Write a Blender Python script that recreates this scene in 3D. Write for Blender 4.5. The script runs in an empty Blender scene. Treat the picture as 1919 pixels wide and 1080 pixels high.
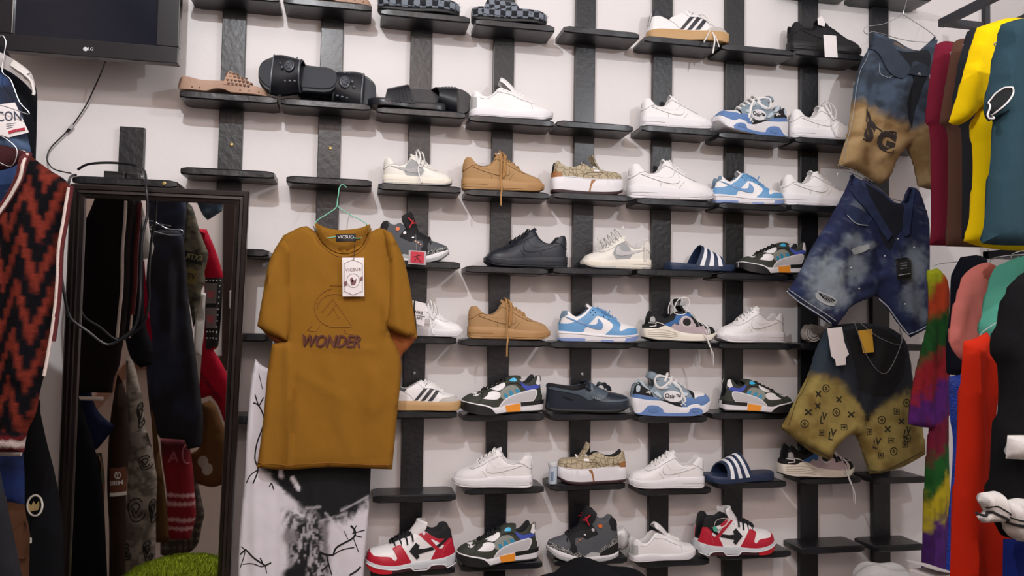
import bpy, bmesh, math, random
import numpy as np
from mathutils import Vector, Matrix
from mathutils.geometry import delaunay_2d_cdt
random.seed(7)
SC = bpy.context.scene
COL = SC.collection
# ------------------------------------------------------------------ camera
F, YAW, PIT, ROL = 1450.0, .201, .0431, .0172
CAM = np.array([-.5, -2.726, 1.3])
_cy, _sy, _cp, _sp, _cr, _sr = math.cos(YAW), math.sin(YAW), math.cos(PIT), math.sin(PIT), math.cos(ROL), math.sin(ROL)
_w = np.array([_sy*_cp, _cy*_cp, _sp]); _rt = np.array([_cy, -_sy, 0.]); _up = np.cross(_rt, _w)
_r = _cr*_rt+_sr*_up; _u = -_sr*_rt+_cr*_up
cd = bpy.data.cameras.new('camera'); cam = bpy.data.objects.new('camera', cd); COL.objects.link(cam)
cd.sensor_width = 36; cd.lens = F/1919*36; cd.clip_start = .05; cd.clip_end = 60
cam.matrix_world = Matrix(((_r[0], _u[0], -_w[0], CAM[0]), (_r[1], _u[1], -_w[1], CAM[1]), (_r[2], _u[2], -_w[2], CAM[2]), (0, 0, 0, 1)))
SC.camera = cam
# ------------------------------------------------------------------ light and exposure
world = bpy.data.worlds.new('world'); SC.world = world; world.use_nodes = True
world.node_tree.nodes['Background'].inputs[0].default_value = (.9, .95, 1, 1)
world.node_tree.nodes['Background'].inputs[1].default_value = .25
SC.view_settings.view_transform = 'Standard'; SC.view_settings.look = 'None'
SC.view_settings.gamma = 1; SC.view_settings.use_curve_mapping = False
SC.view_settings.exposure = .15
def lamp(loc, power, color, size=.022):
    l = bpy.data.lights.new('lamp', 'POINT'); l.energy = power; l.color = color; l.shadow_soft_size = size
    o = bpy.data.objects.new('lamp', l); o.location = loc; COL.objects.link(o); return o
lamp((-.86, -2.03, 2.98), 80, (.93, .96, 1))
lamp((1.15, -2.30, 2.62), 44, (.90, .95, 1))
# room fill: area light added overhead at the back to lift the ambient
fl = bpy.data.lights.new('fill_light', 'AREA'); fl.energy = 62; fl.color = (1, .78, .70); fl.size = 1.6; fl.size_y = .9; fl.shape = 'RECTANGLE'
fo = bpy.data.objects.new('fill_light', fl); fo.location = (-.3, -4.25, 3.42); COL.objects.link(fo)

# ------------------------------------------------------------------ pixels of the 1919x1080 frame -> points in the room
def ray(x, y): return _w+(x-959.5)/F*_r-(y-540)/F*_u
def W(x, y, Y):                       # point on the plane y=Y
    v = ray(x, y); return CAM+v*(Y-CAM[1])/v[1]
def WP(x, y, p0, n):                  # point on a general plane
    v = ray(x, y); return CAM+v*(np.dot(np.array(p0)-CAM, n)/np.dot(v, n))
def PX(p):
    v = np.array(p)-CAM; return 959.5+F*(v@_r)/(v@_w), 540-F*(v@_u)/(v@_w)

# ------------------------------------------------------------------ materials
def lin(h):
    if isinstance(h, str):
        h = h.lstrip('#'); h = [int(h[i:i+2], 16)/255 for i in (0, 2, 4)]
    return tuple((c/12.92 if c <= .04045 else ((c+.055)/1.055)**2.4) for c in h[:3])+(1,)
MATS = {}
def mat(name, col='#888888', rough=.6, metal=0, bump=0, bscale=200, var=0, vscale=8, coat=0, attr=False, sheen=0, emit=None, trans=0, spec=.5):
    if name in MATS: return MATS[name]
    m = bpy.data.materials.new(name); m.use_nodes = True; nt = m.node_tree; b = nt.nodes['Principled BSDF']
    b.inputs['Roughness'].default_value = rough; b.inputs['Metallic'].default_value = metal
    b.inputs['Coat Weight'].default_value = coat; b.inputs['Coat Roughness'].default_value = .25
    b.inputs['Specular IOR Level'].default_value = spec
    if sheen: b.inputs['Sheen Weight'].default_value = sheen
    if trans: b.inputs['Transmission Weight'].default_value = trans
    c = lin(col); src = None
    tc = nt.nodes.new('ShaderNodeTexCoord')
    if attr:
        a = nt.nodes.new('ShaderNodeAttribute'); a.attribute_name = 'Col'; src = a.outputs['Color']
    if var:
        n = nt.nodes.new('ShaderNodeTexNoise'); n.inputs['Scale'].default_value = vscale; n.inputs['Detail'].default_value = 5
        nt.links.new(tc.outputs['Object'], n.inputs['Vector'])
        mr = nt.nodes.new('ShaderNodeMapRange'); mr.inputs[1].default_value = .25; mr.inputs[2].default_value = .75
        mr.inputs[3].default_value = 1-var; mr.inputs[4].default_value = 1+var*.6
        nt.links.new(n.outputs['Fac'], mr.inputs[0])
        mx = nt.nodes.new('ShaderNodeVectorMath'); mx.operation = 'SCALE'
        if src is not None: nt.links.new(src, mx.inputs[0])
        else: mx.inputs[0].default_value = c[:3]
        nt.links.new(mr.outputs[0], mx.inputs['Scale']); src = mx.outputs[0]
    if src is not None: nt.links.new(src, b.inputs['Base Color'])
    else: b.inputs['Base Color'].default_value = c
    if bump:
        n = nt.nodes.new('ShaderNodeTexNoise'); n.inputs['Scale'].default_value = bscale; n.inputs['Detail'].default_value = 4
        nt.links.new(tc.outputs['Object'], n.inputs['Vector'])
        bp = nt.nodes.new('ShaderNodeBump'); bp.inputs['Strength'].default_value = bump; bp.inputs['Distance'].default_value = .004
        nt.links.new(n.outputs['Fac'], bp.inputs['Height']); nt.links.new(bp.outputs[0], b.inputs['Normal'])
    MATS[name] = m; return m

# ------------------------------------------------------------------ objects
def tag(o, label=None, cat=None, group=None, kind=None):
    if label: o['label'] = label
    if cat: o['category'] = cat
    if group: o['group'] = group
    if kind: o['kind'] = kind
    return o
def thing(name, label, cat, loc=(0, 0, 0), rot=(0, 0, 0), group=None, scale=1):
    o = bpy.data.objects.new(name, None); COL.objects.link(o); o.empty_display_size = .05
    o.location = tuple(loc); o.rotation_euler = rot; o.scale = (scale,)*3
    return tag(o, label, cat, group)
class MB:
    def __init__(s): s.v = []; s.f = []; s.m = []; s.c = []
    def add(s, v, f, mi=0, c=None):
        n = len(s.v); s.v += [tuple(map(float, p)) for p in v]; s.f += [tuple(n+i for i in q) for q in f]; s.m += [mi]*len(f)
        if c is not None: s.c += [tuple(q) for q in c]
        return s
    def box(s, x0, x1, y0, y1, z0, z1, mi=0):
        v = [(x, y, z) for x in (x0, x1) for y in (y0, y1) for z in (z0, z1)]
        return s.add(v, [(0, 1, 3, 2), (4, 6, 7, 5), (0, 4, 5, 1), (2, 3, 7, 6), (0, 2, 6, 4), (1, 5, 7, 3)], mi)
    def tube(s, pts, r, n=8, flat=1, mi=0, cap=True, closed=False):
        pts = [Vector(tuple(map(float, p))) for p in pts]; k = len(pts); v = []; pu = None
        rr = r if hasattr(r, '__len__') else [r]*k
        for i, p in enumerate(pts):
            a = pts[(i-1) % k] if (i or closed) else pts[0]; b = pts[(i+1) % k] if (i < k-1 or closed) else pts[-1]
            t = (b-a).normalized() if (b-a).length > 1e-9 else Vector((0, 0, 1))
            if pu is None:
                pu = Vector((0, 0, 1)) if abs(t.z) < .9 else Vector((0, 1, 0))
            u = (pu-t*pu.dot(t)).normalized(); pu = u; w = t.cross(u)
            for j in range(n):
                an = 2*math.pi*j/n; v.append(p+u*math.cos(an)*rr[i]*flat+w*math.sin(an)*rr[i])
        f = []
        for i in range(k if closed else k-1):
            i2 = (i+1) % k
            for j in range(n): f.append((i*n+j, i*n+(j+1) % n, i2*n+(j+1) % n, i2*n+j))
        if cap and not closed:
            f.append(tuple(range(n))[::-1]); f.append(tuple((k-1)*n+j for j in range(n)))
        return s.add(v, f, mi)
    def sphere(s, c, r, n=10, sc=(1, 1, 1), mi=0):
        v = []; f = []
        for i in range(n+1):
            th = math.pi*i/n
            for j in range(n*2):
                ph = math.pi*j/n; v.append((c[0]+r*sc[0]*math.sin(th)*math.cos(ph), c[1]+r*sc[1]*math.sin(th)*math.sin(ph), c[2]+r*sc[2]*math.cos(th)))
        for i in range(n):
            for j in range(n*2): f.append((i*2*n+j, (i+1)*2*n+j, (i+1)*2*n+(j+1) % (2*n), i*2*n+(j+1) % (2*n)))
        return s.add(v, f, mi)
    def lathe(s, prof, n=20, axis='z', c=(0, 0, 0), mi=0):
        v = []; f = []
        for (r, h) in prof:
            for j in range(n):
                a = 2*math.pi*j/n; q = (r*math.cos(a), r*math.sin(a), h) if axis == 'z' else (r*math.cos(a), h, r*math.sin(a))
                v.append((q[0]+c[0], q[1]+c[1], q[2]+c[2]))
        for i in range(len(prof)-1):
            for j in range(n): f.append((i*n+j, i*n+(j+1) % n, (i+1)*n+(j+1) % n, (i+1)*n+j))
        return s.add(v, f, mi)
    def build(s, name, m, parent=None, smooth=True, bevel=0, xf=None, mats=None, angle=None):
        me = bpy.data.meshes.new(name); v = s.v
        if xf is not None: v = [xf(p) for p in v]
        me.from_pydata(v, [], s.f); me.validate(verbose=False)
        for q in (mats or [m]): me.materials.append(q)
        if len(set(s.m)) > 1 and len(me.polygons) == len(s.m): me.polygons.foreach_set('material_index', s.m)
        if s.c and len(s.c) == len(me.vertices):
            a = me.color_attributes.new('Col', 'FLOAT_COLOR', 'POINT')
            a.data.foreach_set('color', np.array([tuple(c[:3])+(1,) for c in s.c], dtype=np.float32).ravel())
        bm = bmesh.new(); bm.from_mesh(me)
        bmesh.ops.remove_doubles(bm, verts=bm.verts, dist=1e-6)
        bmesh.ops.recalc_face_normals(bm, faces=bm.faces)
        if bevel:
            bmesh.ops.bevel(bm, geom=list(bm.edges)+list(bm.verts), offset=bevel, segments=2, profile=.6, affect='EDGES')
        for f in bm.faces: f.smooth = smooth
        bm.to_mesh(me); bm.free()
        if smooth:
            try: me.set_sharp_from_angle(angle=angle or math.radians(38))
            except Exception: pass
        o = bpy.data.objects.new(name, me); COL.objects.link(o)
        if parent is not None: o.parent = parent
        return o
def copy_tree(o, parent=None):
    c = o.copy(); COL.objects.link(c); c.parent = parent
    if parent is not None: c.matrix_parent_inverse = o.matrix_parent_inverse.copy()
    for ch in list(o.children): copy_tree(ch, c)
    return c
def pch(pts):                          # monotone cubic through points
    pts = sorted(pts); x = np.array([p[0] for p in pts], float); y = np.array([p[1] for p in pts], float)
    h = np.diff(x); h[h == 0] = 1e-6; d = np.diff(y)/h; m = np.zeros(len(x)); m[0] = d[0]; m[-1] = d[-1]
    for i in range(1, len(x)-1):
        m[i] = 0 if d[i-1]*d[i] <= 0 else 3*(h[i-1]+h[i])/((2*h[i]+h[i-1])/d[i-1]+(h[i]+2*h[i-1])/d[i])
    def fn(t):
        t = np.clip(np.asarray(t, float), x[0], x[-1]); i = np.clip(np.searchsorted(x, t)-1, 0, len(h)-1); s = (t-x[i])/h[i]
        return (2*s**3-3*s**2+1)*y[i]+(s**3-2*s**2+s)*h[i]*m[i]+(-2*s**3+3*s**2)*y[i+1]+(s**3-s**2)*h[i]*m[i+1]
    return fn
def smooth_poly(P, n=5, closed=True, corner=55):
    P = [np.array(p, float) for p in P]; k = len(P); out = []
    def isc(i):
        if not closed and i in (0, k-1): return True
        a = P[i]-P[i-1]; b = P[(i+1) % k]-P[i]; la, lb = np.linalg.norm(a), np.linalg.norm(b)
        if la < 1e-9 or lb < 1e-9: return True
        return math.degrees(math.acos(max(-1, min(1, float(a@b)/(la*lb))))) > corner
    cs = [isc(i) for i in range(k)]
    for i in range(k if closed else k-1):
        j = (i+1) % k; p0 = P[i] if cs[i] else P[i-1]; p3 = P[j] if cs[j] else P[(j+1) % k]; a, b = P[i], P[j]
        for q in range(n):
            t = q/n; out.append(.5*((2*a)+(-p0+b)*t+(2*p0-5*a+4*b-p3)*t*t+(-p0+3*a-3*b+p3)*t**3))
    if not closed: out.append(P[-1])
    return out
def fill_poly(P, step, stepz=None, xs=None):      # outline -> (points, triangles, ordered boundary indices)
    stepz = stepz or step; P = np.array(P); n = len(P); lo = P.min(0); hi = P.max(0); pts = [Vector(p) for p in P]; inner = []
    gx = np.arange(lo[0]+step*.5, hi[0], step) if xs is None else [x for x in xs if lo[0] < x < hi[0]]
    A = P; B = np.roll(P, -1, 0)
    for gi, x in enumerate(gx):
        for z in np.arange(lo[1]+stepz*(.3 if gi % 2 else .7), hi[1], stepz):
            c = ((A[:, 1] > z) != (B[:, 1] > z)); 
            with np.errstate(all='ignore'): xi = (B[:, 0]-A[:, 0])*(z-A[:, 1])/(B[:, 1]-A[:, 1])+A[:, 0]
            if np.sum(c & (x < xi)) % 2 == 0: continue
            ab = B-A; t = np.clip(((x-A[:, 0])*ab[:, 0]+(z-A[:, 1])*ab[:, 1])/np.maximum((ab**2).sum(1), 1e-12), 0, 1)
            dd = np.min((A[:, 0]+ab[:, 0]*t-x)**2+(A[:, 1]+ab[:, 1]*t-z)**2)
            if dd > (min(step, stepz)*.35)**2: inner.append(Vector((x, z)))
    vo, ed, fo, ov, oe, of = delaunay_2d_cdt(pts+inner, [(i, (i+1) % n) for i in range(n)], [], 1, 1e-6)
    return [tuple(v) for v in vo], [tuple(f) for f in fo]
def bnd_edges(tris):
    from collections import Counter
    c = Counter(); d = {}
    for t in tris:
        for i in range(len(t)):
            a, b = t[i], t[(i+1) % len(t)]; k = (min(a, b), max(a, b)); c[k] += 1; d[k] = (a, b)
    return [d[k] for k in c if c[k] == 1]
def dens(P, step):
    out = []; k = len(P)
    for i in range(k):
        a = np.array(P[i], float); b = np.array(P[(i+1) % k], float); n = max(1, int(np.linalg.norm(b-a)/step))
        for q in range(n): out.append(a+(b-a)*q/n)
    return out
def text_polys(txt, size, shear=0, bold=0, spacing=1):   # flat text mesh -> verts, tris (centred)
    cu = bpy.data.curves.new('t', 'FONT'); cu.body = txt; cu.size = size; cu.shear = shear; cu.offset = bold
    cu.space_character = spacing
    cu.align_x = 'CENTER'; cu.align_y = 'CENTER'; cu.resolution_u = 3
    o = bpy.data.objects.new('t', cu); COL.objects.link(o)
    dg = bpy.context.evaluated_depsgraph_get(); me = bpy.data.meshes.new_from_object(o.evaluated_get(dg))
    v = [tuple(p.co) for p in me.vertices]; f = [tuple(p.vertices) for p in me.polygons]
    bpy.data.objects.remove(o); bpy.data.curves.remove(cu); bpy.data.meshes.remove(me)
    return v, f
# ================================================================== footwear builder
SL = .29                                   # master length, metres
WPTS = [(0, 0), (.003, .034), (.010, .058), (.03, .083), (.08, .107), (.18, .119), (.34, .119), (.48, .129), (.62, .156), (.73, .168), (.84, .158), (.91, .132), (.955, .104), (.982, .074), (.995, .042), (1, 0)]
def zoomframe(A, B):                       # affine frame: A heel ground point, B toe ground point, in the tracing
    A = np.array(A, float); B = np.array(B, float); Lp = abs(B[0]-A[0])
    def tr(p):
        X = (p[0]-A[0])/(B[0]-A[0]); return (X, (A[1]+(B[1]-A[1])*X-p[1])/Lp)
    return lambda P: [tr(p) for p in P]
class Last:
    def __init__(s, top, soletop, solebot, slot=(.40, .72), open_=.74, wide=1., solex=.012, roll=2.4):
        s.T = pch(top); s.z0 = pch(soletop); s.zb = pch(solebot); s.W = pch([(a, b*wide) for a, b in WPTS]); s.slot = slot
        s.gt = pch([(0, open_*1.1), (slot[0]-.12, open_), (slot[0], .46), (slot[1]-.1, .27), (slot[1]-.02, .1), (slot[1], 0), (slot[1]+.02, 0), (1, 0)]); s.wide = wide
        s.roll = roll; s.sx = solex
        t = np.linspace(0, 1, 48); s.xs = .5-.5*np.cos(np.pi*(.035+.93*t)); s.xs = np.concatenate([[0], (s.xs-s.xs[0])/(s.xs[-1]-s.xs[0])*.996+.002, [1]])
    def up(s, x, z):
        x = np.clip(x, 0, 1); T = s.T(x); z0 = s.z0(x)-.01; q = np.clip((z-z0)/np.maximum(T-z0, .004), 0, 1); g = s.gt(x)
        return s.W(x)*(g+(1-g)*np.sqrt(np.maximum(0, 1-q**s.roll)))
    def side(s, x, z):
        x = np.clip(x, -s.sx, 1+s.sx); return s.W(np.clip((x+s.sx)/(1+2*s.sx), 0, 1))+s.sx
    def zclip(s, x, z, field):
        if field == 'u': return np.minimum(np.maximum(z, s.z0(x)-.005), s.T(x)-.0005)
        return np.minimum(np.maximum(z, s.zb(x)+.004), s.z0(x)+.008)
    def nrm(s, x, z, f):
        e = .004; dx = (f(x+e, z)-f(x-e, z))/(2*e); dz = (f(x, z+e)-f(x, z-e))/(2*e)
        dx = np.clip(dx, -3, 3); dz = np.clip(dz, -3, 3); n = np.stack([-dx, np.ones_like(dx), -dz], -1); return n/np.linalg.norm(n, axis=-1)[:, None]
    def panel(s, mb, poly, field='u', off=.004, smooth=True, mi=0, sides=(1, -1), n=5, step=.022):
        P = smooth_poly(poly, n) if smooth else poly
        P = dens(P, .012)
        P = [(min(max(p[0], 0), 1) if field == 'u' else min(max(p[0], -s.sx), 1+s.sx), p[1]) for p in P]
        Q = []
        for p in P:
            x = np.array([p[0]]); q = (p[0], float(s.zclip(x, np.array([p[1]]), field)[0]))
            if not Q or (abs(q[0]-Q[-1][0])+abs(q[1]-Q[-1][1])) > .0025: Q.append(q)
        if len(Q) < 3: return
        xs = [x for x in s.xs]
        pts, tris = fill_poly(Q, step, step, xs=xs)
        pts = np.array(pts); f = s.up if field == 'u' else s.side; x, z = pts[:, 0], s.zclip(pts[:, 0], pts[:, 1], field)
        y = f(x, z); nn = s.nrm(x, z, f)
        if field == 'u':
            close = (s.gt(x) < .02) & (z > s.T(x)-.004); y = np.where(close, 0, y); nn[close] = (0, 0, 1)
        base = np.stack([x, y, z], 1); topv = base+nn*off
        bot = base-nn*.002; be = bnd_edges(tris); k = len(pts)
        for sg in sides:
            v = [(a[0]*SL, a[1]*SL*sg, a[2]*SL) for a in topv]+[(a[0]*SL, a[1]*SL*sg, a[2]*SL) for a in bot]
            fs = [t if sg < 0 else t[::-1] for t in tris]+[(a, b, b+k, a+k) for a, b in be]
            mb.add(v, fs, mi)
    def seam(s, mb, line, r=.0035, field='u', off=.002, smooth=True, sides=(1, -1), closed=False):
        P = smooth_poly(line, 6, closed) if smooth else line
        a = np.array(P); x = np.clip(a[:, 0], 0, 1); z = s.zclip(x, a[:, 1], field); f = s.up if field == 'u' else s.side
        y = f(x, z); nn = s.nrm(x, z, f); b = np.stack([x, y, z], 1)+nn*off
        for sg in sides: mb.tube([(q[0]*SL, q[1]*SL*sg, q[2]*SL) for q in b], r*SL, 6, closed=closed)
    def text(s, mb, tp, cx, cz, sides=(1, -1), off=.006, rot=0, field='u'):
        v, f = tp
        for sg in sides:
            V = []
            for p in v:
                a = p[0]*math.cos(rot)-p[1]*math.sin(rot); b = p[0]*math.sin(rot)+p[1]*math.cos(rot)
                x = np.array([cx+a*(-1 if sg > 0 else 1)]); z = np.array([cz+b]); ff = s.up if field == 'u' else s.side
                y = ff(x, z); n = s.nrm(x, z, ff)[0]*off
                V.append(((x[0]+n[0])*SL, (y[0]+n[1])*sg*SL, (z[0]+n[2])*SL))
            mb.add(V, f)
    def upper(s, mb, mlin=1, depth=None):
        M, K = 13, 6; rows = []
        for x in s.xs:
            T = float(s.T(x)); z0 = float(s.z0(x))-.01; g = float(s.gt(x)); w = float(s.W(x)); ring = []
            th = np.sin(np.linspace(0, math.pi/2, M)); 
            for q in th:
                ring.append((x, w*(g+(1-g)*math.sqrt(max(0, 1-q**s.roll))), z0+(T-z0)*q))
            yi = max(0, w*g-.022) if g > .02 else 0; fl = max(.03, z0+.02)
            for k in range(1, K+1):
                t = k/K; zz = (T+.002)-(T-fl)*(t**1.2) if g > .02 else T-.001*k
                ring.append((x, (w*g*(1-min(1, t*4))+yi*min(1, t*4)) if k < K else 0, zz+(.004 if k == 1 and g > .02 else 0)))
            full = ring+[(a, -b, c) for a, b, c in ring[::-1][1:]]
            rows.append(full)
        n = len(rows[0]); v = [(a*SL, b*SL, c*SL) for r in rows for a, b, c in r]; f = []; m = []
        for i in range(len(rows)-1):
            for j in range(n-1):
                f.append((i*n+j, i*n+j+1, (i+1)*n+j+1, (i+1)*n+j)); m.append(mlin if (M-1 <= j < n-M) else 0)
        k = len(mb.v); mb.add(v, f); mb.m[-len(m):] = m
    def band(s, f0, f1, inset=0, mi=0, mb=None, zoff=0, x0=0, x1=1, bulge=.004, z0f=None, z1f=None):
        rows = []; xs = np.linspace(0, 1, 56); xs = .5-.5*np.cos(np.pi*xs); xs = x0+(x1-x0)*xs
        for x in xs:
            X = -s.sx+x*(1+2*s.sx); w = max(0., float(s.W(x))+s.sx*(1 if .004 < x < .996 else 0)-inset); a = float(s.zb(X)) if z0f is None else float(z0f(X)); b = float(s.z0(X)) if z1f is None else float(z1f(X))
            za = a+(b-a)*f0+zoff; zb = a+(b-a)*f1+zoff
            e = min(.006, (zb-za)*.3); r = [(0, za), (w*.7, za), (max(0, w-.008), za), (w, za+e), (w+bulge*.6, (za+zb)/2), (w, zb-e), (max(0, w-.005), zb), (w*.7, zb), (0, zb)]
            rows.append([(X, q[0], q[1]) for q in r]+[(X, -q[0], q[1]) for q in r[::-1][1:-1]])
        n = len(rows[0]); v = [(a*SL, b*SL, c*SL) for r in rows for a, b, c in r]; f = []
        for i in range(len(rows)-1):
            for j in range(n): f.append((i*n+j, i*n+(j+1) % n, (i+1)*n+(j+1) % n, (i+1)*n+j))
        f.append(tuple(range(n))[::-1]); f.append(tuple((len(rows)-1)*n+j for j in range(n)))
        mb.add(v, f, mi)
    def tongue(s, mb, path, w0=.055, w1=.085, th=.02, curve=.35, mi=0, tip=.6):
        P = smooth_poly(path, 6, False, 180); k = len(P); rows = []
        for i, p in enumerate(P):
            a = P[max(0, i-1)]; b = P[min(k-1, i+1)]; t = (b-a)/np.linalg.norm(b-a); nrm = np.array([-t[1], t[0]])
            if nrm[1] < 0 and abs(nrm[1]) > .2: nrm = -nrm
            if nrm[0] < -.0 and abs(nrm[1]) <= .2: nrm = -nrm
            u = i/(k-1); w = w0+(w1-w0)*min(1, u*1.4)
            if u > .85: w *= tip+(1-tip)*math.sqrt(max(0, 1-((u-.85)/.15)**2))
            r = []
            for j in range(9):
                y = -1+2*j/8; o = -curve*w*y*y+th*.5*(1-.5*abs(y)**3); q = p+nrm*o; r.append((q[0], y*w, q[1]))
            for j in range(8, -1, -1):
                y = -1+2*j/8; o = -curve*w*y*y-th*.5*(1-.5*abs(y)**3); q = p+nrm*o; r.append((q[0], y*w, q[1]))
            rows.append(r)
        n = 18; v = [(a*SL, b*SL, c*SL) for r in rows for a, b, c in r]; f = []
        for i in range(k-1):
            for j in range(n): f.append((i*n+j, i*n+(j+1) % n, (i+1)*n+(j+1) % n, (i+1)*n+j))
        f.append(tuple(range(n))); f.append(tuple((k-1)*n+j for j in range(n))[::-1]); mb.add(v, f, mi)
    def laces(s, mb, xs, r=.010, lift=.012, spread=.9, ends=True):
        for i, x in enumerate(xs):
            w = float(s.W(x)*s.gt(x))*spread+.018; T = float(s.T(x)); dx = (xs[1]-xs[0]) if len(xs) > 1 else .05
            for sg in (1, -1):
                pts = []
                for j in range(7):
                    t = -1+j/3; X = x+dx*.32*t*sg; Tz = float(s.T(np.clip(X, 0, 1)))
                    pts.append((X*SL, t*w*SL, (Tz+lift+(.020)*(1-t*t)-(.02 if abs(t) > .9 else 0)+.004*sg)*SL))
                mb.tube(pts, r*SL, 6, flat=.55)
    def dots(s, mb, pts, r=.007, field='u', off=.005, sides=(1, -1)):
        for (x, z) in pts:
            s.panel(mb, [(x+r*math.cos(a*math.pi/4), z+r*math.sin(a*math.pi/4)) for a in range(8)], field, off, False, sides=sides, step=.05)
def hang(mb, pts, r=.009, flat=.5):        # free lace, points in units of the shoe length
    P = []
    k = len(pts); pts = [np.array(p, float) for p in pts]
    for i in range(k-1):
        p0 = pts[max(0, i-1)]; a = pts[i]; b = pts[i+1]; p3 = pts[min(k-1, i+2)]
        for q in range(5):
            t = q/5; P.append(.5*((2*a)+(-p0+b)*t+(2*p0-5*a+4*b-p3)*t*t+(-p0+3*a-3*b+p3)*t**3))
    P.append(pts[-1]); mb.tube([p*SL for p in P], r*SL, 6, flat=flat)
KEEP = {'laces', 'loose_laces', 'eyelets', 'sole_ribs', 'stitching', 'plush_pile', 'heart_studs', 'sole_tacks', 'strap_ribs', 'strap_trim', 'tassels', 'white_piping', 'sole_grooves', 'badge_lettering', 'tongue_badge', 'tongue_piping', 'metal_eyelets', 'cross_stitches', 'medallion', 'upper', 'sole_stitching'}
def part(mb, name, m, root, mats=None, label=None, bevel=0, smooth=True):
    if not mb.v: return None
    if name not in KEEP and mats is None:               # every separate patch is its own piece
        par = list(range(len(mb.v)))
        def fd(a):
            while par[a] != a: par[a] = par[par[a]]; a = par[a]
            return a
        for f in mb.f:
            r0 = fd(f[0])
            for q in f[1:]: par[fd(q)] = r0
        roots = [fd(f[0]) for f in mb.f]; order = list(dict.fromkeys(roots))
        if len(order) > 1:
            o = None
            for r0 in order:
                idx = {}; b2 = MB()
                for f, r1 in zip(mb.f, roots):
                    if r1 != r0: continue
                    b2.f.append(tuple(idx.setdefault(q, len(idx)) for q in f)); b2.m.append(0)
                b2.v = [None]*len(idx)
                for a, b in idx.items(): b2.v[b] = mb.v[a]
                o2 = b2.build(name, m, root, bevel=bevel, smooth=smooth); o = o or o2
            return o
    o = mb.build(name, m, root, mats=mats, bevel=bevel, smooth=smooth)
    if label: o['label'] = label
    return o
M_ = mat
CREAM = M_('cream_rubber', '#e9e4d6', .55); WHT = M_('white_leather', '#eceaea', .42, bump=.12, bscale=500)
WHT2 = M_('white_rubber', '#e4e2e6', .5); WSEAM = M_('white_seam', '#b9b5b3', .8); WLIN = M_('white_mesh_lining', '#cfcdcb', .9)
WLACE = M_('white_lace', '#e9e7e4', .85)
TAN = M_('tan_suede', '#ab875c', .85, bump=.2, bscale=600, var=.05, vscale=20); TAN2 = M_('tan_rubber', '#ac8555', .6); TANS = M_('tan_seam', '#8b6a42', .9)
TANL = M_('tan_lining', '#86705a', .95); TANLACE = M_('tan_lace', '#a67c4a', .9)
NAVY = M_('navy_black_leather', '#1d212b', .42, bump=.1, bscale=500); NAVY2 = M_('navy_black_rubber', '#1a1e27', .5); NSEAM = M_('navy_black_seam', '#0d1017', .8)
BLK = M_('black_textile', '#121216', .8, bump=.1, bscale=400); BLKR = M_('black_rubber', '#141416', .55); BLKL = M_('black_lace', '#0c0c0f', .85)
G1 = M_('light_grey_suede', '#b3b4b3', .8, bump=.1); G2 = M_('grey_suede', '#a3a6a8', .8); CRM = M_('off_white_leather', '#e6e3da', .45, bump=.1, bscale=500)
SKY = M_('sky_blue_leather', '#659ccb', .45, bump=.08); SKY2 = M_('mid_blue_leather', '#6190c2', .45); SKYR = M_('periwinkle_rubber', '#7f95c6', .5); SLATE = M_('slate_lining', '#6e8597', .9)
GUM = M_('gum_rubber', '#bd9868', .55); GREYSU = M_('pale_grey_suede', '#bdb9b3', .85); CHAR = M_('charcoal_leather', '#2b2c33', .5)
OLIVE = M_('dark_olive_textile', '#34382f', .75, bump=.15, bscale=500); MESH = M_('grey_mesh', '#8d9189', .7, bump=.3, bscale=700); TEAL = M_('teal_print', '#2f8fb5', .5)
CYAN = M_('cyan_plastic', '#35b4e2', .35); ROYAL = M_('royal_blue_suede', '#3f51ad', .8); LGRY = M_('light_grey_foam', '#c4c2c4', .5); ORG = M_('orange_rubber', '#f0982c', .5)
RED = M_('red_leather', '#b81c34', .42, bump=.08); REDR = M_('red_rubber', '#c31a2b', .45); DRED = M_('dark_red_rubber', '#3a1820', .5); PGRY = M_('pale_grey_rubber', '#c6cbd0', .5)
DGRY = M_('dark_grey_nubuck', '#515459', .8, bump=.15, bscale=500, var=.06); ORG2 = M_('orange_plastic', '#d8682a', .4); SIL = M_('silver_plastic', '#cfcfd2', .3, metal=.3)
BGRY = M_('blue_grey_textile', '#8696a1', .8, bump=.2, bscale=500); PUFF = M_('pale_blue_padding', '#bccbd5', .7); STEEL = M_('steel_blue_suede', '#5f80b3', .8); SBLUE = M_('soft_blue_rubber', '#6486bd', .5)
BLU = M_('deep_blue_mesh', '#25619f', .6); PINKG = M_('pinkish_grey_leather', '#b3a3a7', .5); MARO = M_('dark_maroon_rubber', '#35181e', .6); LEA = M_('brown_leather', '#a16d3d', .5)
CHARL = M_('dark_blue_leather', '#262f3a', .4, bump=.08); CHAR2 = M_('slate_leather', '#4c5965', .45)
def elephant_mat():
    if 'cracked_print' in MATS: return MATS['cracked_print']
    m = mat('cracked_print', '#888888', .6); nt = m.node_tree; b = nt.nodes['Principled BSDF']; tc = nt.nodes.new('ShaderNodeTexCoord')
    v = nt.nodes.new('ShaderNodeTexVoronoi'); v.feature = 'DISTANCE_TO_EDGE'; v.inputs['Scale'].default_value = 170; v.inputs['Randomness'].default_value = 1
    r = nt.nodes.new('ShaderNodeValToRGB'); r.color_ramp.interpolation = 'CONSTANT'; r.color_ramp.elements[0].color = lin('#1b1b1e'); r.color_ramp.elements[1].color = lin('#b9bab8'); r.color_ramp.elements[1].position = .16
    nt.links.new(tc.outputs['Object'], v.inputs[0]); nt.links.new(v.outputs['Distance'], r.inputs[0]); nt.links.new(r.outputs[0], b.inputs['Base Color']); return m
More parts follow.
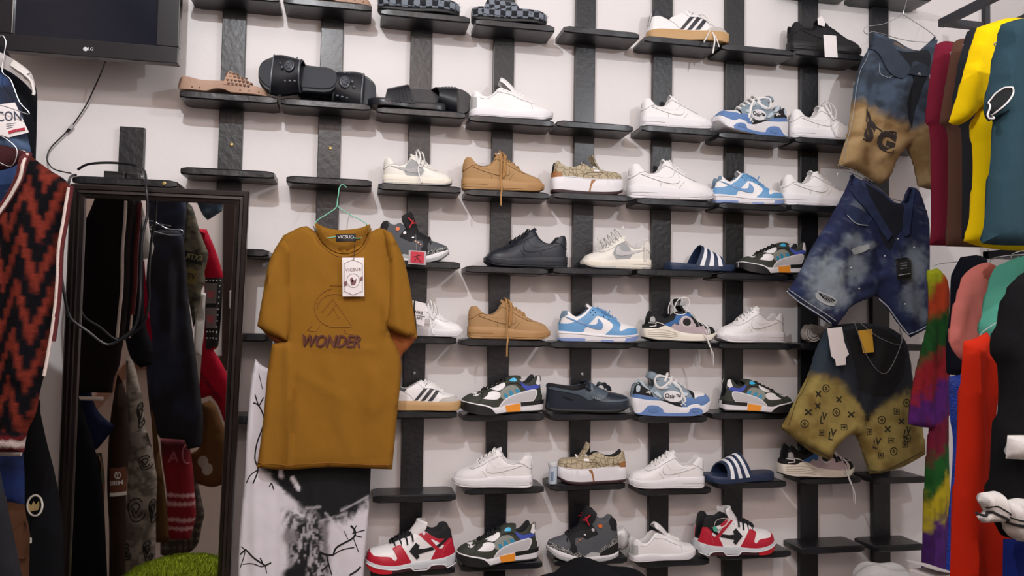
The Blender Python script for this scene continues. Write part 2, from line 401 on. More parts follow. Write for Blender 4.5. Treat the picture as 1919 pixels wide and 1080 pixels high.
def monogram_mat():
    m = mat('monogram_canvas', '#a0977c', .75, bump=.15, bscale=600); nt = m.node_tree; b = nt.nodes['Principled BSDF']; tc = nt.nodes.new('ShaderNodeTexCoord')
    v = nt.nodes.new('ShaderNodeTexVoronoi'); v.feature = 'DISTANCE_TO_EDGE'; v.inputs['Scale'].default_value = 50; v.inputs['Randomness'].default_value = .75
    r = nt.nodes.new('ShaderNodeValToRGB'); e = r.color_ramp.elements; e[0].color = lin('#6b5a44'); e[1].color = lin('#b0a388'); e[1].position = .07; e[0].position = .02
    nt.links.new(tc.outputs['Object'], v.inputs[0]); nt.links.new(v.outputs['Distance'], r.inputs[0]); nt.links.new(r.outputs[0], b.inputs['Base Color']); return m
ELE = elephant_mat(); MONO = monogram_mat()
def proto(name):
    return thing(name, '', 'shoe')
def base_shoe(root, L, um, lin_, bands, upname='upper'):
    m = MB(); L.upper(m); part(m, upname, um, root, mats=[um, lin_])
    for nm, f0, f1, ins, mt in bands:
        m = MB(); L.band(f0, f1, ins, mb=m); part(m, nm, mt, root)

# ---- classic court sneaker (white / tan / navy-black / cream-and-grey share one last)
def court_last():
    Z = zoomframe((165, 872), (1695, 895))
    top = Z([(166, 470), (190, 330), (240, 268), (300, 272), (350, 325), (400, 380), (480, 420), (560, 424), (640, 395), (720, 320), (790, 215), (840, 185), (900, 222), (970, 295), (1100, 372), (1200, 440), (1330, 512), (1500, 572), (1600, 618), (1660, 690), (1690, 735)])
    st = Z([(165, 650), (700, 665), (1000, 700), (1200, 722), (1400, 732), (1695, 732)]); sb = Z([(150, 825), (190, 858), (260, 872), (900, 884), (1350, 892), (1550, 880), (1705, 815)])
    return Z, Last(top, st, sb, slot=(.42, .74))
SWOOSH = [(345, 452), (480, 470), (620, 488), (760, 508), (860, 500), (920, 462), (935, 395), (1000, 450), (1030, 530), (1010, 585), (950, 606), (850, 602), (720, 576), (560, 528), (440, 488)]
def court_sneaker(um, sm, seam, ln, lacem, sw=None, quarter=None, toe=None, outm=None, lace='tight', eyelet=None):
    Z, L = court_last(); root = proto('sneaker')
    base_shoe(root, L, um, ln, [('outsole', 0, .22, .004, outm or sm), ('midsole', .2, 1.0, 0, sm)])
    if quarter is not None:
        m = MB(); L.panel(m, Z([(800, 290), (980, 385), (1090, 560), (1010, 690), (700, 662), (640, 560), (700, 400)]), off=.002); part(m, 'side_panel', quarter, root)
    m = MB(); L.panel(m, Z([(168, 515), (250, 480), (330, 425), (430, 405), (400, 375), (330, 300), (290, 262), (235, 262), (190, 330), (166, 420)]), off=.005)
    part(m, 'heel_counter', um, root)
    m = MB(); L.panel(m, Z([(735, 300), (790, 205), (835, 180), (960, 280), (1190, 420), (1330, 500), (1365, 545), (1300, 553), (1200, 515), (1090, 458), (1000, 400), (900, 345), (800, 290)]), off=.005)
    part(m, 'eyestay', um, root)
    m = MB(); L.panel(m, Z([(1015, 700), (1060, 620), (1120, 560), (1220, 545), (1390, 590), (1560, 620), (1620, 640), (1665, 700), (1692, 760), (1400, 760), (1150, 750)]), off=.004)
    part(m, 'mudguard', um if toe is None else toe, root)
    m = MB(); L.panel(m, Z(SWOOSH), off=.007); part(m, 'side_logo', sw or um, root)
    m = MB()
    for ln_ in ([(168, 515), (250, 480), (330, 425), (430, 405)], [(800, 290), (900, 345), (1000, 400), (1090, 458), (1200, 515), (1300, 553), (1365, 545)],
                [(1110, 568), (1050, 640), (1012, 690)], [(400, 395), (480, 430), (560, 435), (650, 405), (740, 325), (790, 280)], [(700, 590), (690, 655)]):
        L.seam(m, Z(ln_), r=.0028, off=.0045)
    L.seam(m, Z(SWOOSH), r=.0022, off=.0062, closed=True)
    L.seam(m, Z([(168, 768), (400, 768), (620, 775)]), 's' and .003, 's', .003)
    part(m, 'stitching', seam, root)
    m = MB()
    for i in range(46):                                   # fine ribs round the lower sole edge
        x = .16+.62*i/45 if i < 30 else .79+.16*(i-30)/15; h0, h1 = (.03, .052) if i < 30 else (.06, .1)
        zb = float(L.zb(x))
        for sg in (1, -1):
            y = float(L.side(x, 0))+.001; m.box((x-.003)*SL, (x+.003)*SL, sg*(y-.004)*SL, sg*(y+.004)*SL, (zb+h0-.02)*SL, (zb+h1-.02)*SL)
    part(m, 'sole_ribs', sm, root, smooth=False)
    m = MB(); L.tongue(m, Z([(1330, 560), (1150, 460), (980, 330), (860, 215), (770, 150)]), w0=.04, w1=.075); part(m, 'tongue', um, root)
    m = MB(); xs = [.485+.048*i for i in range(5)]; L.laces(m, xs)
    if lace == 'dangle':                                   # long lace ends falling over the side
        for sg in (1, -1):
            hang(m, [(.44, .05*sg, .50), (.45, .11*sg, .46), (.46, .15*sg, .30), (.455, .165*sg, .12), (.46, .225*sg, .0), (.45, .25*sg, -.06), (.45, .25*sg, -.20)], .011, .5)
            hang(m, [(.48, .05*sg, .48), (.50, .12*sg, .42), (.51, .155*sg, .25), (.48, .16*sg, .16), (.50, .15*sg, .34), (.52, .08*sg, .44)], .011, .5)
    if lace == 'loose':
        for sg in (1, -1):
            hang(m, [(.46, .0, .50), (.50, .06*sg, .54), (.54, .12*sg, .42), (.52, .16*sg, .22), (.56, .19*sg, .07), (.58, .20*sg, .03)], .010, .55)
            hang(m, [(.50, .02*sg, .50), (.56, .09*sg, .50), (.60, .14*sg, .38), (.56, .16*sg, .26), (.50, .15*sg, .36), (.48, .07*sg, .49)], .010, .55)
    if lace == 'wild':
        for i in range(5):
            x = .50+.05*i; z = .47-.045*i
            hang(m, [(x-.05, -.07, z-.02), (x-.02, -.09, z+.05), (x+.03, 0, z+.09), (x+.02, .09, z+.05), (x-.05, .07, z-.02)], .012, .55)
        for sg in (1, -1): hang(m, [(.75, .0, .30), (.77, .03*sg, .37), (.80, .05*sg, .42)], .010, .55); hang(m, [(.08, .12*sg, .42), (.13, .125*sg, .40), (.13, .15*sg, .25), (.135, .15*sg, .13)], .013, .6); hang(m, [(.45, .03*sg, .52), (.42, .04*sg, .57), (.40, .02*sg, .60)], .014, .6)
    part(m, 'laces', lacem, root)
    m = MB(); L.dots(m, [(.455, .425), (.50, .395), (.55, .355), (.60, .322), (.65, .29)], .006, off=.0095); part(m, 'eyelets', eyelet or seam, root)
    return root
P_WHITE = court_sneaker(WHT, WHT2, WSEAM, WLIN, WLACE)
P_WHITE_LOOSE = court_sneaker(WHT, WHT2, WSEAM, WLIN, WLACE, lace='loose')
P_TAN = court_sneaker(TAN, TAN2, TANS, TANL, TANLACE, lace='dangle')
P_NAVY = court_sneaker(NAVY, NAVY2, NSEAM, BLK, BLKL)
P_BLACK = court_sneaker(BLK, BLKR, NSEAM, BLK, BLKL)
P_CREAM = court_sneaker(CRM, CREAM, WSEAM, WLIN, WLACE, sw=G1, quarter=G2, outm=G1, lace='loose')
P_CREAM_WILD = court_sneaker(CRM, CREAM, WSEAM, WLIN, WLACE, sw=LGRY, quarter=G2, outm=G1, lace='wild')

# ---- blue and white dunk-style sneaker
def dunk():
    Z = zoomframe((135, 790), (1575, 848)); root = proto('sneaker')
    top = Z([(165, 500), (200, 370), (250, 262), (300, 268), (380, 335), (450, 372), (520, 355), (600, 300), (680, 225), (740, 195), (800, 228), (880, 272), (1000, 330), (1100, 410), (1220, 470), (1400, 530), (1530, 580), (1562, 625), (1575, 700)])
    st = Z([(150, 612), (400, 635), (700, 672), (950, 700), (1250, 718), (1450, 715), (1575, 695)]); sb = Z([(135, 765), (200, 795), (600, 812), (1000, 832), (1300, 842), (1500, 822), (1580, 755)])
    L = Last(top, st, sb, slot=(.42, .72))
    base_shoe(root, L, WHT, SLATE, [('outsole', 0, .15, .006, WHT2), ('midsole', .13, 1, 0, WHT2)])
    m = MB(); L.panel(m, Z([(150, 480), (300, 488), (390, 465), (460, 440), (600, 510), (665, 548), (605, 575), (562, 640), (400, 640), (150, 620)]), off=.004)
    part(m, 'heel_panel', SKY, root)
    m = MB(); L.panel(m, Z([(470, 432), (600, 352), (690, 258), (745, 200), (880, 270), (1000, 320), (1100, 405), (1195, 460), (1240, 535), (1205, 600), (1212, 640), (1250, 640), (1340, 606), (1530, 600), (1570, 620), (1580, 700), (1250, 730), (945, 700), (1060, 600), (1095, 530), (1050, 480), (960, 420), (850, 370), (800, 375), (670, 500), (600, 490), (540, 465)]), off=.005)
    part(m, 'overlay', SKY, root)
    m = MB(); L.panel(m, Z([(250, 365), (330, 390), (430, 432), (520, 472), (650, 508), (760, 520), (815, 495), (832, 412), (885, 462), (918, 530), (900, 590), (850, 606), (720, 577), (600, 530), (470, 472), (360, 425), (270, 380)]), off=.009)
    part(m, 'side_logo', SKY2, root)
    m = MB(); L.panel(m, Z([(200, 385), (290, 330), (290, 262), (240, 262), (205, 330)]), off=.006); part(m, 'heel_tab', SLATE, root)
    m = MB(); L.panel(m, Z([(125, 735), (570, 752), (600, 795), (600, 830), (180, 815)]), 's', .003); L.panel(m, Z([(880, 785), (1090, 795), (1110, 850), (900, 850)]), 's', .003); L.panel(m, Z([(1320, 765), (1590, 735), (1560, 830), (1280, 850)]), 's', .003)
    part(m, 'outsole_blocks', SKYR, root)
    m = MB(); L.seam(m, Z([(140, 655), (500, 680), (940, 735), (1250, 748), (1570, 722)]), .004, 's', .003); part(m, 'sole_stitching', WSEAM, root)
    m = MB(); L.tongue(m, Z([(1200, 500), (1050, 400), (880, 300), (740, 215), (650, 150)]), w0=.04, w1=.075); part(m, 'tongue', WHT, root)
    m = MB(); L.laces(m, [.50+.045*i for i in range(6)])
    for sg in (1, -1): hang(m, [(.52, .03*sg, .36), (.54, .09*sg, .37), (.60, .11*sg, .33), (.63, .10*sg, .38)], .008, .6)
    part(m, 'laces', SKY2, root)
    m = MB(); L.dots(m, Z([(700, 300), (740, 265), (745, 350), (785, 308), (930, 378), (1020, 435)]), .008, off=.007); part(m, 'eyelets', NSEAM, root)
    return root
P_DUNK = dunk()

# ---- low white sneaker with three dark stripes and a gum sole
def stripes():
    Z = zoomframe((205, 668), (1610, 798)); root = proto('sneaker')
    top = Z([(220, 420), (250, 260), (290, 130), (360, 118), (400, 185), (460, 258), (560, 290), (660, 255), (760, 205), (850, 175), (940, 212), (1080, 268), (1180, 360), (1290, 430), (1450, 480), (1550, 550), (1600, 640)])
    st = Z([(205, 492), (400, 495), (700, 525), (1000, 565), (1300, 595), (1610, 615)]); sb = Z([(195, 650), (600, 698), (1000, 732), (1400, 775), (1540, 785), (1615, 750)])
    L = Last(top, st, sb, slot=(.44, .78))
    base_shoe(root, L, WHT, WLIN, [('outsole', 0, 1.0, 0, GUM)])
    m = MB(); L.panel(m, Z([(230, 268), (290, 120), (380, 115), (405, 190), (465, 262), (575, 292), (530, 345), (400, 278), (300, 262)]), off=.005); part(m, 'heel_tab', CHAR, root)
    m = MB()
    for q in ([(890, 315), (970, 315), (780, 522), (715, 522)], [(1020, 320), (1085, 345), (915, 542), (840, 537)], [(1122, 365), (1188, 388), (1055, 556), (975, 550)]): L.panel(m, Z(q), 'u', .006, False)
    part(m, 'stripes', CHAR, root)
    m = MB(); L.panel(m, Z([(1130, 640), (1180, 570), (1260, 520), (1380, 520), (1470, 515), (1560, 550), (1610, 650)]), off=.004); part(m, 'toe_overlay', GREYSU, root)
    m = MB(); L.panel(m, Z([(780, 215), (850, 170), (940, 205), (1080, 262), (1180, 355), (1290, 425), (1270, 470), (1180, 400), (1060, 330), (900, 300)]), off=.004); part(m, 'eyestay', WHT, root)
    m = MB(); L.seam(m, Z([(530, 345), (640, 420), (720, 520)]), .003); L.seam(m, Z([(800, 215), (900, 305), (1060, 335), (1180, 402), (1270, 475)]), .003); part(m, 'stitching', WSEAM, root)
    m = MB(); L.tongue(m, Z([(1280, 460), (1100, 330), (950, 230), (840, 165)]), w0=.04, w1=.07); part(m, 'tongue', WHT, root)
    m = MB(); L.laces(m, [.52+.045*i for i in range(6)]); part(m, 'laces', WLACE, root)
    m = MB(); L.dots(m, Z([(905, 215), (955, 240), (930, 268)]), .006, off=.006); part(m, 'eyelets', NSEAM, root)
    return root
P_STRIPE = stripes()
def stripes_loose():
    r = copy_tree(P_STRIPE)
    m = MB()
    for sg in (1, -1):
        hang(m, [(.60, 0, .33), (.63, .06*sg, .36), (.69, .13*sg, .30), (.73, .16*sg, .16), (.68, .20*sg, .05), (.62, .25*sg, -.05)], .010, .5)
        hang(m, [(.66, .0, .30), (.72, .09*sg, .27), (.75, .155*sg, .14), (.76, .22*sg, .02), (.75, .25*sg, -.06), (.73, .25*sg, -.18)], .011, .5)
        hang(m, [(.74, .15*sg, .14), (.78, .22*sg, .02), (.81, .25*sg, -.10)], .009, .5)
        hang(m, [(.62, .04*sg, .36), (.67, .12*sg, .33), (.75, .15*sg, .22), (.79, .13*sg, .19), (.76, .15*sg, .12)], .010, .5)
    part(m, 'loose_laces', WLACE, r); return r
P_STRIPE_LOOSE = stripes_loose()

# ---- chunky multicolour runner
def runner(lin_=OLIVE):
    Z = zoomframe((1630, 815), (125, 880)); root = proto('sneaker')
    top = Z([(1600, 500), (1560, 350), (1535, 175), (1480, 148), (1420, 200), (1360, 268), (1280, 305), (1200, 285), (1150, 225), (1100, 186), (1040, 182), (950, 240), (880, 290), (800, 335), (680, 395), (560, 450), (430, 492), (300, 520), (180, 580), (135, 630), (125, 680)])
    st = Z([(1620, 590), (1400, 620), (1150, 648), (850, 700), (720, 728), (620, 735), (550, 710), (450, 690), (300, 672), (125, 645)]); sb = Z([(1640, 760), (1600, 800), (1000, 828), (600, 872), (350, 862), (200, 835), (115, 770)])
    L = Last(top, st, sb, slot=(.38, .78))
    base_shoe(root, L, OLIVE, BLK, [('outsole', 0, .16, .002, BLKR), ('midsole', .14, 1, 0, WHT2)])
    P = lambda nm, q, m_, f='u', off=.004, sm=True: (lambda mb: ([L.panel(mb, Z(p), f, off, sm) for p in q], part(mb, nm, m_, root)))(MB())
    P('mesh_quarter', [[(760, 470), (850, 395), (950, 350), (1040, 342), (1110, 375), (1165, 450), (1000, 515), (850, 590), (790, 570), (750, 530)]], MESH, off=.003)
    P('quarter_print', [[(835, 490), (880, 490), (925, 550), (855, 585)], [(930, 430), (980, 440), (1035, 505), (955, 540)], [(1045, 410), (1110, 405), (1160, 450), (1085, 485)]], TEAL, off=.006)
    P('toe_strip', [[(290, 548), (330, 512), (560, 425), (640, 400), (820, 305), (865, 295), (885, 330), (850, 385), (740, 448), (620, 440), (430, 510), (350, 552)]], WHT, off=.006)
    P('toe_strip_inset', [[(355, 522), (560, 448), (660, 425), (560, 470), (400, 518)]], OLIVE, off=.009)
    P('forefoot_patch', [[(440, 590), (530, 530), (560, 490), (640, 462), (730, 468), (768, 510), (745, 565), (680, 598), (560, 600)]], WHT, off=.006)
    P('throat_gem', [[(955, 272), (1010, 225), (1060, 218), (1092, 250), (1070, 275), (1000, 280)]], CYAN, off=.008)
    P('collar_panel', [[(1168, 280), (1240, 325), (1330, 345), (1440, 318), (1530, 322), (1530, 365), (1440, 398), (1300, 432), (1215, 380), (1175, 330)]], ROYAL, off=.006)
    P('heel_tab', [[(1452, 300), (1495, 160), (1548, 170), (1556, 260), (1515, 330)]], WHT, off=.006)
    P('side_wing', [[(725, 735), (800, 632), (900, 558), (1050, 496), (1250, 436), (1410, 398), (1470, 420), (1465, 500), (1405, 608), (1150, 640), (850, 700)]], WHT2, off=.012)
    P('side_wing_inset', [[(760, 715), (815, 645), (905, 575), (1050, 514), (1250, 455), (1400, 420), (1445, 440), (1440, 500), (1390, 592), (1150, 622), (850, 680)]], LGRY, off=.015)
    P('toe_bumper', [[(105, 655), (300, 690), (450, 712), (545, 738), (620, 790), (680, 860), (600, 890), (200, 870), (105, 780)]], BLKR, 's', .004)
    P('heel_bar', [[(1155, 632), (1640, 570), (1640, 650), (1160, 708)]], BLKR, 's', .005, False)
    P('midsole_block', [[(850, 705), (1145, 655), (1155, 795), (890, 812)]], ORG, 's', .005, False)
    m = MB(); L.seam(m, Z([(450, 492), (430, 560), (370, 640)]), .003); L.seam(m, Z([(880, 330), (960, 320), (1080, 300), (1170, 340)]), .003, off=.004); part(m, 'stitching', NSEAM, root)
    m = MB(); L.tongue(m, Z([(560, 460), (800, 340), (1000, 210), (1120, 185), (1210, 190)]), w0=.04, w1=.075); part(m, 'tongue', OLIVE, root)
    m = MB(); L.laces(m, [.50+.058*i for i in range(5)], r=.011, lift=.016); part(m, 'laces', BLKL, root)
    m = MB(); hang(m, [(.05, 0, .42), (.03, .0, .44), (.012, 0, .40), (.02, 0, .35)], .008, .5); part(m, 'pull_loop', BLK, root)
    return root
P_RUNNER = runner()

# ---- red and white arrow sneaker
def arrow():
    Z = zoomframe((1760, 905), (75, 1062)); root = proto('sneaker')
    top = Z([(1735, 600), (1700, 450), (1660, 300), (1630, 190), (1550, 152), (1480, 180), (1430, 250), (1340, 285), (1240, 262), (1170, 215), (1110, 222), (1040, 275), (960, 330), (840, 400), (700, 455), (560, 545), (430, 598), (300, 638), (160, 685), (100, 760), (80, 840)])
    st = Z([(1755, 650), (1500, 740), (1280, 785), (900, 850), (600, 902), (300, 898), (80, 855)]); sb = Z([(1770, 830), (1740, 870), (1600, 925), (1200, 975), (800, 1010), (400, 1062), (200, 1050), (65, 940)])
    L = Last(top, st, sb, slot=(.40, .74), wide=1.03)
    base_shoe(root, L, WHT, BLK, [('outsole', 0, .14, .004, DRED), ('midsole', .12, 1, 0, PGRY)])
    P = lambda nm, q, m_, f='u', off=.004, sm=True: (lambda mb: ([L.panel(mb, Z(p), f, off, sm) for p in q], part(mb, nm, m_, root)))(MB())
    P('toe_guard', [[(70, 870), (80, 750), (140, 690), (185, 742), (260, 762), (500, 752), (570, 798), (610, 810), (642, 765), (600, 680), (555, 615), (640, 560), (725, 560), (912, 842), (700, 895), (400, 915)]], RED, off=.006)
    P('heel_panel', [[(1275, 790), (1362, 612), (1330, 565), (1035, 328), (1110, 250), (1200, 300), (1380, 372), (1480, 372), (1590, 352), (1680, 370), (1735, 520), (1750, 660), (1500, 745)]], RED, off=.006)
    P('collar', [[(1120, 235), (1170, 205), (1240, 255), (1340, 280), (1430, 245), (1480, 175), (1550, 145), (1640, 185), (1680, 365), (1590, 370), (1480, 378), (1380, 378), (1240, 312)]], BLK, off=.008)
    P('arrow_logo', [[(865, 640), (990, 485), (1060, 530), (1035, 592), (1150, 585), (1300, 545), (1340, 590), (1160, 650), (1035, 690), (1060, 740), (1010, 785)]], BLK, off=.010, sm=False)
    P('heel_strap', [[(1375, 520), (1480, 430), (1570, 345), (1610, 365), (1500, 480), (1420, 548)]], BLK, off=.011, sm=False)
    P('heel_cutout', [[(1275, 415), (1300, 408), (1440, 465), (1380, 520)], [(1420, 560), (1500, 490), (1522, 512), (1480, 562)]], WHT, off=.009)
    P('toe_rubber', [[(60, 905), (200, 955), (400, 975), (562, 975), (530, 1080), (200, 1080), (60, 1000)]], REDR, 's', .004)
    P('sole_cavity', [[(562, 970), (840, 935), (900, 942), (980, 992), (1200, 968), (1300, 882), (1520, 862), (1590, 922), (1790, 840), (1790, 920), (1200, 1010), (530, 1080)]], DRED, 's', .004)
    m = MB(); L.seam(m, Z([(70, 905), (300, 955), (600, 968), (840, 932), (905, 940), (980, 988), (1200, 965), (1300, 880), (1520, 860), (1590, 918), (1780, 835)]), .006, 's', .005); part(m, 'sole_piping', WHT2, root)
    m = MB(); L.seam(m, Z([(1650, 410), (1540, 540), (1490, 700)]), .003, off=.007); part(m, 'stitching', M_('red_seam', '#d9566a', .8), root)
    m = MB(); L.tongue(m, Z([(620, 560), (840, 410), (960, 260), (1030, 150), (1045, 85)]), w0=.06, w1=.11, th=.04, curve=.8); part(m, 'tongue', WHT, root)
    m = MB(); L.laces(m, [.54+.045*i for i in range(5)], r=.014, lift=.02)
    for sg in (1, -1):
        for i in range(4): hang(m, [(.52+.06*i, .05*sg, .40-.035*i), (.50+.06*i, .10*sg, .37-.035*i), (.49+.06*i, .13*sg, .31-.035*i)], .011, .5)
    part(m, 'laces', BLKL, root)
    m = MB(); L.dots(m, Z([(930, 440), (1020, 395)]), .008, off=.006); part(m, 'eyelets', SIL, root)
    m = MB(); L.dots(m, Z([(1140, 310)]), .018, off=.014); part(m, 'rivet', SIL, root)
    return root
P_ARROW = arrow()

# ---- grey high top with cracked print toe and heel
def hightop():
    Z = zoomframe((1480, 905), (205, 1035)); root = proto('sneaker')
    top = Z([(1470, 560), (1450, 400), (1425, 280), (1370, 215), (1310, 212), (1240, 280), (1170, 292), (1110, 262), (1060, 280), (1000, 330), (880, 430), (700, 530), (560, 600), (480, 632), (350, 688), (245, 742), (210, 810)])
    st = Z([(1475, 795), (1300, 855), (1150, 880), (820, 935), (500, 885), (215, 815)]); sb = Z([(1485, 870), (1460, 890), (1100, 1000), (800, 1032), (400, 1000), (200, 890)])
    L = Last(top, st, sb, slot=(.42, .78))
    base_shoe(root, L, DGRY, DGRY, [('outsole', 0, .45, 0, G2), ('midsole', .42, 1, 0, WHT2)])
    P = lambda nm, q, m_, f='u', off=.004, sm=True: (lambda mb: ([L.panel(mb, Z(p), f, off, sm) for p in q], part(mb, nm, m_, root)))(MB())
    P('toe_print', [[(205, 830), (235, 745), (300, 760), (500, 800), (600, 832), (720, 850), (835, 905), (820, 945), (600, 910), (400, 880)]], ELE, off=.005)
    P('heel_print', [[(1110, 850), (1150, 770), (1330, 620), (1440, 535), (1475, 640), (1300, 745), (1150, 860)]], ELE, off=.005)
    P('eyestay', [[(540, 605), (700, 530), (880, 430), (990, 370), (1060, 460), (1092, 520), (880, 632), (820, 600), (690, 620), (665, 700), (700, 760), (715, 855), (640, 875), (575, 820), (592, 720)]], BLK, off=.006)
    P('collar', [[(1440, 300), (1412, 440), (1340, 425), (1320, 370), (1290, 300), (1320, 205), (1400, 230)]], BLK, off=.006)
    P('heel_clip', [[(1128, 895), (1160, 820), (1440, 645), (1475, 690), (1480, 800), (1340, 845), (1210, 885)]], BLKR, off=.012)
    P('side_wedge', [[(828, 940), (940, 862), (1000, 840), (1128, 845), (1125, 905)]], G1, off=.012)
    P('top_eyelet', [[(1130+36*math.cos(a), 375+36*math.sin(a)) for a in np.linspace(0, 5.5, 8)]], ORG2, off=.014)
    P('side_eyelet', [[(1005+27*math.cos(a), 455+27*math.sin(a)) for a in np.linspace(0, 5.5, 8)], [(855+22*math.cos(a), 552+12*math.sin(a)) for a in np.linspace(0, 5.5, 8)]], SIL, off=.014)
    P('metal_eyelets', [[(760+16*math.cos(a), 650+15*math.sin(a)) for a in np.linspace(0, 5.5, 8)], [(715+11*math.cos(a), 690+11*math.sin(a)) for a in np.linspace(0, 5.5, 8)], [(805+11*math.cos(a), 620+11*math.sin(a)) for a in np.linspace(0, 5.5, 8)]], M_('copper_eyelet', '#b07a5e', .4, metal=.5), off=.013)
    m = MB(); L.tongue(m, Z([(560, 630), (760, 470), (830, 320), (880, 180), (930, 80)]), w0=.07, w1=.125, th=.06, curve=1.0); tg = part(m, 'tongue', BLK, root)
    # leaping-figure badge on the tongue face
    m = MB()
    fig = lambda q, r: m.tube([((a)*SL, s_*.128*SL, (b)*SL) for a, b in Z(q)], r*SL, 6)
    for s_ in (1, -1):
        fig([(945, 190), (900, 240), (865, 285), (840, 300)], .010); fig([(865, 285), (890, 310), (925, 375)], .010); fig([(880, 265), (850, 240)], .009); fig([(870, 280), (800, 300)], .007)
    part(m, 'tongue_badge', REDR, tg)
    m = MB(); L.laces(m, [.52+.05*i for i in range(5)], r=.014, lift=.016)
    for sg in (1, -1): hang(m, [(.70, .06*sg, .30), (.74, .12*sg, .26), (.72, .15*sg, .12), (.70, .16*sg, .06)], .013, .5)
    part(m, 'laces', BLKL, root)
    return root
P_HIGH = hightop()

# ---- puffy skate sneaker
TX_SKATE = text_polys('Osir\u2122', .072, bold=.0015)
def skate():
    Z = zoomframe((130, 865), (1525, 885)); root = proto('sneaker')
    top = Z([(150, 520), (180, 380), (235, 340), (330, 392), (420, 440), (480, 400), (540, 280), (600, 225), (680, 225), (780, 262), (900, 310), (1000, 358), (1080, 418), (1140, 462), (1250, 480), (1390, 500), (1460, 540), (1500, 610)])
    st = Z([(140, 565), (400, 605), (640, 625), (760, 665), (950, 722), (1050, 722), (1085, 692), (1230, 668), (1300, 700), (1525, 610)]); sb = Z([(125, 720), (180, 835), (300, 862), (600, 880), (1100, 876), (1400, 815), (1530, 690)])
    L = Last(top, st, sb, slot=(.34, .72), wide=1.05)
    base_shoe(root, L, BGRY, BGRY, [('midsole', 0, 1, 0, WHT2)])
    P = lambda nm, q, m_, f='u', off=.004, sm=True: (lambda mb: ([L.panel(mb, Z(p), f, off, sm) for p in q], part(mb, nm, m_, root)))(MB())
    P('heel_panel', [[(150, 500), (180, 370), (240, 338), (330, 395), (440, 460), (482, 558), (300, 515)]], BLK, off=.006)
    P('heel_patch', [[(195, 460), (200, 380), (235, 355), (262, 380), (245, 455), (215, 470)]], PUFF, off=.010)
    P('heel_band', [[(135, 560), (150, 495), (482, 555), (600, 602), (400, 610)]], STEEL, off=.006)
    P('puffs', [[(610, 430), (640, 382), (700, 365), (750, 395), (700, 422)], [(480, 480), (540, 460), (600, 520), (622, 572), (560, 548)], [(985, 480), (1075, 500), (1060, 532), (995, 545)], [(820, 330), (880, 350), (930, 420), (880, 400)]], PUFF, off=.018)
    P('side_badge', [[(812+162*math.cos(a), 545+92*math.sin(a)+.10*162*math.cos(a)) for a in np.linspace(0, 5.9, 16)]], WHT2, off=.020)
    P('dark_swoop', [[(590, 592), (700, 615), (800, 642), (955, 650), (962, 722), (850, 702), (720, 650)]], BLK, off=.008)
    P('toe_overlay', [[(950, 730), (985, 640), (1030, 580), (1130, 560), (1180, 600), (1230, 562), (1380, 542), (1400, 508), (1460, 528), (1500, 600), (1400, 670), (1300, 702), (1230, 668), (1085, 695), (1050, 725)]], STEEL, off=.007)
    P('toe_cap', [[(1185, 478), (1380, 490), (1398, 518), (1370, 545), (1240, 560), (1185, 590)]], WHT, off=.009)
    P('toe_slash', [[(1125, 460), (1172, 460), (1196, 510), (1175, 592), (1145, 540)]], BLK, off=.010)
    P('sole_pods', [[(150, 815), (230, 825), (300, 790), (370, 710), (450, 692), (560, 708), (640, 760), (690, 818), (1040, 818), (1100, 752), (1180, 730), (1260, 742), (1330, 790), (1290, 850), (1100, 890), (600, 890), (300, 880)]], SBLUE, 's', .004)
    P('pod_ovals', [[(480+90*math.cos(a), 775+40*math.sin(a)) for a in np.linspace(0, 5.8, 14)], [(1185+70*math.cos(a), 780+28*math.sin(a)) for a in np.linspace(0, 5.8, 14)]], STEEL, 's', .010)
    m = MB(); cx, cz = Z([(812, 545)])[0]; L.text(m, TX_SKATE, cx, cz, off=.026, rot=-.08); part(m, 'badge_lettering', BLKL, root)
    m = MB(); L.seam(m, Z([(380, 455), (425, 510)]), .007, off=.012, smooth=False); L.seam(m, Z([(350, 480), (450, 475)]), .007, off=.012, smooth=False); L.seam(m, Z([(945, 690), (1030, 620)]), .007, off=.014, smooth=False); L.seam(m, Z([(960, 610), (1020, 690)]), .007, off=.014, smooth=False); part(m, 'cross_stitches', WLACE, root)
    m = MB(); L.tongue(m, Z([(900, 400), (700, 290), (560, 200), (470, 170), (420, 240)]), w0=.08, w1=.11, th=.06, tip=.8); part(m, 'tongue', BGRY, root)
    m = MB()
    for i in range(5):
        x = .44+.055*i; z = .47-.04*i
        hang(m, [(x-.04, -.09, z-.06), (x-.01, -.07, z+.0), (x+.02, 0, z+.035), (x+.02, .07, z+.0), (x-.02, .09, z-.06)], .020, .75)
    for sg in (1, -1):
        hang(m, [(.48, .03*sg, .45), (.36, .07*sg, .48), (.28, .09*sg, .46), (.29, .11*sg, .36), (.36, .13*sg, .34), (.47, .09*sg, .41)], .019, .75)
        hang(m, [(.47, .04*sg, .43), (.56, .12*sg, .37), (.61, .15*sg, .27), (.64, .165*sg, .18)], .019, .75)
    part(m, 'laces', WLACE, root)
    m = MB(); hang(m, [(.07, 0, .39), (.11, -.03, .41), (.15, -.06, .36), (.21, -.09, .29)], .03, .5); hang(m, [(.07, 0, .39), (.11, .03, .41), (.15, .06, .36), (.21, .09, .29)], .03, .5); part(m, 'collar_padding', PUFF, root)
    return root
P_SKATE = skate()

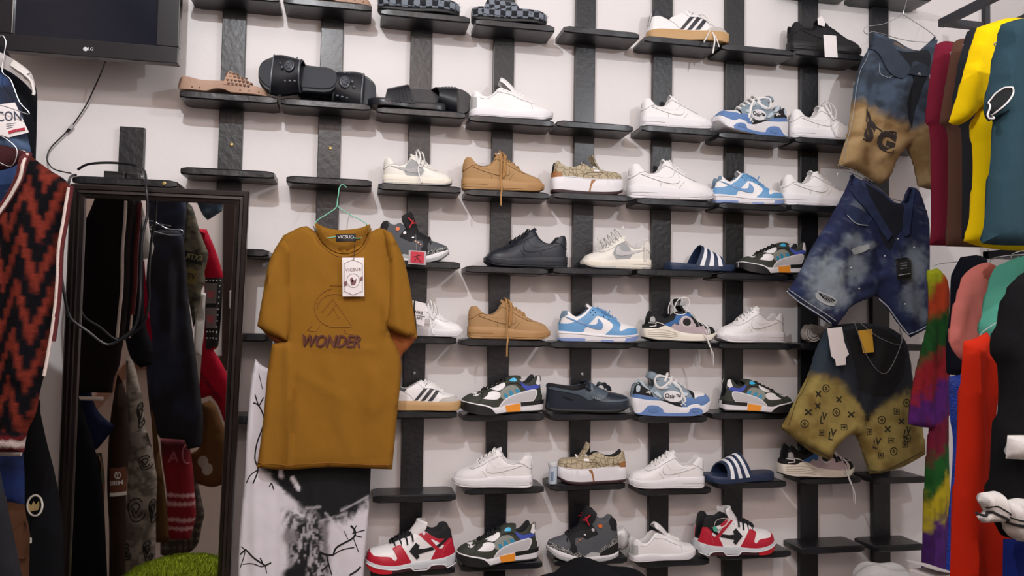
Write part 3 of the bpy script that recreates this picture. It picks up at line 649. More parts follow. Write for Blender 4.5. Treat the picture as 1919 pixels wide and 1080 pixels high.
# ---- monogram canvas platform sneaker
def canvas():
    Z = zoomframe((1480, 805), (240, 878)); root = proto('sneaker')
    top = Z([(1470, 480), (1455, 350), (1412, 255), (1370, 285), (1300, 345), (1220, 372), (1120, 372), (1040, 345), (960, 308), (900, 318), (820, 370), (700, 400), (600, 420), (480, 435), (370, 445), (270, 490), (245, 560)])
    st = Z([(1475, 545), (1330, 545), (1050, 568), (800, 600), (500, 615), (245, 600)]); sb = Z([(1485, 790), (1450, 800), (700, 868), (400, 862), (235, 800)])
    L = Last(top, st, sb, slot=(.42, .70))
    base_shoe(root, L, MONO, BLK, [('outsole', 0, .2, .006, MARO), ('midsole', .18, 1.0, 0, WHT2)])
    P = lambda nm, q, m_, f='u', off=.004, sm=True: (lambda mb: ([L.panel(mb, Z(p), f, off, sm) for p in q], part(mb, nm, m_, root)))(MB())
    P('heel_patch', [[(1335, 470), (1490, 430), (1490, 575), (1340, 575)]], LEA, off=.008, sm=False)
    P('label_patch', [[(690, 430), (778, 430), (778, 462), (690, 466)]], WHT, off=.008, sm=False)
    P('sole_inlay', [[(755, 605), (830, 605), (850, 680), (875, 800), (845, 800), (820, 690)]], LEA, 's', .005)
    m = MB(); L.seam(m, Z([(245, 592), (500, 606), (800, 592), (1050, 558), (1340, 535)]), .006, 'u', .006); part(m, 'foxing_stripe', WHT2, root)
    m = MB(); L.seam(m, Z([(975, 545), (930, 500), (850, 478), (760, 480), (620, 480)]), .003, off=.004); part(m, 'stitching', M_('brown_seam', '#4b4030', .9), root)
    m = MB(); L.tongue(m, Z([(600, 450), (650, 380), (720, 270), (770, 150)]), w0=.06, w1=.095, th=.02); part(m, 'tongue', MONO, root)
    m = MB(); L.laces(m, [.60, .65], r=.014); hang(m, [(.70, 0, .36), (.74, .02, .39), (.71, .05, .33), (.69, .03, .30)], .013); part(m, 'laces', WLACE, root)
    return root
P_CANVAS = canvas()

# ---- black, blue and cream-soled runner
TX_C = None
def cruiser():
    Z = zoomframe((140, 825), (1435, 835)); root = proto('sneaker')
    top = Z([(205, 540), (232, 400), (290, 298), (350, 330), (430, 400), (540, 440), (640, 400), (720, 330), (830, 300), (930, 318), (1020, 405), (1110, 480), (1230, 525), (1350, 555), (1410, 610), (1432, 660)])
    st = Z([(175, 600), (350, 605), (420, 575), (500, 555), (570, 575), (700, 645), (1000, 690), (1250, 705), (1432, 660)]); sb = Z([(130, 765), (250, 800), (400, 822), (800, 832), (1250, 820), (1440, 700)])
    L = Last(top, st, sb, slot=(.50, .80))
    base_shoe(root, L, BLK, BLK, [('outsole', 0, .12, .002, BLKR), ('midsole', .10, 1, 0, CREAM)])
    P = lambda nm, q, m_, f='u', off=.004, sm=True: (lambda mb: ([L.panel(mb, Z(p), f, off, sm) for p in q], part(mb, nm, m_, root)))(MB())
    P('blue_quarter', [[(440, 545), (640, 460), (700, 372), (850, 345), (940, 335), (960, 395), (800, 405), (740, 460), (735, 530), (640, 520), (575, 570), (500, 555)]], BLU, off=.006)
    P('side_panel', [[(575, 585), (650, 518), (730, 545), (738, 470), (810, 395), (905, 400), (965, 450), (1000, 520), (1140, 560), (1235, 640), (1245, 700), (1000, 700), (700, 655)]], PINKG, off=.008)
    P('heel_window', [[(228, 490), (238, 415), (275, 400), (308, 430), (312, 495)]], G1, off=.008)
    P('round_logo', [[(865+66*math.cos(a), 492+62*math.sin(a)) for a in np.linspace(0, 5.9, 14)]], BLK, off=.012)
    P('forefoot_window', [[(1015, 490), (1060, 500), (1065, 575), (1015, 575)], [(1085, 520), (1150, 560), (1085, 565)]], BLK, off=.012, sm=False)
    m = MB()
    for q in ([(215, 510), (320, 515), (325, 560), (220, 575)], [(320, 500), (400, 515), (470, 545)], [(1190, 550), (1260, 600), (1265, 700)], [(1180, 510), (1240, 560), (1330, 575), (1400, 580)], [(1225, 570), (1240, 640), (1240, 700)], [(690, 360), (780, 372), (860, 345), (890, 310)]): L.seam(m, Z(q), .006, off=.010)
    L.seam(m, Z([(865+92*math.cos(a), 492+88*math.sin(a)) for a in np.linspace(.5, 5.2, 12)]), .005, off=.010)
    part(m, 'white_piping', WLACE, root)
    m = MB()
    for k in range(4): L.seam(m, Z([(190, 640+32*k), (440, 640+32*k+(4 if k else -14)), (700, 690+24*k)]), .004, 's', .003)
    part(m, 'sole_grooves', M_('cream_groove', '#bdb6a2', .7), root)
    m = MB(); L.tongue(m, Z([(950, 400), (860, 290), (800, 180), (790, 85)]), w0=.06, w1=.11, th=.03, tip=.75); tg = part(m, 'tongue', BLK, root)
    m = MB(); hang(m, [(x, -.118, z) for x, z in Z([(655, 350), (660, 220), (720, 110), (810, 70), (890, 90), (920, 160), (880, 270), (850, 315)])], .007, 1)
    hang(m, [(x, .118, z) for x, z in Z([(655, 350), (660, 220), (720, 110), (810, 70), (890, 90), (920, 160), (880, 270), (850, 315)])], .007, 1); part(m, 'tongue_piping', WLACE, tg)
    m = MB(); m.box(.47*SL, .55*SL, -.125*SL, .125*SL, .48*SL, .53*SL); part(m, 'tongue_label', G2, tg, bevel=.001)
    m = MB(); L.laces(m, [.62+.045*i for i in range(4)], r=.011)
    for sg in (1, -1):
        hang(m, [(.62, .05*sg, .40), (.68, .10*sg, .39), (.73, .13*sg, .22), (.78, .18*sg, .10), (.82, .235*sg, .02), (.86, .25*sg, -.12), (.87, .25*sg, -.27)], .010, .5)
        hang(m, [(.66, .05*sg, .38), (.74, .10*sg, .30), (.81, .14*sg, .18), (.82, .20*sg, .08), (.82, .24*sg, -.02), (.88, .25*sg, -.14), (.89, .25*sg, -.30)], .010, .5)
    part(m, 'laces', WLACE, root)
    return root
P_CRUISER = cruiser()

# ---- plain white tennis sneaker
def tennis():
    Z = zoomframe((140, 868), (1675, 888)); root = proto('sneaker')
    top = Z([(150, 560), (165, 440), (220, 385), (290, 425), (360, 482), (440, 485), (520, 440), (600, 355), (690, 298), (760, 318), (870, 350), (1000, 392), (1150, 462), (1300, 532), (1450, 590), (1580, 620), (1645, 690)])
    st = Z([(140, 735), (400, 705), (600, 715), (850, 755), (1200, 742), (1675, 700)]); sb = Z([(135, 850), (300, 868), (1000, 878), (1400, 888), (1680, 795)])
    L = Last(top, st, sb, slot=(.38, .76))
    base_shoe(root, L, WHT, WLIN, [('outsole', 0, .2, .006, WHT2), ('midsole', .16, 1, 0, WHT2)])
    m = MB(); L.panel(m, Z([(145, 500), (240, 520), (240, 700), (140, 735)]), off=.005); part(m, 'heel_counter', G1, root)
    m = MB(); L.panel(m, Z([(600, 360), (690, 290), (870, 345), (1150, 455), (1330, 540), (1250, 580), (1050, 520), (870, 430), (700, 400)]), off=.005); part(m, 'eyestay', WHT, root)
    m = MB(); L.seam(m, Z([(600, 400), (700, 405), (870, 435), (1050, 525), (1250, 585)]), .0028); L.seam(m, Z([(1230, 590), (1250, 700)]), .0028); L.seam(m, Z([(290, 520), (420, 540), (560, 450), (640, 370)]), .0028); part(m, 'stitching', WSEAM, root)
    m = MB(); L.tongue(m, Z([(1200, 520), (1000, 360), (900, 250), (790, 150), (690, 100)]), w0=.06, w1=.09, th=.035, curve=.6); part(m, 'tongue', WHT, root)
    m = MB(); L.laces(m, [.56+.042*i for i in range(5)]); part(m, 'laces', WLACE, root)
    m = MB(); L.dots(m, Z([(815, 370), (720, 345)]), .007, off=.006); part(m, 'eyelets', WSEAM, root)
    return root
P_TENNIS = tennis()

# ---- dark loafer with tassels
def loafer():
    Z = zoomframe((100, 572), (745, 566)); root = proto('loafer')
    top = Z([(92, 440), (100, 385), (118, 362), (200, 376), (300, 388), (380, 372), (425, 345), (470, 372), (560, 412), (650, 432), (715, 450), (738, 478)])
    st = Z([(95, 540), (400, 548), (742, 525)]); sb = Z([(85, 560), (150, 570), (600, 568), (750, 530)])
    L = Last(top, st, sb, slot=(.52, .58), solex=.004, roll=3.2, open_=.92)
    base_shoe(root, L, CHARL, BLK, [('outsole', 0, 1, 0, BLKR)])
    P = lambda nm, q, m_, f='u', off=.004, sm=True: (lambda mb: ([L.panel(mb, Z(p), f, off, sm) for p in q], part(mb, nm, m_, root)))(MB())
    P('collar_band', [[(100, 365), (118, 358), (250, 378), (370, 375), (420, 420), (440, 455), (400, 465), (330, 425), (200, 395), (105, 382)]], CHAR2, off=.008)
    P('saddle_strap', [[(395, 335), (430, 335), (560, 400), (550, 425), (490, 462), (418, 442)]], CHAR2, off=.016)
    P('apron_ridge', [[(490, 460), (600, 462), (735, 462), (738, 474), (600, 476), (490, 472)]], CHAR2, off=.008)
    P('side_loop', [[(205, 435), (280, 460), (278, 472), (205, 446)]], NSEAM, off=.006)
    m = MB()
    for sg in (1, -1):
        for k in range(5):
            hang(m, [(.63, .02*sg, .335), (.68+.01*k, (.04+.008*k)*sg, .33), (.71+.008*k, (.05+.01*k)*sg, .265)], .012, .6)
        hang(m, [(.60, 0, .31), (.63, .03*sg, .345), (.66, .02*sg, .33)], .016, .8)
    part(m, 'tassels', CHARL, root)
    m = MB(); L.tongue(m, Z([(490, 400), (440, 358), (405, 322)]), w0=.11, w1=.13, th=.03, tip=.95, curve=.5); part(m, 'tongue', CHARL, root)
    m = MB()
    for i in range(5): L.seam(m, Z([(432+14*i, 430+6*i), (434+14*i, 448+5*i)]), .004, off=.018, smooth=False)
    part(m, 'stitching', M_('pale_stitch', '#9aa2a8', .8), root)
    return root
P_LOAFER = loafer()

# ---- sandals
def strap(mb, base0, base1, crest0, crest1, wfun, th=.016, nseg=16, ns=9, flare=.01, pw=2.2, mi=0):
    # band over the foot: base line (x0,z0)-(x1,z1) at each edge, crest line at the centre; units of shoe length
    outer = []; inner = []
    for k in range(ns+1):
        t = k/ns; ro = []; ri = []
        for j in range(nseg+1):
            u = -1+2*j/nseg; c = max(0, 1-abs(u)**pw)**.5; X = (base0[0]+(base1[0]-base0[0])*t)*(1-c)+(crest0[0]+(crest1[0]-crest0[0])*t)*c
            Zz = (base0[1]+(base1[1]-base0[1])*t)*(1-c)+(crest0[1]+(crest1[1]-crest0[1])*t)*c
            w = float(wfun(min(max(X, 0), 1)))+flare; ro.append((X*SL, u*w*SL, Zz*SL)); ri.append((X*SL, u*(w-th)*SL, (Zz-th*c)*SL))
        outer.append(ro); inner.append(ri)
    n = nseg+1; v = [p for r in outer for p in r]+[p for r in inner for p in r]; o = (ns+1)*n; f = []
    for k in range(ns):
        for j in range(nseg):
            a = k*n+j; f += [(a, a+1, a+n+1, a+n), (o+a, o+a+n, o+a+n+1, o+a+1)]
    for j in range(nseg):
        f.append((j, o+j, o+j+1, j+1)); a = ns*n+j; f.append((a, a+1, o+a+1, o+a))
    for k in range(ns):
        a = k*n; f.append((a, a+n, o+a+n, o+a)); a = k*n+nseg; f.append((a, o+a, o+a+n, a+n))
    mb.add(v, f, mi); return outer
def sandal(top, bot, matb, mats_, strapargs, cat='slide_sandal', wide=1.15):
    root = thing(cat, '', 'shoe'); L = Last([(0, .2), (1, .1)], top, bot, wide=wide, solex=.002)
    m = MB(); L.band(0, 1, 0, mb=m, bulge=.006); part(m, 'sole', matb, root)
    return root, L
NB = M_('navy_rubber', '#20304e', .5); BSL = M_('black_slide_rubber', '#1b1e24', .33, bump=.05); TANW = M_('tan_cork', '#a98a76', .6, var=.08, vscale=14); WSTR = M_('white_stripe', '#e8eaef', .5)
def adi(name='slide_sandal'):
    root, L = sandal([(0, .105), (.1, .098), (.4, .085), (.7, .085), (.9, .095), (1, .10)], [(0, .01), (.05, 0), (.85, 0), (1, .035)], NB, None, None)
    m = MB(); b0, b1, c0, c1 = (.36, .06), (.78, .06), (.50, .36), (.74, .24); strap(m, b0, b1, c0, c1, L.W); st = part(m, 'strap', NB, root)
    m = MB()
    for a in (.14, .44, .74):
        f = lambda p, q, t: (p[0]+(q[0]-p[0])*t, p[1]+(q[1]-p[1])*t+.004)
        strap(m, f(b0, b1, a), f(b0, b1, a+.14), f(c0, c1, a), f(c0, c1, a+.14), L.W, th=.012, ns=2, flare=.015)
    part(m, 'strap_stripe', WSTR, root)
    return root
P_ADI = adi()
def black_slide():
    root, L = sandal([(0, .13), (.1, .12), (.4, .10), (.7, .09), (.9, .10), (1, .12)], [(0, .01), (.05, 0), (.85, 0), (1, .03)], BSL, None, None, wide=1.25)
    m = MB(); L.band(1.0, 1.15, .035, mb=m); part(m, 'footbed', M_('dark_footbed', '#23262e', .6), root)
    m = MB(); strap(m, (.42, .08), (.84, .08), (.46, .34), (.82, .26), L.W); part(m, 'strap', BSL, root)
    m = MB()
    for t in (.47, .81): strap(m, (t-.03 if t < .6 else t+.01, .08), (t-.01 if t < .6 else t+.03, .08), (t, .345 if t < .6 else .27), (t+.015, .345 if t < .6 else .27), L.W, flare=.016, ns=1)
    for k in range(5):
        for sg in (1, -1): m.sphere(((.52+.06*k)*SL, sg*.135*SL, (.27-.012*k)*SL), .010*SL, 5, (1.8, 1, .7))
    part(m, 'strap_trim', M_('grey_stitch', '#5b6068', .4), root)
    m = MB(); R = .062
    for sg in (1,):
        m.lathe([(0, .006), (R*.5, .008), (R*.62, .002), (R*.8, .010), (R, .008), (R*1.06, -.004)], 24)
        m.v = [((.60+p[0])*SL, p[1]*SL, (p[2]+.338-(p[0])*.20-2.0*p[1]**2)*SL) for p in m.v]
        for k in range(6):
            a = k*1.05; m.sphere(((.60+.028*math.cos(a))*SL, .028*math.sin(a)*SL, .348*SL), .012*SL, 5, (1, 1, .5))
        m.sphere((.69*SL, .02*SL, .322*SL), .022*SL, 6, (1, .8, .5)); m.sphere((.72*SL, -.03*SL, .31*SL), .016*SL, 6, (1, .8, .5))
    part(m, 'medallion', M_('grey_emblem', '#444950', .28), root)
    return root
P_BSLIDE = black_slide()
def ribbed_slide():
    root, L = sandal([(0, .10), (.4, .085), (1, .10)], [(0, .01), (.05, 0), (.85, 0), (1, .03)], BSL, None, None, wide=1.2)
    m = MB(); b0, b1, c0, c1 = (.40, .05), (.80, .05), (.50, .34), (.76, .26); strap(m, b0, b1, c0, c1, L.W); part(m, 'strap', BSL, root)
    m = MB(); f = lambda p, q, t: (p[0]+(q[0]-p[0])*t, p[1]+(q[1]-p[1])*t)
    for a in np.arange(.02, .95, .14): strap(m, f(b0, b1, a), f(b0, b1, a+.07), f(c0, c1, a), f(c0, c1, a+.07), L.W, flare=.02, ns=1)
    part(m, 'strap_ribs', BSL, root); return root
P_RIB = ribbed_slide()
def clog():
    Z = zoomframe((60, 535), (1700, 668)); root = thing('clog', '', 'shoe')
    top = Z([(60, 400), (140, 270), (200, 270), (330, 300), (500, 345), (880, 370), (1150, 420), (1400, 470), (1620, 520), (1700, 600)]); bot = Z([(60, 450), (110, 510), (200, 522), (590, 560), (700, 525), (820, 520), (920, 545), (1050, 610), (1350, 640), (1700, 655)])
    L = Last([(0, .3), (1, .2)], top, bot, wide=1.1, solex=.002)
    m = MB(); L.band(0, 1, 0, mb=m); part(m, 'sole', TANW, root)
    (a, b, c, d) = Z([(880, 440), (1340, 510), (990, 130), (1400, 380)])
    m = MB(); strap(m, a, b, c, d, L.W, pw=3); st = part(m, 'strap', M_('tan_strap_leather', '#b08c76', .5), root)
    m = MB()                                      # rows of little heart studs on both flanks
    for r in range(4):
        for k in range(6):
            x, z = Z([(930+72*k+(3-r)*22, 430-75*r+12*k)])[0]
            if r == 3 and k > 3: continue
            for sg in (1, -1):
                w = (float(L.W(min(max(x, 0), 1)))+.01)*(max(.02, 1-((max(0, z-.04))/.27)**2*.55))+.006
                for dx in (-.007, .007): m.sphere(((x+dx)*SL, sg*w*SL, z*SL), .010*SL, 4, (1, .7, 1))
                m.sphere((x*SL, sg*w*SL, (z-.011)*SL), .009*SL, 4, (.8, .7, 1.2))
    part(m, 'heart_studs', M_('dark_stud', '#5a4030', .5), root)
    m = MB()
    for x in (.17, .25, .70, .80, .90):
        for sg in (1, -1): m.sphere((x*SL, sg*(float(L.W(x))+.004)*SL, (float(L.zb(x))+.035)*SL), .010*SL, 4)
    part(m, 'sole_tacks', M_('brass_tack', '#9c7a5c', .4, metal=.5), root)
    return root
P_CLOG = clog()
def checker_mat():
    m = mat('checker_plush', '#666666', .95, bump=.8, bscale=900); nt = m.node_tree; b = nt.nodes['Principled BSDF']; tc = nt.nodes.new('ShaderNodeTexCoord')
    c = nt.nodes.new('ShaderNodeTexChecker'); c.inputs['Scale'].default_value = 1/.021; c.inputs[1].default_value = lin('#25282f'); c.inputs[2].default_value = lin('#868f9b')
    n = nt.nodes.new('ShaderNodeTexNoise'); n.inputs['Scale'].default_value = 120
    mx = nt.nodes.new('ShaderNodeVectorMath'); mx.operation = 'MULTIPLY_ADD'; mx.inputs[1].default_value = (.006,)*3
    nt.links.new(tc.outputs['Object'], n.inputs[0]); nt.links.new(n.outputs['Color'], mx.inputs[0]); nt.links.new(tc.outputs['Object'], mx.inputs[2]); nt.links.new(mx.outputs[0], c.inputs[0]); nt.links.new(c.outputs[0], b.inputs['Base Color']); return m
CHK = checker_mat()
def slipper():
    root = thing('slipper', '', 'shoe'); L = Last([(0, .2), (1, .1)], [(0, .16), (.1, .17), (.9, .16), (1, .14)], [(0, .02), (.05, 0), (.9, 0), (1, .02)], wide=1.25, solex=.004)
    m = MB(); L.band(0, .25, .01, mb=m); part(m, 'outsole', BLKR, root)
    m = MB(); L.band(.25, 1, 0, mb=m, bulge=.02); part(m, 'plush_sole', CHK, root)
    m = MB(); strap(m, (.12, .12), (.62, .12), (.22, .36), (.55, .30), L.W, th=.04); part(m, 'plush_strap', CHK, root)
    rnd = random.Random(3); m = MB()                        # pile
    for i in range(260):
        x = rnd.random(); sg = rnd.choice((1, -1)); y = float(L.side(x, 0))*sg; z = rnd.uniform(.05, .16); d = rnd.uniform(.012, .03)
        ex = -1 if x < .04 else (1 if x > .96 else 0)
        m.tube([(x*SL, y*SL, z*SL), ((x+ex*d+rnd.uniform(-.01, .01))*SL, (y+sg*d)*SL, (z+rnd.uniform(-.01, .02))*SL)], [.003*SL, .001*SL], 3, cap=False)
    f = part(m, 'plush_pile', CHK, root); f['kind'] = 'stuff'
    return root
P_SLIPPER = slipper()
PROTOS = [P_WHITE, P_WHITE_LOOSE, P_TAN, P_NAVY, P_BLACK, P_CREAM, P_CREAM_WILD, P_DUNK, P_STRIPE, P_STRIPE_LOOSE, P_RUNNER, P_ARROW, P_HIGH, P_SKATE, P_CANVAS, P_CRUISER, P_TENNIS, P_LOAFER, P_ADI, P_BSLIDE, P_RIB, P_CLOG, P_SLIPPER]
_used = set()
def take(p):
    if p.name in _used: return copy_tree(p)
    _used.add(p.name); return p
# ================================================================== room
WALLM = M_('painted_plaster', '#e4e0df', .8, bump=.25, bscale=30, var=.03, vscale=3)
def struct(name, mb, m, **k):
    o = mb.build(name, m, None, smooth=False, **k); o['kind'] = 'structure'; return o
XL, XR, YF, ZC = -2.05, 2.02, -4.9, 3.5
struct('wall_back', MB().box(XL-.1, XR+.1, 0, .12, 0, ZC), WALLM)
struct('wall_left', MB().box(XL-.12, XL, YF, 0, 0, ZC), M_('grey_plaster', '#7b6c63', .9))
struct('wall_right', MB().box(XR, XR+.12, YF, 0, 0, ZC), WALLM)
struct('wall_front', MB().box(XL-.1, XR+.1, YF-.12, YF, 0, ZC), WALLM)
struct('ceiling', MB().box(XL-.1, XR+.1, YF-.1, .12, ZC, ZC+.1), M_('ceiling_paint', '#d9cfc8', .8))
struct('floor', MB().box(XL-.1, XR+.1, YF-.1, .12, -.1, 0), M_('grey_floor', '#55483f', .5, var=.1))
# ---- shelving columns: black painted timber uprights with short boards nailed across
BW = M_('black_painted_timber', '#0e1016', .40, bump=.35, bscale=60, var=.25, vscale=30, coat=.2, spec=.5)
POSTX = {1: 434, 2: 619, 3: 784, 4: 939, 5: 1093, 6: 1239.5, 7: 1376, 8: 1516.5, 9: 1652}
POSTY = {1: 200, 2: 200, 3: 350, 4: 400, 5: 400, 6: 400, 7: 450, 8: 450, 9: 900}
SH = {  # (row,col): (front left px, front right px, bottom edge px at the upright, raise)
 (0, 8): (1478, 1608, 3), (0, 9): (1608, 1757, 18),
 (1, 1): (348, 524, 22), (1, 2): (528, 698, 40), (1, 3): (712, 882, 59), (1, 4): (890, 1041, 75), (1, 5): (1055, 1200, 87), (1, 6): (1207, 1349, 104), (1, 7): (1352, 1489, 118), (1, 8): (1492, 1622, 127), (1, 9): (1625, 1757, 136),
 (2, 1): (333, 520, 207), (2, 2): (523, 695, 220), (2, 3): (705, 873, 234), (2, 4): (879, 1040, 248), (2, 5): (1043, 1188, 257), (2, 6): (1202, 1343, 264), (2, 7): (1347, 1483, 276), (2, 8): (1490, 1620, 284), (2, 9): (1624, 1750, 290),
 (3, 1): (332, 518, 343), (3, 2): (531, 701, 358), (3, 3): (704, 868, 370), (3, 4): (870, 1033, 380), (3, 5): (1035, 1187, 385), (3, 6): (1190, 1343, 395), (3, 7): (1345, 1478, 402), (3, 8): (1480, 1610, 406), (3, 9): (1614, 1742, 408),
 (4, 1): (332, 508, 485), (4, 2): (520, 700, 495), (4, 3): (704, 867, 507), (4, 4): (869, 1031, 517), (4, 5): (1033, 1189, 519), (4, 6): (1191, 1338, 522), (4, 7): (1341, 1481, 528), (4, 8): (1484, 1610, 531), (4, 9): (1614, 1740, 533),
 (5, 1): (332, 508, 640), (5, 2): (520, 699, 648), (5, 3): (702, 860, 645), (5, 4): (862, 1026, 650), (5, 5): (1029, 1187, 654), (5, 6): (1192, 1338, 654), (5, 7): (1341, 1495, 655), (5, 8): (1498, 1622, 656), (5, 9): (1626, 1740, 657),
 (6, 1): (332, 505, 795), (6, 2): (520, 697, 790), (6, 3): (700, 861, 785), (6, 4): (864, 1024, 790), (6, 5): (1027, 1188, 789), (6, 6): (1193, 1329, 793), (6, 7): (1332, 1477, 787), (6, 8): (1482, 1612, 785), (6, 9): (1620, 1738, 783),
 (7, 3): (694, 859, 942), (7, 4): (867, 1024, 927), (7, 5): (1028, 1176, 920), (7, 6): (1196, 1337, 929), (7, 7): (1341, 1478, 917), (7, 8): (1498, 1618, 909), (7, 9): (1634, 1742, 908),
 (8, 3): (690, 857, 1080), (8, 4): (860, 1021, 1070), (8, 5): (1036, 1180, 1061), (8, 6): (1195, 1334, 1064), (8, 7): (1347, 1487, 1050), (8, 8): (1498, 1626, 1040), (8, 9): (1636, 1737, 1036)}
SD, STH = .122, .025                     # board depth and thickness
ZT = {}; POSTW = {}
ORD = ['leftmost', 'second', 'third', 'fourth', 'fifth', 'sixth', 'seventh', 'eighth', 'rightmost']
def board(x0, x1, z, root, rnd):
    m = MB(); n = 14; b = .004; pr = [(0, 0), (SD-b, 0), (SD, b), (SD, STH-b), (SD-b, STH), (0, STH)]; v = []; f = []
    for i in range(n+1):
        t = i/n; x = x0+(x1-x0)*t; e = b if i in (0, n) else 0
        wob = [rnd.uniform(-.0007, .0007) for _ in pr]
        for (d, h), w in zip(pr, wob): v.append((x, -.001-(d if d < .01 else d+w-e), z+h+(e if h < .015 else -e)*(1 if i in (0, n) else 0)))
    k = len(pr)
    for i in range(n):
        for j in range(k): f.append((i*k+j, i*k+(j+1) % k, (i+1)*k+(j+1) % k, (i+1)*k+j))
    f.append(tuple(range(k))[::-1]); f.append(tuple(n*k+j for j in range(k))); m.add(v, f)
    o = m.build('shelf_board', BW, root, smooth=True, angle=math.radians(30)); return o
for c in range(1, 10):
    px = W(POSTX[c], POSTY[c], -.02)[0]; POSTW[c] = px
    root = thing('shoe_rack_column', 'black timber rack upright carrying short shoe boards, %s of the nine tall columns on the wall%s' % (ORD[c-1], '' if c in (1, 9) else ' from the left'), 'shoe rack', (px, 0, 0), group='wall rack columns')
    rnd = random.Random(c); zb = .12
    m = MB().box(-.038, .038, -.022, -.0005, zb, 3.05); m.build('upright', BW, root, smooth=False, bevel=.002)
    for r in range(0, 9):
        if (r, c) not in SH: continue
        xl, xr, yb = SH[(r, c)]; above = r <= 4
        z = W(POSTX[c], yb, -.004 if above else -SD)[2]; yy = yb
        x0 = W(xl, yy, -SD)[0]-px; x1 = W(xr, yy, -SD)[0]-px; mid = (x0+x1)/2; hw = min(.155, (x1-x0)/2)-(.008 if r >= 3 else .003)
        ZT[(r, c)] = z+STH; board(mid-hw, mid+hw, z, root, rnd)
    scr = {1: [(434, 271)], 2: [(619, 278)], 5: [(1091, 307), (1091, 702)], 3: [(776, 700)]}.get(c, [])
    for q in scr:
        p = W(q[0], q[1], -.022); m = MB(); m.lathe([(0, -.0035), (.003, -.0035), (.0036, -.005), (.006, -.004), (.0065, 0)], 12, 'y', (p[0]-px, -.022, p[2])); m.build('screw', M_('brass_screw', '#b9a670', .35, metal=.8) if c < 3 else M_('steel_screw', '#8f9296', .35, metal=.8), root)
# the short upright and board over the mirror
px = W(246, 290, -.02)[0]
root = thing('rack_stub', 'short black timber upright with one board standing above the mirror', 'shoe rack', (px, 0, 0))
zt = W(246, 238, -.02)[2]; z = W(246, 349, -SD)[2]
MB().box(-.038, .038, -.022, -.0005, z-1.2, zt).build('upright', BW, root, smooth=False, bevel=.002)
xa, xb = W(135, 340, -SD)[0]-px, W(331, 345, -SD)[0]-px
board(xa, xb, z, root, random.Random(5)); ZT['stub'] = z+STH
p = W(308, 344, -SD); m = MB(); m.lathe([(0, -.0035), (.003, -.0035), (.0036, -.005), (.006, -.004), (.0065, 0)], 12, 'y', (p[0]-px, -SD-.001, z+.013)); m.build('screw', M_('brass_screw'), root)

# ================================================================== footwear on the boards
def place(p, row, col, xl, xr, toe, label, yaw=0, y=None, group=None, cat='shoe', dz=0, z=None, roll=0, sc=1, pitch=0):
    y = {1: -.068, 2: -.070, 3: -.074, 4: -.078, 5: -.084, 6: -.090, 7: -.096, 8: -.098}[row] if y is None else y
    zt = (ZT[(row, col)] if z is None else z)+dz+.0005
    yl = yr = None
    # pixel height of the board at this depth, to turn pixels into x
    a = W(xl, PX((POSTW[col], y, zt))[1], y); b = W(xr, PX((POSTW[col], y, zt))[1], y)
    L = (b[0]-a[0])/math.cos(math.radians(yaw))/1.02*sc; s = L/SL; o = take(p); o.scale = (s, s, s)
    o['label'] = label; o['category'] = cat
    if group: o['group'] = group
    elif 'group' in o: del o['group']
    o['label'] = label; yr_ = math.radians(yaw); cx = (a[0]+b[0])/2
    if toe == 'R': o.rotation_euler = (math.radians(roll), math.radians(pitch), -yr_); o.location = (cx-L/2*math.cos(yr_), y+L/2*math.sin(yr_), zt)
    else: o.rotation_euler = (math.radians(roll), math.radians(pitch), math.pi+yr_); o.location = (cx+L/2*math.cos(yr_), y+L/2*math.sin(yr_), zt)
    return o
pl = place
# top row in view
c0 = pl(P_CLOG, 1, 2, 535, 698, 'R', 'tan clog beside the television, mostly cut off by the picture top edge', group=None)
pl(P_SLIPPER, 1, 3, 706, 862, 'R', 'black and grey checked plush slipper, left of the pair, cut off at the picture top', y=-.078)
pl(P_SLIPPER, 1, 4, 882, 1024, 'R', 'black and grey checked plush slipper with its whole strap in view, right of the pair', y=-.078)
pl(P_STRIPE_LOOSE, 1, 6, 1215, 1360, 'R', 'white sneaker with three dark stripes and gum sole, loose laces hanging down, top board', yaw=6)
bk = pl(P_BLACK, 1, 8, 1478, 1608, 'R', 'all black sneaker with white paper tags on the top board at right', yaw=2)
# second row
pl(P_CLOG, 2, 1, 333, 506, 'R', 'tan clog with heart studs on its strap, on the board below the television', y=-.08)
pl(P_TENNIS, 2, 4, 879, 1035, 'R', 'plain white leather sneaker with tongue sticking up, right of the black slides', yaw=0)
pl(P_WHITE, 2, 6, 1201, 1331, 'R', 'white sneaker on the second board, left of the puffy blue and grey sneaker', yaw=3)
pl(P_SKATE, 2, 7, 1333, 1476, 'L', 'puffy blue and grey skate sneaker pointing left, on the upper of its two boards', yaw=8)
pl(P_WHITE_LOOSE, 2, 8, 1480, 1606, 'R', 'white sneaker beside the faded shorts with lettering, right of the upper puffy blue sneaker', yaw=3)
# third row
pl(P_CREAM, 3, 3, 717, 846, 'R', 'cream and grey sneaker with laces hanging, above the mustard shirt sleeve', yaw=8)
pl(P_TAN, 3, 4, 865, 1018, 'R', 'tan sneaker with hanging laces on the third board, upper of the two tan ones', yaw=4)
pl(P_CANVAS, 3, 5, 1032, 1165, 'R', 'beige monogram canvas sneaker on white platform sole pointing right, upper of the two', yaw=0)
pl(P_WHITE, 3, 6, 1177, 1333, 'R', 'white sneaker between the monogram canvas sneaker and the blue and white one', yaw=4)
pl(P_DUNK, 3, 7, 1334, 1463, 'R', 'sky blue and white sneaker on the third board, left of the ripped denim shorts', yaw=5)
pl(P_WHITE, 3, 8, 1465, 1596, 'R', 'white sneaker partly behind the ripped denim shorts, right of the blue and white one', yaw=4)
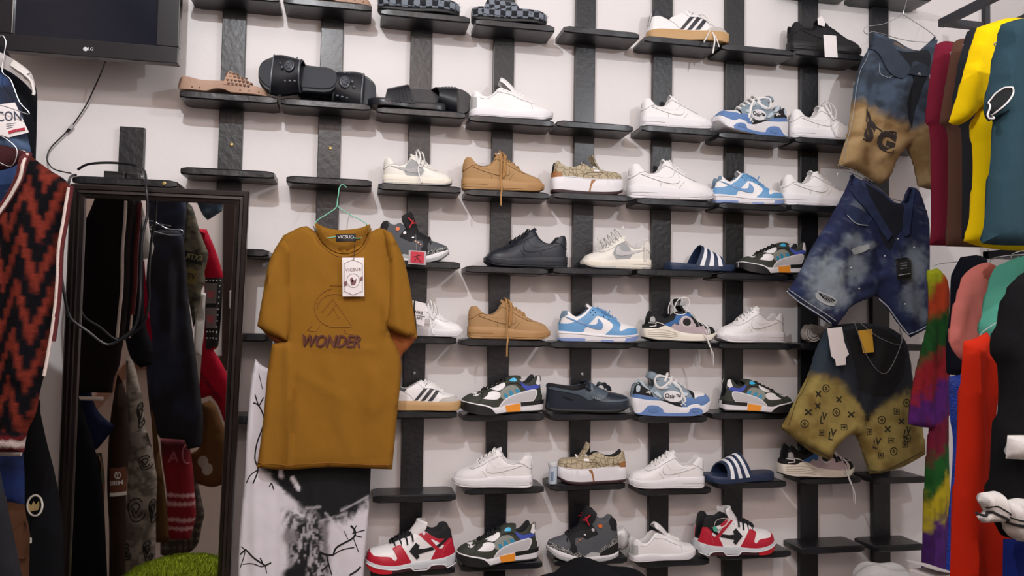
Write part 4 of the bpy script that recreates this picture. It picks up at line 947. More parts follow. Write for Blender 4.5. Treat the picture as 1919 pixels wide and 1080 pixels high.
# fourth row
hg = pl(P_HIGH, 4, 3, 706, 841, 'R', 'grey sneaker with red square tag, half hidden behind the mustard shirt', yaw=4)
pl(P_NAVY, 4, 4, 906, 1062, 'L', 'black leather sneaker pointing left below the tan sneaker', yaw=3)
pl(P_CREAM_WILD, 4, 5, 1088, 1219, 'L', 'cream and grey sneaker pointing left with messy laces', yaw=3)
pl(P_ADI, 4, 6, 1245, 1376, 'R', 'navy slide sandal with white striped strap, on the board left of the ripped denim shorts', yaw=-4)
pl(P_RUNNER, 4, 7, 1382, 1512, 'L', 'olive, blue and orange runner partly behind the ripped denim shorts', yaw=3)
# fifth row
wt = pl(P_WHITE_LOOSE, 5, 3, 742, 867, 'R', 'white sneaker with black lettered paper tag beside the mustard shirt sleeve', yaw=10)
pl(P_TAN, 5, 4, 876, 1029, 'R', 'tan sneaker with hanging laces on the fifth board, lower of the two tan ones', yaw=4)
pl(P_DUNK, 5, 5, 1045, 1192, 'R', 'sky blue and white sneaker directly above the dark loafer', yaw=7)
pl(P_CRUISER, 5, 6, 1204, 1338, 'R', 'black, blue and pink sneaker on cream sole with long white laces hanging', yaw=3)
pl(P_WHITE, 5, 7, 1338, 1469, 'L', 'white sneaker pointing left beside the small grey bundle', yaw=6)
# sixth row
pl(P_STRIPE, 6, 3, 722, 863, 'R', 'white sneaker with three dark stripes and gum sole beside the mustard shirt hem', yaw=0)
pl(P_RUNNER, 6, 4, 862, 1018, 'L', 'olive, blue and orange runner left of the dark loafer', yaw=9)
pl(P_LOAFER, 6, 5, 1021, 1179, 'R', 'dark leather loafer with tassels', yaw=0, cat='shoe', roll=9, dz=.010).scale.z *= .9
pl(P_SKATE, 6, 6, 1183, 1327, 'R', 'puffy blue and grey skate sneaker right of the dark loafer', yaw=6)
pl(P_RUNNER, 6, 7, 1352, 1480, 'R', 'olive, blue and orange runner pointing right beside the yellow monogram shorts', yaw=4)
# seventh row
pl(P_WHITE, 7, 4, 849, 994, 'L', 'white sneaker pointing left beside the little plastic tube', yaw=-14)
pl(P_CANVAS, 7, 5, 1043, 1171, 'L', 'beige monogram canvas sneaker pointing left behind the little plastic tube', yaw=-2)
pl(P_WHITE, 7, 6, 1179, 1313, 'L', 'white sneaker pointing left beside the navy slide sandal on the low board', yaw=-10)
pl(P_ADI, 7, 7, 1313, 1450, 'L', 'navy slide sandal with white striped strap on the low board left of the black runner', yaw=6)
pl(P_CRUISER, 7, 8, 1460, 1595, 'R', 'black, white and blue sneaker under the yellow monogram shorts', yaw=2)
# eighth row
pl(P_ARROW, 8, 3, 683, 853, 'L', 'red and white sneaker with black arrow pointing left beside the white printed trousers', yaw=2)
pl(P_RUNNER, 8, 4, 854, 1008, 'L', 'olive, blue and orange runner on the lowest board between red and grey sneakers', yaw=6)
pl(P_HIGH, 8, 5, 1025, 1156, 'L', 'dark grey sneaker with cracked print toe and red figure on its black tongue', yaw=-5)
pl(P_TENNIS, 8, 6, 1178, 1304, 'R', 'plain white leather sneaker on the lowest board beside the plastic wrapped bundle', yaw=-6)
ar = pl(P_ARROW, 8, 7, 1300, 1449, 'R', 'red and white sneaker with black arrow pointing right, security tag on its side', yaw=-3)
# black slides: two with medallion straps stood on edge against the wall, two ribbed ones
def lean(p, row, col, xl, xr, toe, label, y, ang, dz, z=None, roll2=0):
    o = pl(p, row, col, xl, xr, toe, label, y=y, dz=dz)
    s = 1 if toe == 'R' else -1
    o.rotation_euler = Matrix.Rotation(math.radians(roll2), 3, 'Y').to_4x4().to_3x3().to_euler() if False else (Matrix.Rotation(math.radians(roll2), 3, 'Y') @ Matrix.Rotation(math.radians(ang), 3, 'X') @ Matrix.Rotation(0 if toe == 'R' else math.pi, 3, 'Z')).to_euler()
    return o
lean(P_BSLIDE, 2, 2, 484, 632, 'L', 'black slide sandal with round medallion on its strap, left of the leaning pair', -.086, 74, .062, roll2=3).scale.y *= 1.3
lean(P_BSLIDE, 2, 2, 556, 706, 'R', 'black slide sandal leaning behind the medallion slide, toe to the right', -.028, 80, .062, roll2=3).scale.y *= 1.25
pl(P_RIB, 2, 3, 688, 836, 'L', 'black ribbed slide sandal lying flat, in front of the pair', y=-.088, yaw=0)
lean(P_RIB, 2, 3, 752, 884, 'R', 'black ribbed slide sandal standing on edge behind its mate', -.022, 84, .054)
for p in PROTOS:
    if p.name not in _used:
        for ch in list(p.children_recursive): bpy.data.objects.remove(ch)
        bpy.data.objects.remove(p)
# ================================================================== cloth builder
def hexc(h): return np.array(lin(h)[:3])
def mixc(a, b, t): t = np.asarray(t)[..., None]; return a*(1-t)+b*t
def vnoise(x, y, seed=0):               # cheap smooth value noise
    x = np.asarray(x, float); y = np.asarray(y, float); xi = np.floor(x); yi = np.floor(y); fx = x-xi; fy = y-yi
    h = lambda a, b: np.modf(np.abs(np.sin(a*127.1+b*311.7+seed*74.7)*43758.5453))[0]
    fx = fx*fx*(3-2*fx); fy = fy*fy*(3-2*fy)
    return (h(xi, yi)*(1-fx)+h(xi+1, yi)*fx)*(1-fy)+(h(xi, yi+1)*(1-fx)+h(xi+1, yi+1)*fx)*fy
def fbm(x, y, s=0): return (vnoise(x, y, s)*.55+vnoise(x*2.1, y*2.1, s+1)*.3+vnoise(x*4.3, y*4.3, s+2)*.15)
def segd(U, V, a, b):
    a = np.array(a, float); b = np.array(b, float); d = b-a; t = np.clip(((U-a[0])*d[0]+(V-a[1])*d[1])/(d@d), 0, 1)
    return np.hypot(U-a[0]-t*d[0], V-a[1]-t*d[1])
def sstep(a, b, x): t = np.clip((x-a)/(b-a), 0, 1); return t*t*(3-2*t)
PSI, TAU = math.radians(2), math.radians(5)
MN = np.array([math.sin(PSI)*math.cos(TAU), -math.cos(PSI)*math.cos(TAU), -math.sin(TAU)])
MP0 = W(135, 345, -.26)
def MIR(p): p = np.asarray(p, float); return p-2*((p-MP0)@MN)*MN
class Cloth:
    """a hanging piece of fabric: outline traced at its real distance, with thickness and folds"""
    def __init__(s, out, Y, thick=.03, folds=(), waves=None, wav=.006, smooth=True, mirror=False, corner=50):
        s.Y = Y; s.th = thick; s.folds = folds; s.waves = waves; s.wav = wav; s.mirror = mirror
        P = smooth_poly(out, 5, True, corner) if smooth else out
        s.P = dens([tuple(W(u, v, Y)[[0, 2]]) for u, v in P], .012)
        P = np.array(s.P); s.A = P; s.B = np.roll(P, -1, 0); c = P.mean(0); s.c = np.array([c[0], Y, P[:, 1].min()])
        if mirror: s.c = MIR(s.c)
        s.seed = int(abs(out[0][0])*7+abs(out[0][1])) % 97
    def w2p(s, X, Z):
        v = np.stack([X, np.full_like(X, s.Y), Z], 1)-CAM; d = v@_w; return 959.5+F*(v@_r)/d, 540-F*(v@_u)/d
    def edge(s, X, Z):
        out = np.full(len(X), 9.)
        for i0 in range(0, len(X), 2000):
            x = X[i0:i0+2000, None]; z = Z[i0:i0+2000, None]; ab = s.B-s.A; t = np.clip(((x-s.A[:, 0])*ab[:, 0]+(z-s.A[:, 1])*ab[:, 1])/np.maximum((ab**2).sum(1), 1e-12), 0, 1)
            out[i0:i0+2000] = np.sqrt(np.min((s.A[:, 0]+ab[:, 0]*t-x)**2+(s.A[:, 1]+ab[:, 1]*t-z)**2, 1))
        r = max(s.th*.5, .008); q = np.clip(out/r, 0, 1); return np.sqrt(1-(1-q)**2)
    def front(s, X, Z):
        U, V = s.w2p(X, Z); e = s.edge(X, Z); y = s.Y-s.th*.5*e
        b = s.waves if s.waves is not None else 14
        y = y-e*s.wav*(np.sin(X*2*math.pi*b+s.seed+1.3*np.sin(Z*3+s.seed))*.6+(fbm(X*9, Z*4, s.seed)-.5)*1.6+(fbm(X*26+Z*7, Z*15-X*5, s.seed+5)-.5)*.7)
        for (x0, y0, x1, y1, wd, am) in s.folds: y = y-e*am*np.exp(-(segd(U, V, (x0, y0), (x1, y1))/wd)**2)
        return y
    def build(s, name, m, parent, step=.014, color=None, backcolor=None, label=None):
        pts, tris = fill_poly([tuple(p) for p in s.P], step); pts = np.array(pts); X, Z = pts[:, 0], pts[:, 1]
        yf = s.front(X, Z); yb = s.Y+s.th*.5*s.edge(X, Z)*.8; k = len(pts); v = np.concatenate([np.stack([X, yf, Z], 1), np.stack([X, yb+.0004, Z], 1)])
        if s.mirror: v = np.array([MIR(p) for p in v])
        f = [t for t in tris]+[tuple(a+k for a in t[::-1]) for t in tris]+[(a, b, b+k, a+k) for a, b in bnd_edges(tris)]
        mb = MB(); c = None
        if color is not None:
            U, V = s.w2p(X, Z); cf = color(U, V); cb = cf if backcolor is None else np.tile(hexc(backcolor), (k, 1)); c = np.concatenate([cf, cb])
        mb.v = [tuple(p-s.org(parent)) for p in v]; mb.f = f; mb.m = [0]*len(f); mb.c = [tuple(q) for q in c] if c is not None else []
        me_o = mb.build(name, m, parent, smooth=True, angle=math.radians(70))
        if label: me_o['label'] = label
        return me_o
    def org(s, parent):
        o = np.zeros(3)
        while parent is not None: o = o+np.array(parent.location); parent = parent.parent
        return o
    def fin(s, mb, name, m, parent, smooth=True, angle=None, mats=None):
        v = [np.array(p) for p in mb.v]
        if s.mirror: v = [MIR(p) for p in v]
        o = s.org(parent); mb.v = [tuple(p-o) for p in v]; return mb.build(name, m, parent, smooth=smooth, angle=angle, mats=mats)
    def patch(s, mb, poly, off=.003, smooth=True, step=.012, corner=50, mi=0, th=.004):   # raised piece lying on the cloth
        P = smooth_poly(poly, 5, True, corner) if smooth else poly
        Q = dens([tuple(W(u, v, s.Y-s.th*.5)[[0, 2]]) for u, v in P], .008); pts, tris = fill_poly(Q, step); pts = np.array(pts)
        if len(pts) < 3: return
        y = s.front(pts[:, 0], pts[:, 1]); k = len(pts)
        v = [(p[0], a-off, p[1]) for p, a in zip(pts, y)]+[(p[0], a-off+th, p[1]) for p, a in zip(pts, y)]
        mb.add(v, list(tris)+[(a, b, b+k, a+k) for a, b in bnd_edges(tris)], mi)
    def line(s, mb, pts, r=.0012, off=.0008, smooth=True, closed=False, n=6):
        P = smooth_poly(pts, 5, closed) if smooth else pts
        q = np.array([W(u, v, s.Y-s.th*.5)[[0, 2]] for u, v in P]); y = s.front(q[:, 0], q[:, 1])
        mb.tube([(a[0], b-off, a[1]) for a, b in zip(q, y)], r, n, closed=closed)
    def text(s, mb, tp, u, v, size, rot=0, flip=False, off=.002, sx=1):
        V, Fc = tp; q = W(u, v, s.Y-s.th*.5); k = (W(u, v-10, s.Y-s.th*.5)[2]-q[2])/10*size; a = math.radians(rot)
        X = np.array([p[0]*k*sx*(-1 if flip else 1) for p in V]); Z = np.array([p[1]*k for p in V]); X, Z = X*math.cos(a)-Z*math.sin(a)+q[0], X*math.sin(a)+Z*math.cos(a)+q[2]
        y = s.front(X, Z); mb.add([(x, b-off, z) for x, b, z in zip(X, y, Z)], Fc)
def croot(cl, name, label, cat, group=None): return thing(name, label, cat, cl.c, group=group)
def simple(name, label, cat, out, Y, m, thick=.03, step=.02, color=None, part_name='body', mirror=False, back=None, **k):
    c = Cloth(out, Y, thick, mirror=mirror, **k); r = croot(c, name, label, cat); c.build(part_name, m, r, step, color, back); return c, r
FAB = lambda n, h, **k: M_(n, h, .92, bump=.3, bscale=500, spec=.18, **k)
ATT = lambda n, **k: M_(n, '#888888', .9, bump=.25, bscale=600, attr=True, **k)
PRINTED = ATT('printed_cloth'); DENIM = M_('dyed_denim', '#888888', .85, bump=.35, bscale=900, attr=True, var=.12, vscale=60); KNIT = M_('knit_wool', '#888888', .95, bump=.9, bscale=420, attr=True, var=.2, vscale=120, spec=.15)
WIRE = M_('steel_wire', '#b9bcc0', .3, metal=.9); MINT = M_('mint_wire', '#7cc9a9', .4); BLKT = M_('black_plastic', '#101013', .45); PAPER = M_('white_card', '#e8e3e2', .6)
T = {k: text_polys(k, 1.0, **a) for k, a in {'VICSUB': dict(bold=.0, spacing=1.1), 'WONDER': dict(shear=.3, bold=.012), 'ICON': dict(bold=.005), 'LG': dict(bold=.01), 'EXTRA': dict(bold=.02), 'VICSUD': {}, 'S': dict(bold=.06), 'G': dict(bold=.06), 'MIRI': dict(bold=.02), 'A': dict(bold=.02), 'AF1': dict(bold=.01), 'NIKE': dict(bold=.01), 'L': dict(bold=.02), 'V': dict(bold=.02), 'AIR': {}, 'HAVNCWENTUS': {}, 'VTI': dict(bold=.02)}.items()}
def wire_obj(name, label, cat, pts, r, m, mirror=False, extra=()):
    P = [np.array(p) for p in pts]; P = [MIR(p) for p in P] if mirror else P; c = P[0]; root = thing(name, label, cat, c)
    sp = [np.array(q) for q in smooth_poly([tuple(q-c) for q in P], 5, False, 60)] if False else [q-c for q in P]
    out = []
    for i in range(len(sp)-1):
        p0 = sp[max(0, i-1)]; a = sp[i]; b = sp[i+1]; p3 = sp[min(len(sp)-1, i+2)]
        for t in np.arange(0, 1, .2): out.append(.5*((2*a)+(-p0+b)*t+(2*p0-5*a+4*b-p3)*t*t+(-p0+3*a-3*b+p3)*t**3))
    out.append(sp[-1]); mb = MB(); mb.tube(out, r, 8); mb.build('wire', m, root); return root
# ------------------------------------------------------------------ mustard T-shirt on its hanger
MUST = M_('mustard_cotton', '#8e631f', .92, bump=.25, bscale=700, spec=.2, var=.03, vscale=4); MUSTD = M_('mustard_cotton_shaded', '#8a4a1c', .92); EMB = M_('mustard_emboss', '#8a5a18', .9)
cl = Cloth([(592, 436), (575, 424), (560, 427), (530, 442), (526, 480), (533, 560), (538, 640), (510, 645), (501, 700), (492, 800), (481, 877), (540, 881), (620, 876), (700, 879), (735, 880), (743, 790), (752, 692), (745, 655), (730, 620), (735, 560), (740, 480), (733, 438), (712, 427), (690, 436), (681, 455), (668, 466), (650, 471), (628, 470), (608, 458)], -.215, .036, waves=2.0, wav=.006, corner=28,
           folds=[(545, 640, 542, 875, 9, .012), (549, 640, 550, 878, 4, -.012), (500, 700, 494, 870, 7, .005), (590, 470, 560, 620, 14, .004), (620, 690, 660, 860, 20, .004), (560, 700, 640, 745, 12, .003), (600, 650, 700, 655, 6, .003), (735, 480, 725, 620, 8, .012), (745, 560, 700, 760, 18, .008), (550, 870, 700, 862, 8, -.003), (660, 470, 735, 600, 14, .006), (700, 700, 690, 870, 16, .006)])
tee = croot(cl, 't_shirt', 'mustard short sleeved t-shirt with embossed logo hanging in front of the shoe boards', 't-shirt')
cl.build('body', MUST, tee, .011)
sl = Cloth([(532, 440), (505, 488), (492, 555), (482, 611), (500, 624), (537, 639), (545, 600), (546, 540), (548, 470)], -.226, .034, waves=3, wav=.004, corner=28, folds=[(528, 470, 536, 630, 6, -.010), (505, 500, 495, 600, 7, .006)]); sl.build('sleeve', MUST, tee, .013)
sr = Cloth([(718, 428), (735, 438), (754, 478), (766, 525), (774, 575), (782, 632), (752, 628), (722, 613), (722, 560), (727, 500)], -.228, .034, waves=3, wav=.004, corner=28, folds=[(735, 450, 745, 620, 8, .010), (758, 500, 765, 620, 6, -.008), (728, 500, 724, 600, 6, -.008)]); sr.build('sleeve', MUST, tee, .013)
so = Cloth([(722, 608), (750, 622), (782, 631), (768, 650), (752, 668), (746, 690), (738, 650)], -.200, .012); so.build('shaded_sleeve_inside', MUSTD, tee, .013)  # inside of the sleeve, its shade put into a darker cotton colour
so = Cloth([(484, 611), (503, 622), (537, 637), (530, 648), (512, 640)], -.200, .012); so.build('shaded_sleeve_inside', MUSTD, tee, .013)
bn = Cloth([(591, 418), (615, 428), (640, 431), (672, 428), (694, 420), (694, 445), (680, 468), (650, 478), (625, 476), (600, 458)], -.197, .012); bn.build('back_neck', MUST, tee, .012)
mb = MB(); P = [(590, 420), (598, 445), (612, 462), (630, 473), (652, 475), (672, 466), (684, 450), (692, 424)]; Q = [(686, 421), (680, 442), (668, 454), (650, 461), (634, 459), (617, 451), (605, 438), (596, 419)]
cl.patch(mb, P+Q, .004, corner=70, th=.012); cl.fin(mb, 'collar_rib', MUST, tee)
mb = MB(); cl.line(mb, [(588, 424), (596, 452), (612, 468), (632, 480), (655, 481), (676, 471), (689, 452), (696, 428)], .0012); cl.line(mb, [(482, 868), (540, 872), (620, 868), (700, 871), (735, 871)], .0012); cl.fin(mb, 'stitching', EMB, tee)
mb = MB(); bn.patch(mb, [(629, 440), (667, 438), (667, 452), (630, 453)], .002, False, corner=180); nl = bn.fin(mb, 'neck_label', BLKT, tee)
mb = MB(); bn.text(mb, T['VICSUD'], 648, 445, 8.5, 2, off=.0035); bn.fin(mb, 'label_lettering', PAPER, nl, smooth=False)
mb = MB()                                # embossed C / A device and word
arc = lambda rx, ry, a0, a1, n=14: [(628+rx*math.cos(math.radians(a)), 577+ry*math.sin(math.radians(a))) for a in np.linspace(a0, a1, n)]
cl.line(mb, arc(38, 36, -100, -262)[::1]+[(657, 613)], .0022, .0004); cl.line(mb, arc(32, 26, -60, -185), .0020, .0004)
cl.line(mb, [(618, 535), (648, 536)], .002, .0004)
for q in ([(603, 585), (624, 560), (628, 571), (614, 592)], [(614, 592), (625, 578), (636, 597)]): cl.line(mb, q, .0018, .0004, False, closed=False)
cl.line(mb, [(585, 610), (576, 620), (592, 621), (599, 611)], .0018, .0004, False); cl.line(mb, [(645, 618), (649, 625), (663, 626)], .0018, .0004, False); cl.line(mb, [(624, 560), (660, 612)], .0015, .0002, False)
cl.fin(mb, 'embossed_logo', EMB, tee)
mb = MB(); cl.text(mb, T['WONDER'], 620.5, 642.5, 31, 0, off=.0016, sx=.78); cl.fin(mb, 'lettering_shadow', M_('dark_print', '#4a2418', .8), tee, smooth=False)
mb = MB(); cl.text(mb, T['WONDER'], 618.5, 640, 31, 0, off=.004, sx=.78); cl.fin(mb, 'chest_lettering', M_('brown_print', '#5b2a17', .7), tee, smooth=False)
tg = Cloth([(641, 483), (682, 483), (683, 556), (642, 556)], -.252, .004, smooth=False, wav=0); to = tg.build('swing_tag', PAPER, tee, .02)
mb = MB(); tg.line(mb, [(645, 494), (661, 487), (679, 494), (679, 546), (662, 553), (645, 546)], .0007, smooth=False, closed=True); tg.line(mb, [(662+12*math.cos(a), 526+13*math.sin(a)) for a in np.linspace(0, 6.0, 16)], .0006, closed=True)
tg.patch(mb, [(644, 529), (650, 527), (650, 535), (645, 536)], .0015, False); tg.patch(mb, [(675, 520), (680, 518), (680, 525), (675, 527)], .0015, False)
tg.patch(mb, [(658, 532), (660, 524), (664, 526), (668, 522), (667, 530), (665, 534), (659, 535)], .0015); tg.patch(mb, [(656, 524), (658, 520), (662, 521), (662, 528), (658, 530)], .0015)
tg.text(mb, T['VICSUB'], 662, 506, 8, 6, off=.0012); tg.fin(mb, 'tag_print', M_('plum_print', '#7c5558', .7), to, smooth=False)
mb = MB(); mb.tube([tuple(W(665, 448, -.222)-cl.c), tuple(W(664, 470, -.248)-cl.c), tuple(W(663, 487, -.256)-cl.c)], .0009, 6); mb.build('tag_cord', BLKT, tee)
hz = lambda L, Y: [W(u, v, Y) for u, v in L]
wire_obj('clothes_hanger', 'mint green wire hanger hooked over a board, carrying the mustard t-shirt', 'hanger',
         [W(650, 352, -.128), W(642, 346, -.135), W(636, 352, -.16), W(634, 366, -.185), W(632, 380, -.203), W(634, 388, -.203), W(655, 402, -.203), W(675, 412, -.203), W(690, 424, -.204), W(685, 440, -.2035), W(672, 447, -.2035), W(640, 443, -.2035), W(612, 446, -.2035), W(598, 440, -.2035), W(592, 417, -.203), W(612, 402, -.203), (W(629, 390, -.203)), W(633, 376, -.203)], .0017, MINT)
# ------------------------------------------------------------------ white trousers with black print below the shirt
def lion(U, V):
    wht = hexc('#d9d5dc'); blk = hexc('#0c0d12'); gry = hexc('#6b6468'); U = np.asarray(U); V = np.asarray(V)
    a = np.arctan2(V-900, U-600); hair = np.clip(1.5*(fbm((U+V*.3)/3.0, V/13, 3)-.5)+.5+.25*np.sin(a*34+fbm(U/12, V/12, 6)*7), 0, 1)
    n = fbm(U/14, V/14, 5)
    # dark mane mass
    lim = 500+(V-880)*.95+16*(n-.5); m1 = sstep(-8, 8, U-lim+4)*sstep(862, 874, V)*(1-sstep(-10, 14, V-(972+(640-U)*.22-(U-640)*.30*(U > 640)*1.3+18*(n-.5)+10*(hair-.5))))
    m2 = sstep(-10, 8, 30-np.abs(U-(548+(V-960)*.16)-16)+12*(n-.5)+6*(hair-.5))*sstep(945, 965, V)
    m3 = sstep(0, 16, 46-np.abs(U-578)-8*(hair-.5))*sstep(968, 985, V)
    c = mixc(np.tile(wht, (len(U), 1)), blk, m1)
    fur = sstep(.45, .75, hair*.7+n*.5); c = mixc(c, gry, np.clip(m3*.9, 0, 1)); c = mixc(c, blk, np.clip(m3*fur*.9, 0, 1)); c = mixc(c, wht*.75, np.clip(m2*(1-fur)*.7, 0, 1)); c = mixc(c, blk, np.clip(m2*fur*.85, 0, 1))
    muz = sstep(6, -6, np.hypot((U-545)/1.1, V-1005)-14); c = mixc(c, gry*1.3, muz*.8)
    c = mixc(c, blk, sstep(4, -4, np.hypot((U-552)/1.6, (V-1076))-14))
    for (x, y, x1, y1, w_) in ((548, 895, 560, 915, 4), (522, 912, 532, 922, 2.5), (551, 955, 566, 966, 2.5), (527, 882, 528, 892, 4)): c = mixc(c, wht, sstep(w_+1, w_-1, segd(U, V, (x, y), (x1, y1))))
    for (x, y, x1, y1) in ((575, 952, 600, 948), (590, 990, 572, 1006), (610, 960, 648, 1000), (640, 955, 690, 930), (600, 975, 650, 960)): c = mixc(c, wht*.8, .7*sstep(5, 1, segd(U, V, (x, y), (x1, y1))+3*n))
    c = mixc(c, blk, sstep(5, 1, segd(U, V, (582, 1008), (570, 1080))))
    return c
wc = Cloth([(478, 672), (500, 690), (560, 700), (640, 740), (696, 800), (695, 880), (691, 960), (684, 1040), (680, 1100), (676, 1200), (560, 1230), (446, 1215), (446, 1080), (449, 1000), (455, 930), (459, 880), (463, 800), (470, 720)], -.165, .022, waves=4, wav=.006, folds=[(480, 900, 478, 1080, 10, .006), (520, 900, 515, 1080, 8, -.004), (590, 900, 585, 1080, 8, .005)])
wr = croot(wc, 'trousers', 'white trousers printed with black cracks and a shaggy animal head, under the mustard t-shirt', 'trousers')
wc.build('fabric', PRINTED, wr, .006, lion)
mb = MB()
for q, r in (([(478, 740), (485, 762), (494, 745)], .002), ([(475, 755), (486, 762), (495, 790), (482, 830), (478, 860), (484, 880), (475, 905)], .0022), ([(462, 905), (470, 890), (484, 880)], .0018), ([(450, 1040), (460, 1030), (478, 1046), (497, 1060), (508, 1055)], .0025), ([(452, 1025), (459, 1035), (450, 1065)], .0015), ([(455, 1058), (475, 1056), (490, 1062), (497, 1060), (500, 1075)], .0015), ([(488, 1045), (492, 1055)], .002),
             ([(505, 912), (509, 905), (513, 918)], .0018), ([(598, 1035), (612, 1040), (625, 1040), (632, 1025), (662, 1008), (665, 995), (657, 985)], .0030), ([(660, 1000), (684, 994)], .0018), ([(663, 1003), (678, 1007)], .0018), ([(662, 1008), (672, 1035)], .0015), ([(668, 985), (662, 998)], .0016), ([(625, 1040), (642, 1030), (664, 1026)], .0018), ([(612, 1040), (616, 1058), (604, 1070)], .0025), ([(616, 1058), (622, 1078)], .002), ([(652, 1010), (645, 995)], .0012), ([(655, 1078), (668, 1070), (676, 1062)], .003), ([(485, 700), (492, 730)], .0012)): wc.line(mb, q, r, .0002)
wc.fin(mb, 'crack_print', M_('black_print', '#0b0b0e', .85), wr)
# ------------------------------------------------------------------ knitted vest and the clothes hanging at the left
def chev(U, V):
    base = hexc('#0c0a10'); rust = hexc('#752c20'); n = fbm(U/3.2, V/3.2, 1)
    t = np.mod((U-8+.10*(V-300))/31., 2.); tri = np.abs(t-1); ph = np.mod(V-330+tri*92+7*(n-.5), 92)/92.
    m = sstep(.0, .05, ph)*sstep(.46, .40, ph); c = mixc(np.tile(base, (len(U), 1)), rust*(.75+.5*n[:, None]), m)
    str_ = sstep(.36, .42, ph)*sstep(.55, .50, ph)*(np.mod(V/3.3, 1) > .55)*(np.abs(tri-.5) < .42); c = mixc(c, rust*.7, str_*.6)
    # hem bands
    for lo, hi, k in ((806, 812, '#15131a'), (812, 822, '#6a1f22'), (822, 834, '#d8c5bf'), (834, 846, '#6a1f22')):
        c = mixc(c, hexc(k), ((V > lo+.06*(U+40)-3) & (V <= hi+.06*(U+40)-3)).astype(float))
    return c
vy = -.60
vc = Cloth([(45, 284), (92, 318), (128, 346), (120, 400), (110, 470), (104, 560), (93, 640), (83, 700), (75, 735), (67, 775), (52, 808), (45, 848), (-40, 846), (-150, 836), (-175, 780), (-190, 600), (-230, 420), (-215, 350), (-150, 310), (-95, 286), (-78, 330), (-50, 390), (-24, 420), (0, 392), (26, 340)], vy, .07, waves=5, wav=.010, folds=[(120, 350, 85, 700, 9, .012), (60, 400, 50, 700, 22, .015), (10, 450, 5, 800, 18, -.012)], corner=65)
vr = croot(vc, 'knitted_vest', 'black knitted vest with rust red zigzag pattern hanging at the left picture edge', 'vest')
vc.build('knit_body', KNIT, vr, .0085, chev, '#1f1517')
mb = MB(); vc.line(mb, [(46, 284), (40, 330), (16, 372), (-24, 424), (-62, 380), (-80, 330), (-96, 286)], .011, .002); vc.line(mb, [(128, 346), (121, 400), (111, 470), (105, 560), (94, 640)], .008, .0); vc.fin(mb, 'trim_band', M_('maroon_knit', '#5c1d1f', .95, bump=.8, bscale=400), vr)
mb = MB(); vc.line(mb, [(49, 286), (43, 332), (18, 376), (-24, 430), (-64, 384), (-82, 332)], .0042, .011); vc.line(mb, [(126, 350), (119, 402), (109, 470), (103, 560), (92, 640), (82, 705)], .004, .007); vc.fin(mb, 'trim_stripe', M_('cream_knit', '#e0cfc6', .95, bump=.8, bscale=400), vr)
mb = MB(); org_ = vc.c; BT = lambda L, r: mb.tube([tuple(W(u, v, vy+.040)-org_) for u, v in smooth_poly(L, 5, False)], r, 8)
BT([(-90, 288), (-60, 282), (-20, 280), (20, 282), (48, 288)], .006); BT([(122, 350), (117, 400), (108, 470), (102, 560), (91, 640), (84, 690)], .005); BT([(-150, 838), (-40, 848), (40, 850)], .007); mb.build('back_trim', MATS['cream_knit'], vr)
bk_ = Cloth([(-96, 286), (-60, 276), (0, 272), (44, 283), (30, 310), (-20, 322), (-70, 312)], vy+.02, .02); bk_.build('back_neck', FAB('maroon_black_knit', '#3a1c1e'), vr, .015)
simple('coat', 'long black coat on a wire hanger, behind the zigzag vest', 'coat', [(-190, 60), (-60, 40), (0, 84), (30, 118), (66, 160), (69, 230), (67, 320), (72, 420), (80, 560), (60, 700), (-30, 700), (-80, 400), (-80, 150)], -.40, FAB('black_wool', '#0d0f15'), .06, .03, waves=5, wav=.008)
c_, r_ = simple('jeans', 'dark blue jeans with white lettered card tag, hanging above the zigzag vest', 'jeans', [(-80, 130), (-30, 118), (10, 140), (36, 190), (50, 250), (60, 300), (62, 400), (40, 560), (-100, 560), (-110, 300)], -.450, DENIM, .035, .016,
       lambda U, V: mixc(mixc(np.tile(hexc('#141c30'), (len(U), 1)), hexc('#2c4674'), sstep(.45, .7, fbm(U/40, V/40, 2))), hexc('#5f7aa0'), .5*sstep(18, 2, np.abs(V-262-.2*U))), folds=[(0, 150, 30, 300, 10, .01)])
tg = Cloth([(-22, 198), (28, 192), (54, 248), (16, 258), (-8, 250)], -.480, .004, smooth=False, wav=0); to = tg.build('card_tag', PAPER, r_, .02)
mb = MB(); tg.text(mb, T['ICON'], 15, 219, 26, 7, off=.0012, sx=.72); tg.text(mb, T['LG'], 500, 500, .1) if False else None
for k in range(3): tg.line(mb, [(12, 233+4*k), (30-3*k, 230.5+4*k)], .0006, smooth=False)
tg.fin(mb, 'tag_lettering', M_('ink_print', '#3c4358', .7), to, smooth=False)
mb = MB(); tg.patch(mb, [(16, 246), (30, 242), (30, 247), (17, 251)], .0015, False); tg.patch(mb, [(31, 242), (46, 239), (47, 244), (31, 247)], .0015, False); tg.fin(mb, 'tag_stripe', M_('crimson_print', '#b02a3c', .7), to)
wire_obj('wire_hanger', 'thin steel wire hanger in front of the dark blue jeans and card tag', 'hanger', hz([(-12, 84), (2, 66), (11, 78), (8, 100), (4, 134), (20, 150), (36, 190), (52, 208), (54, 214), (40, 210), (10, 200), (-30, 190)], -.505), .0013, WIRE)
wire_obj('wire_hanger', 'thin steel wire hanger at the neck of the zigzag vest', 'hanger', hz([(-20, 240), (-4, 252), (14, 262), (32, 282), (20, 312), (-20, 296), (-60, 292), (-90, 290)], -.60), .0013, WIRE)
c_, r_ = simple('clothes_cover', 'translucent grey garment cover with a white sleeve tie beside the television', 'cover', [(-30, 84), (0, 98), (20, 108), (56, 134), (66, 160), (60, 170), (40, 150), (10, 130), (-30, 118)], -.475, M_('grey_film', '#a9a5a3', .4), .01, .02)
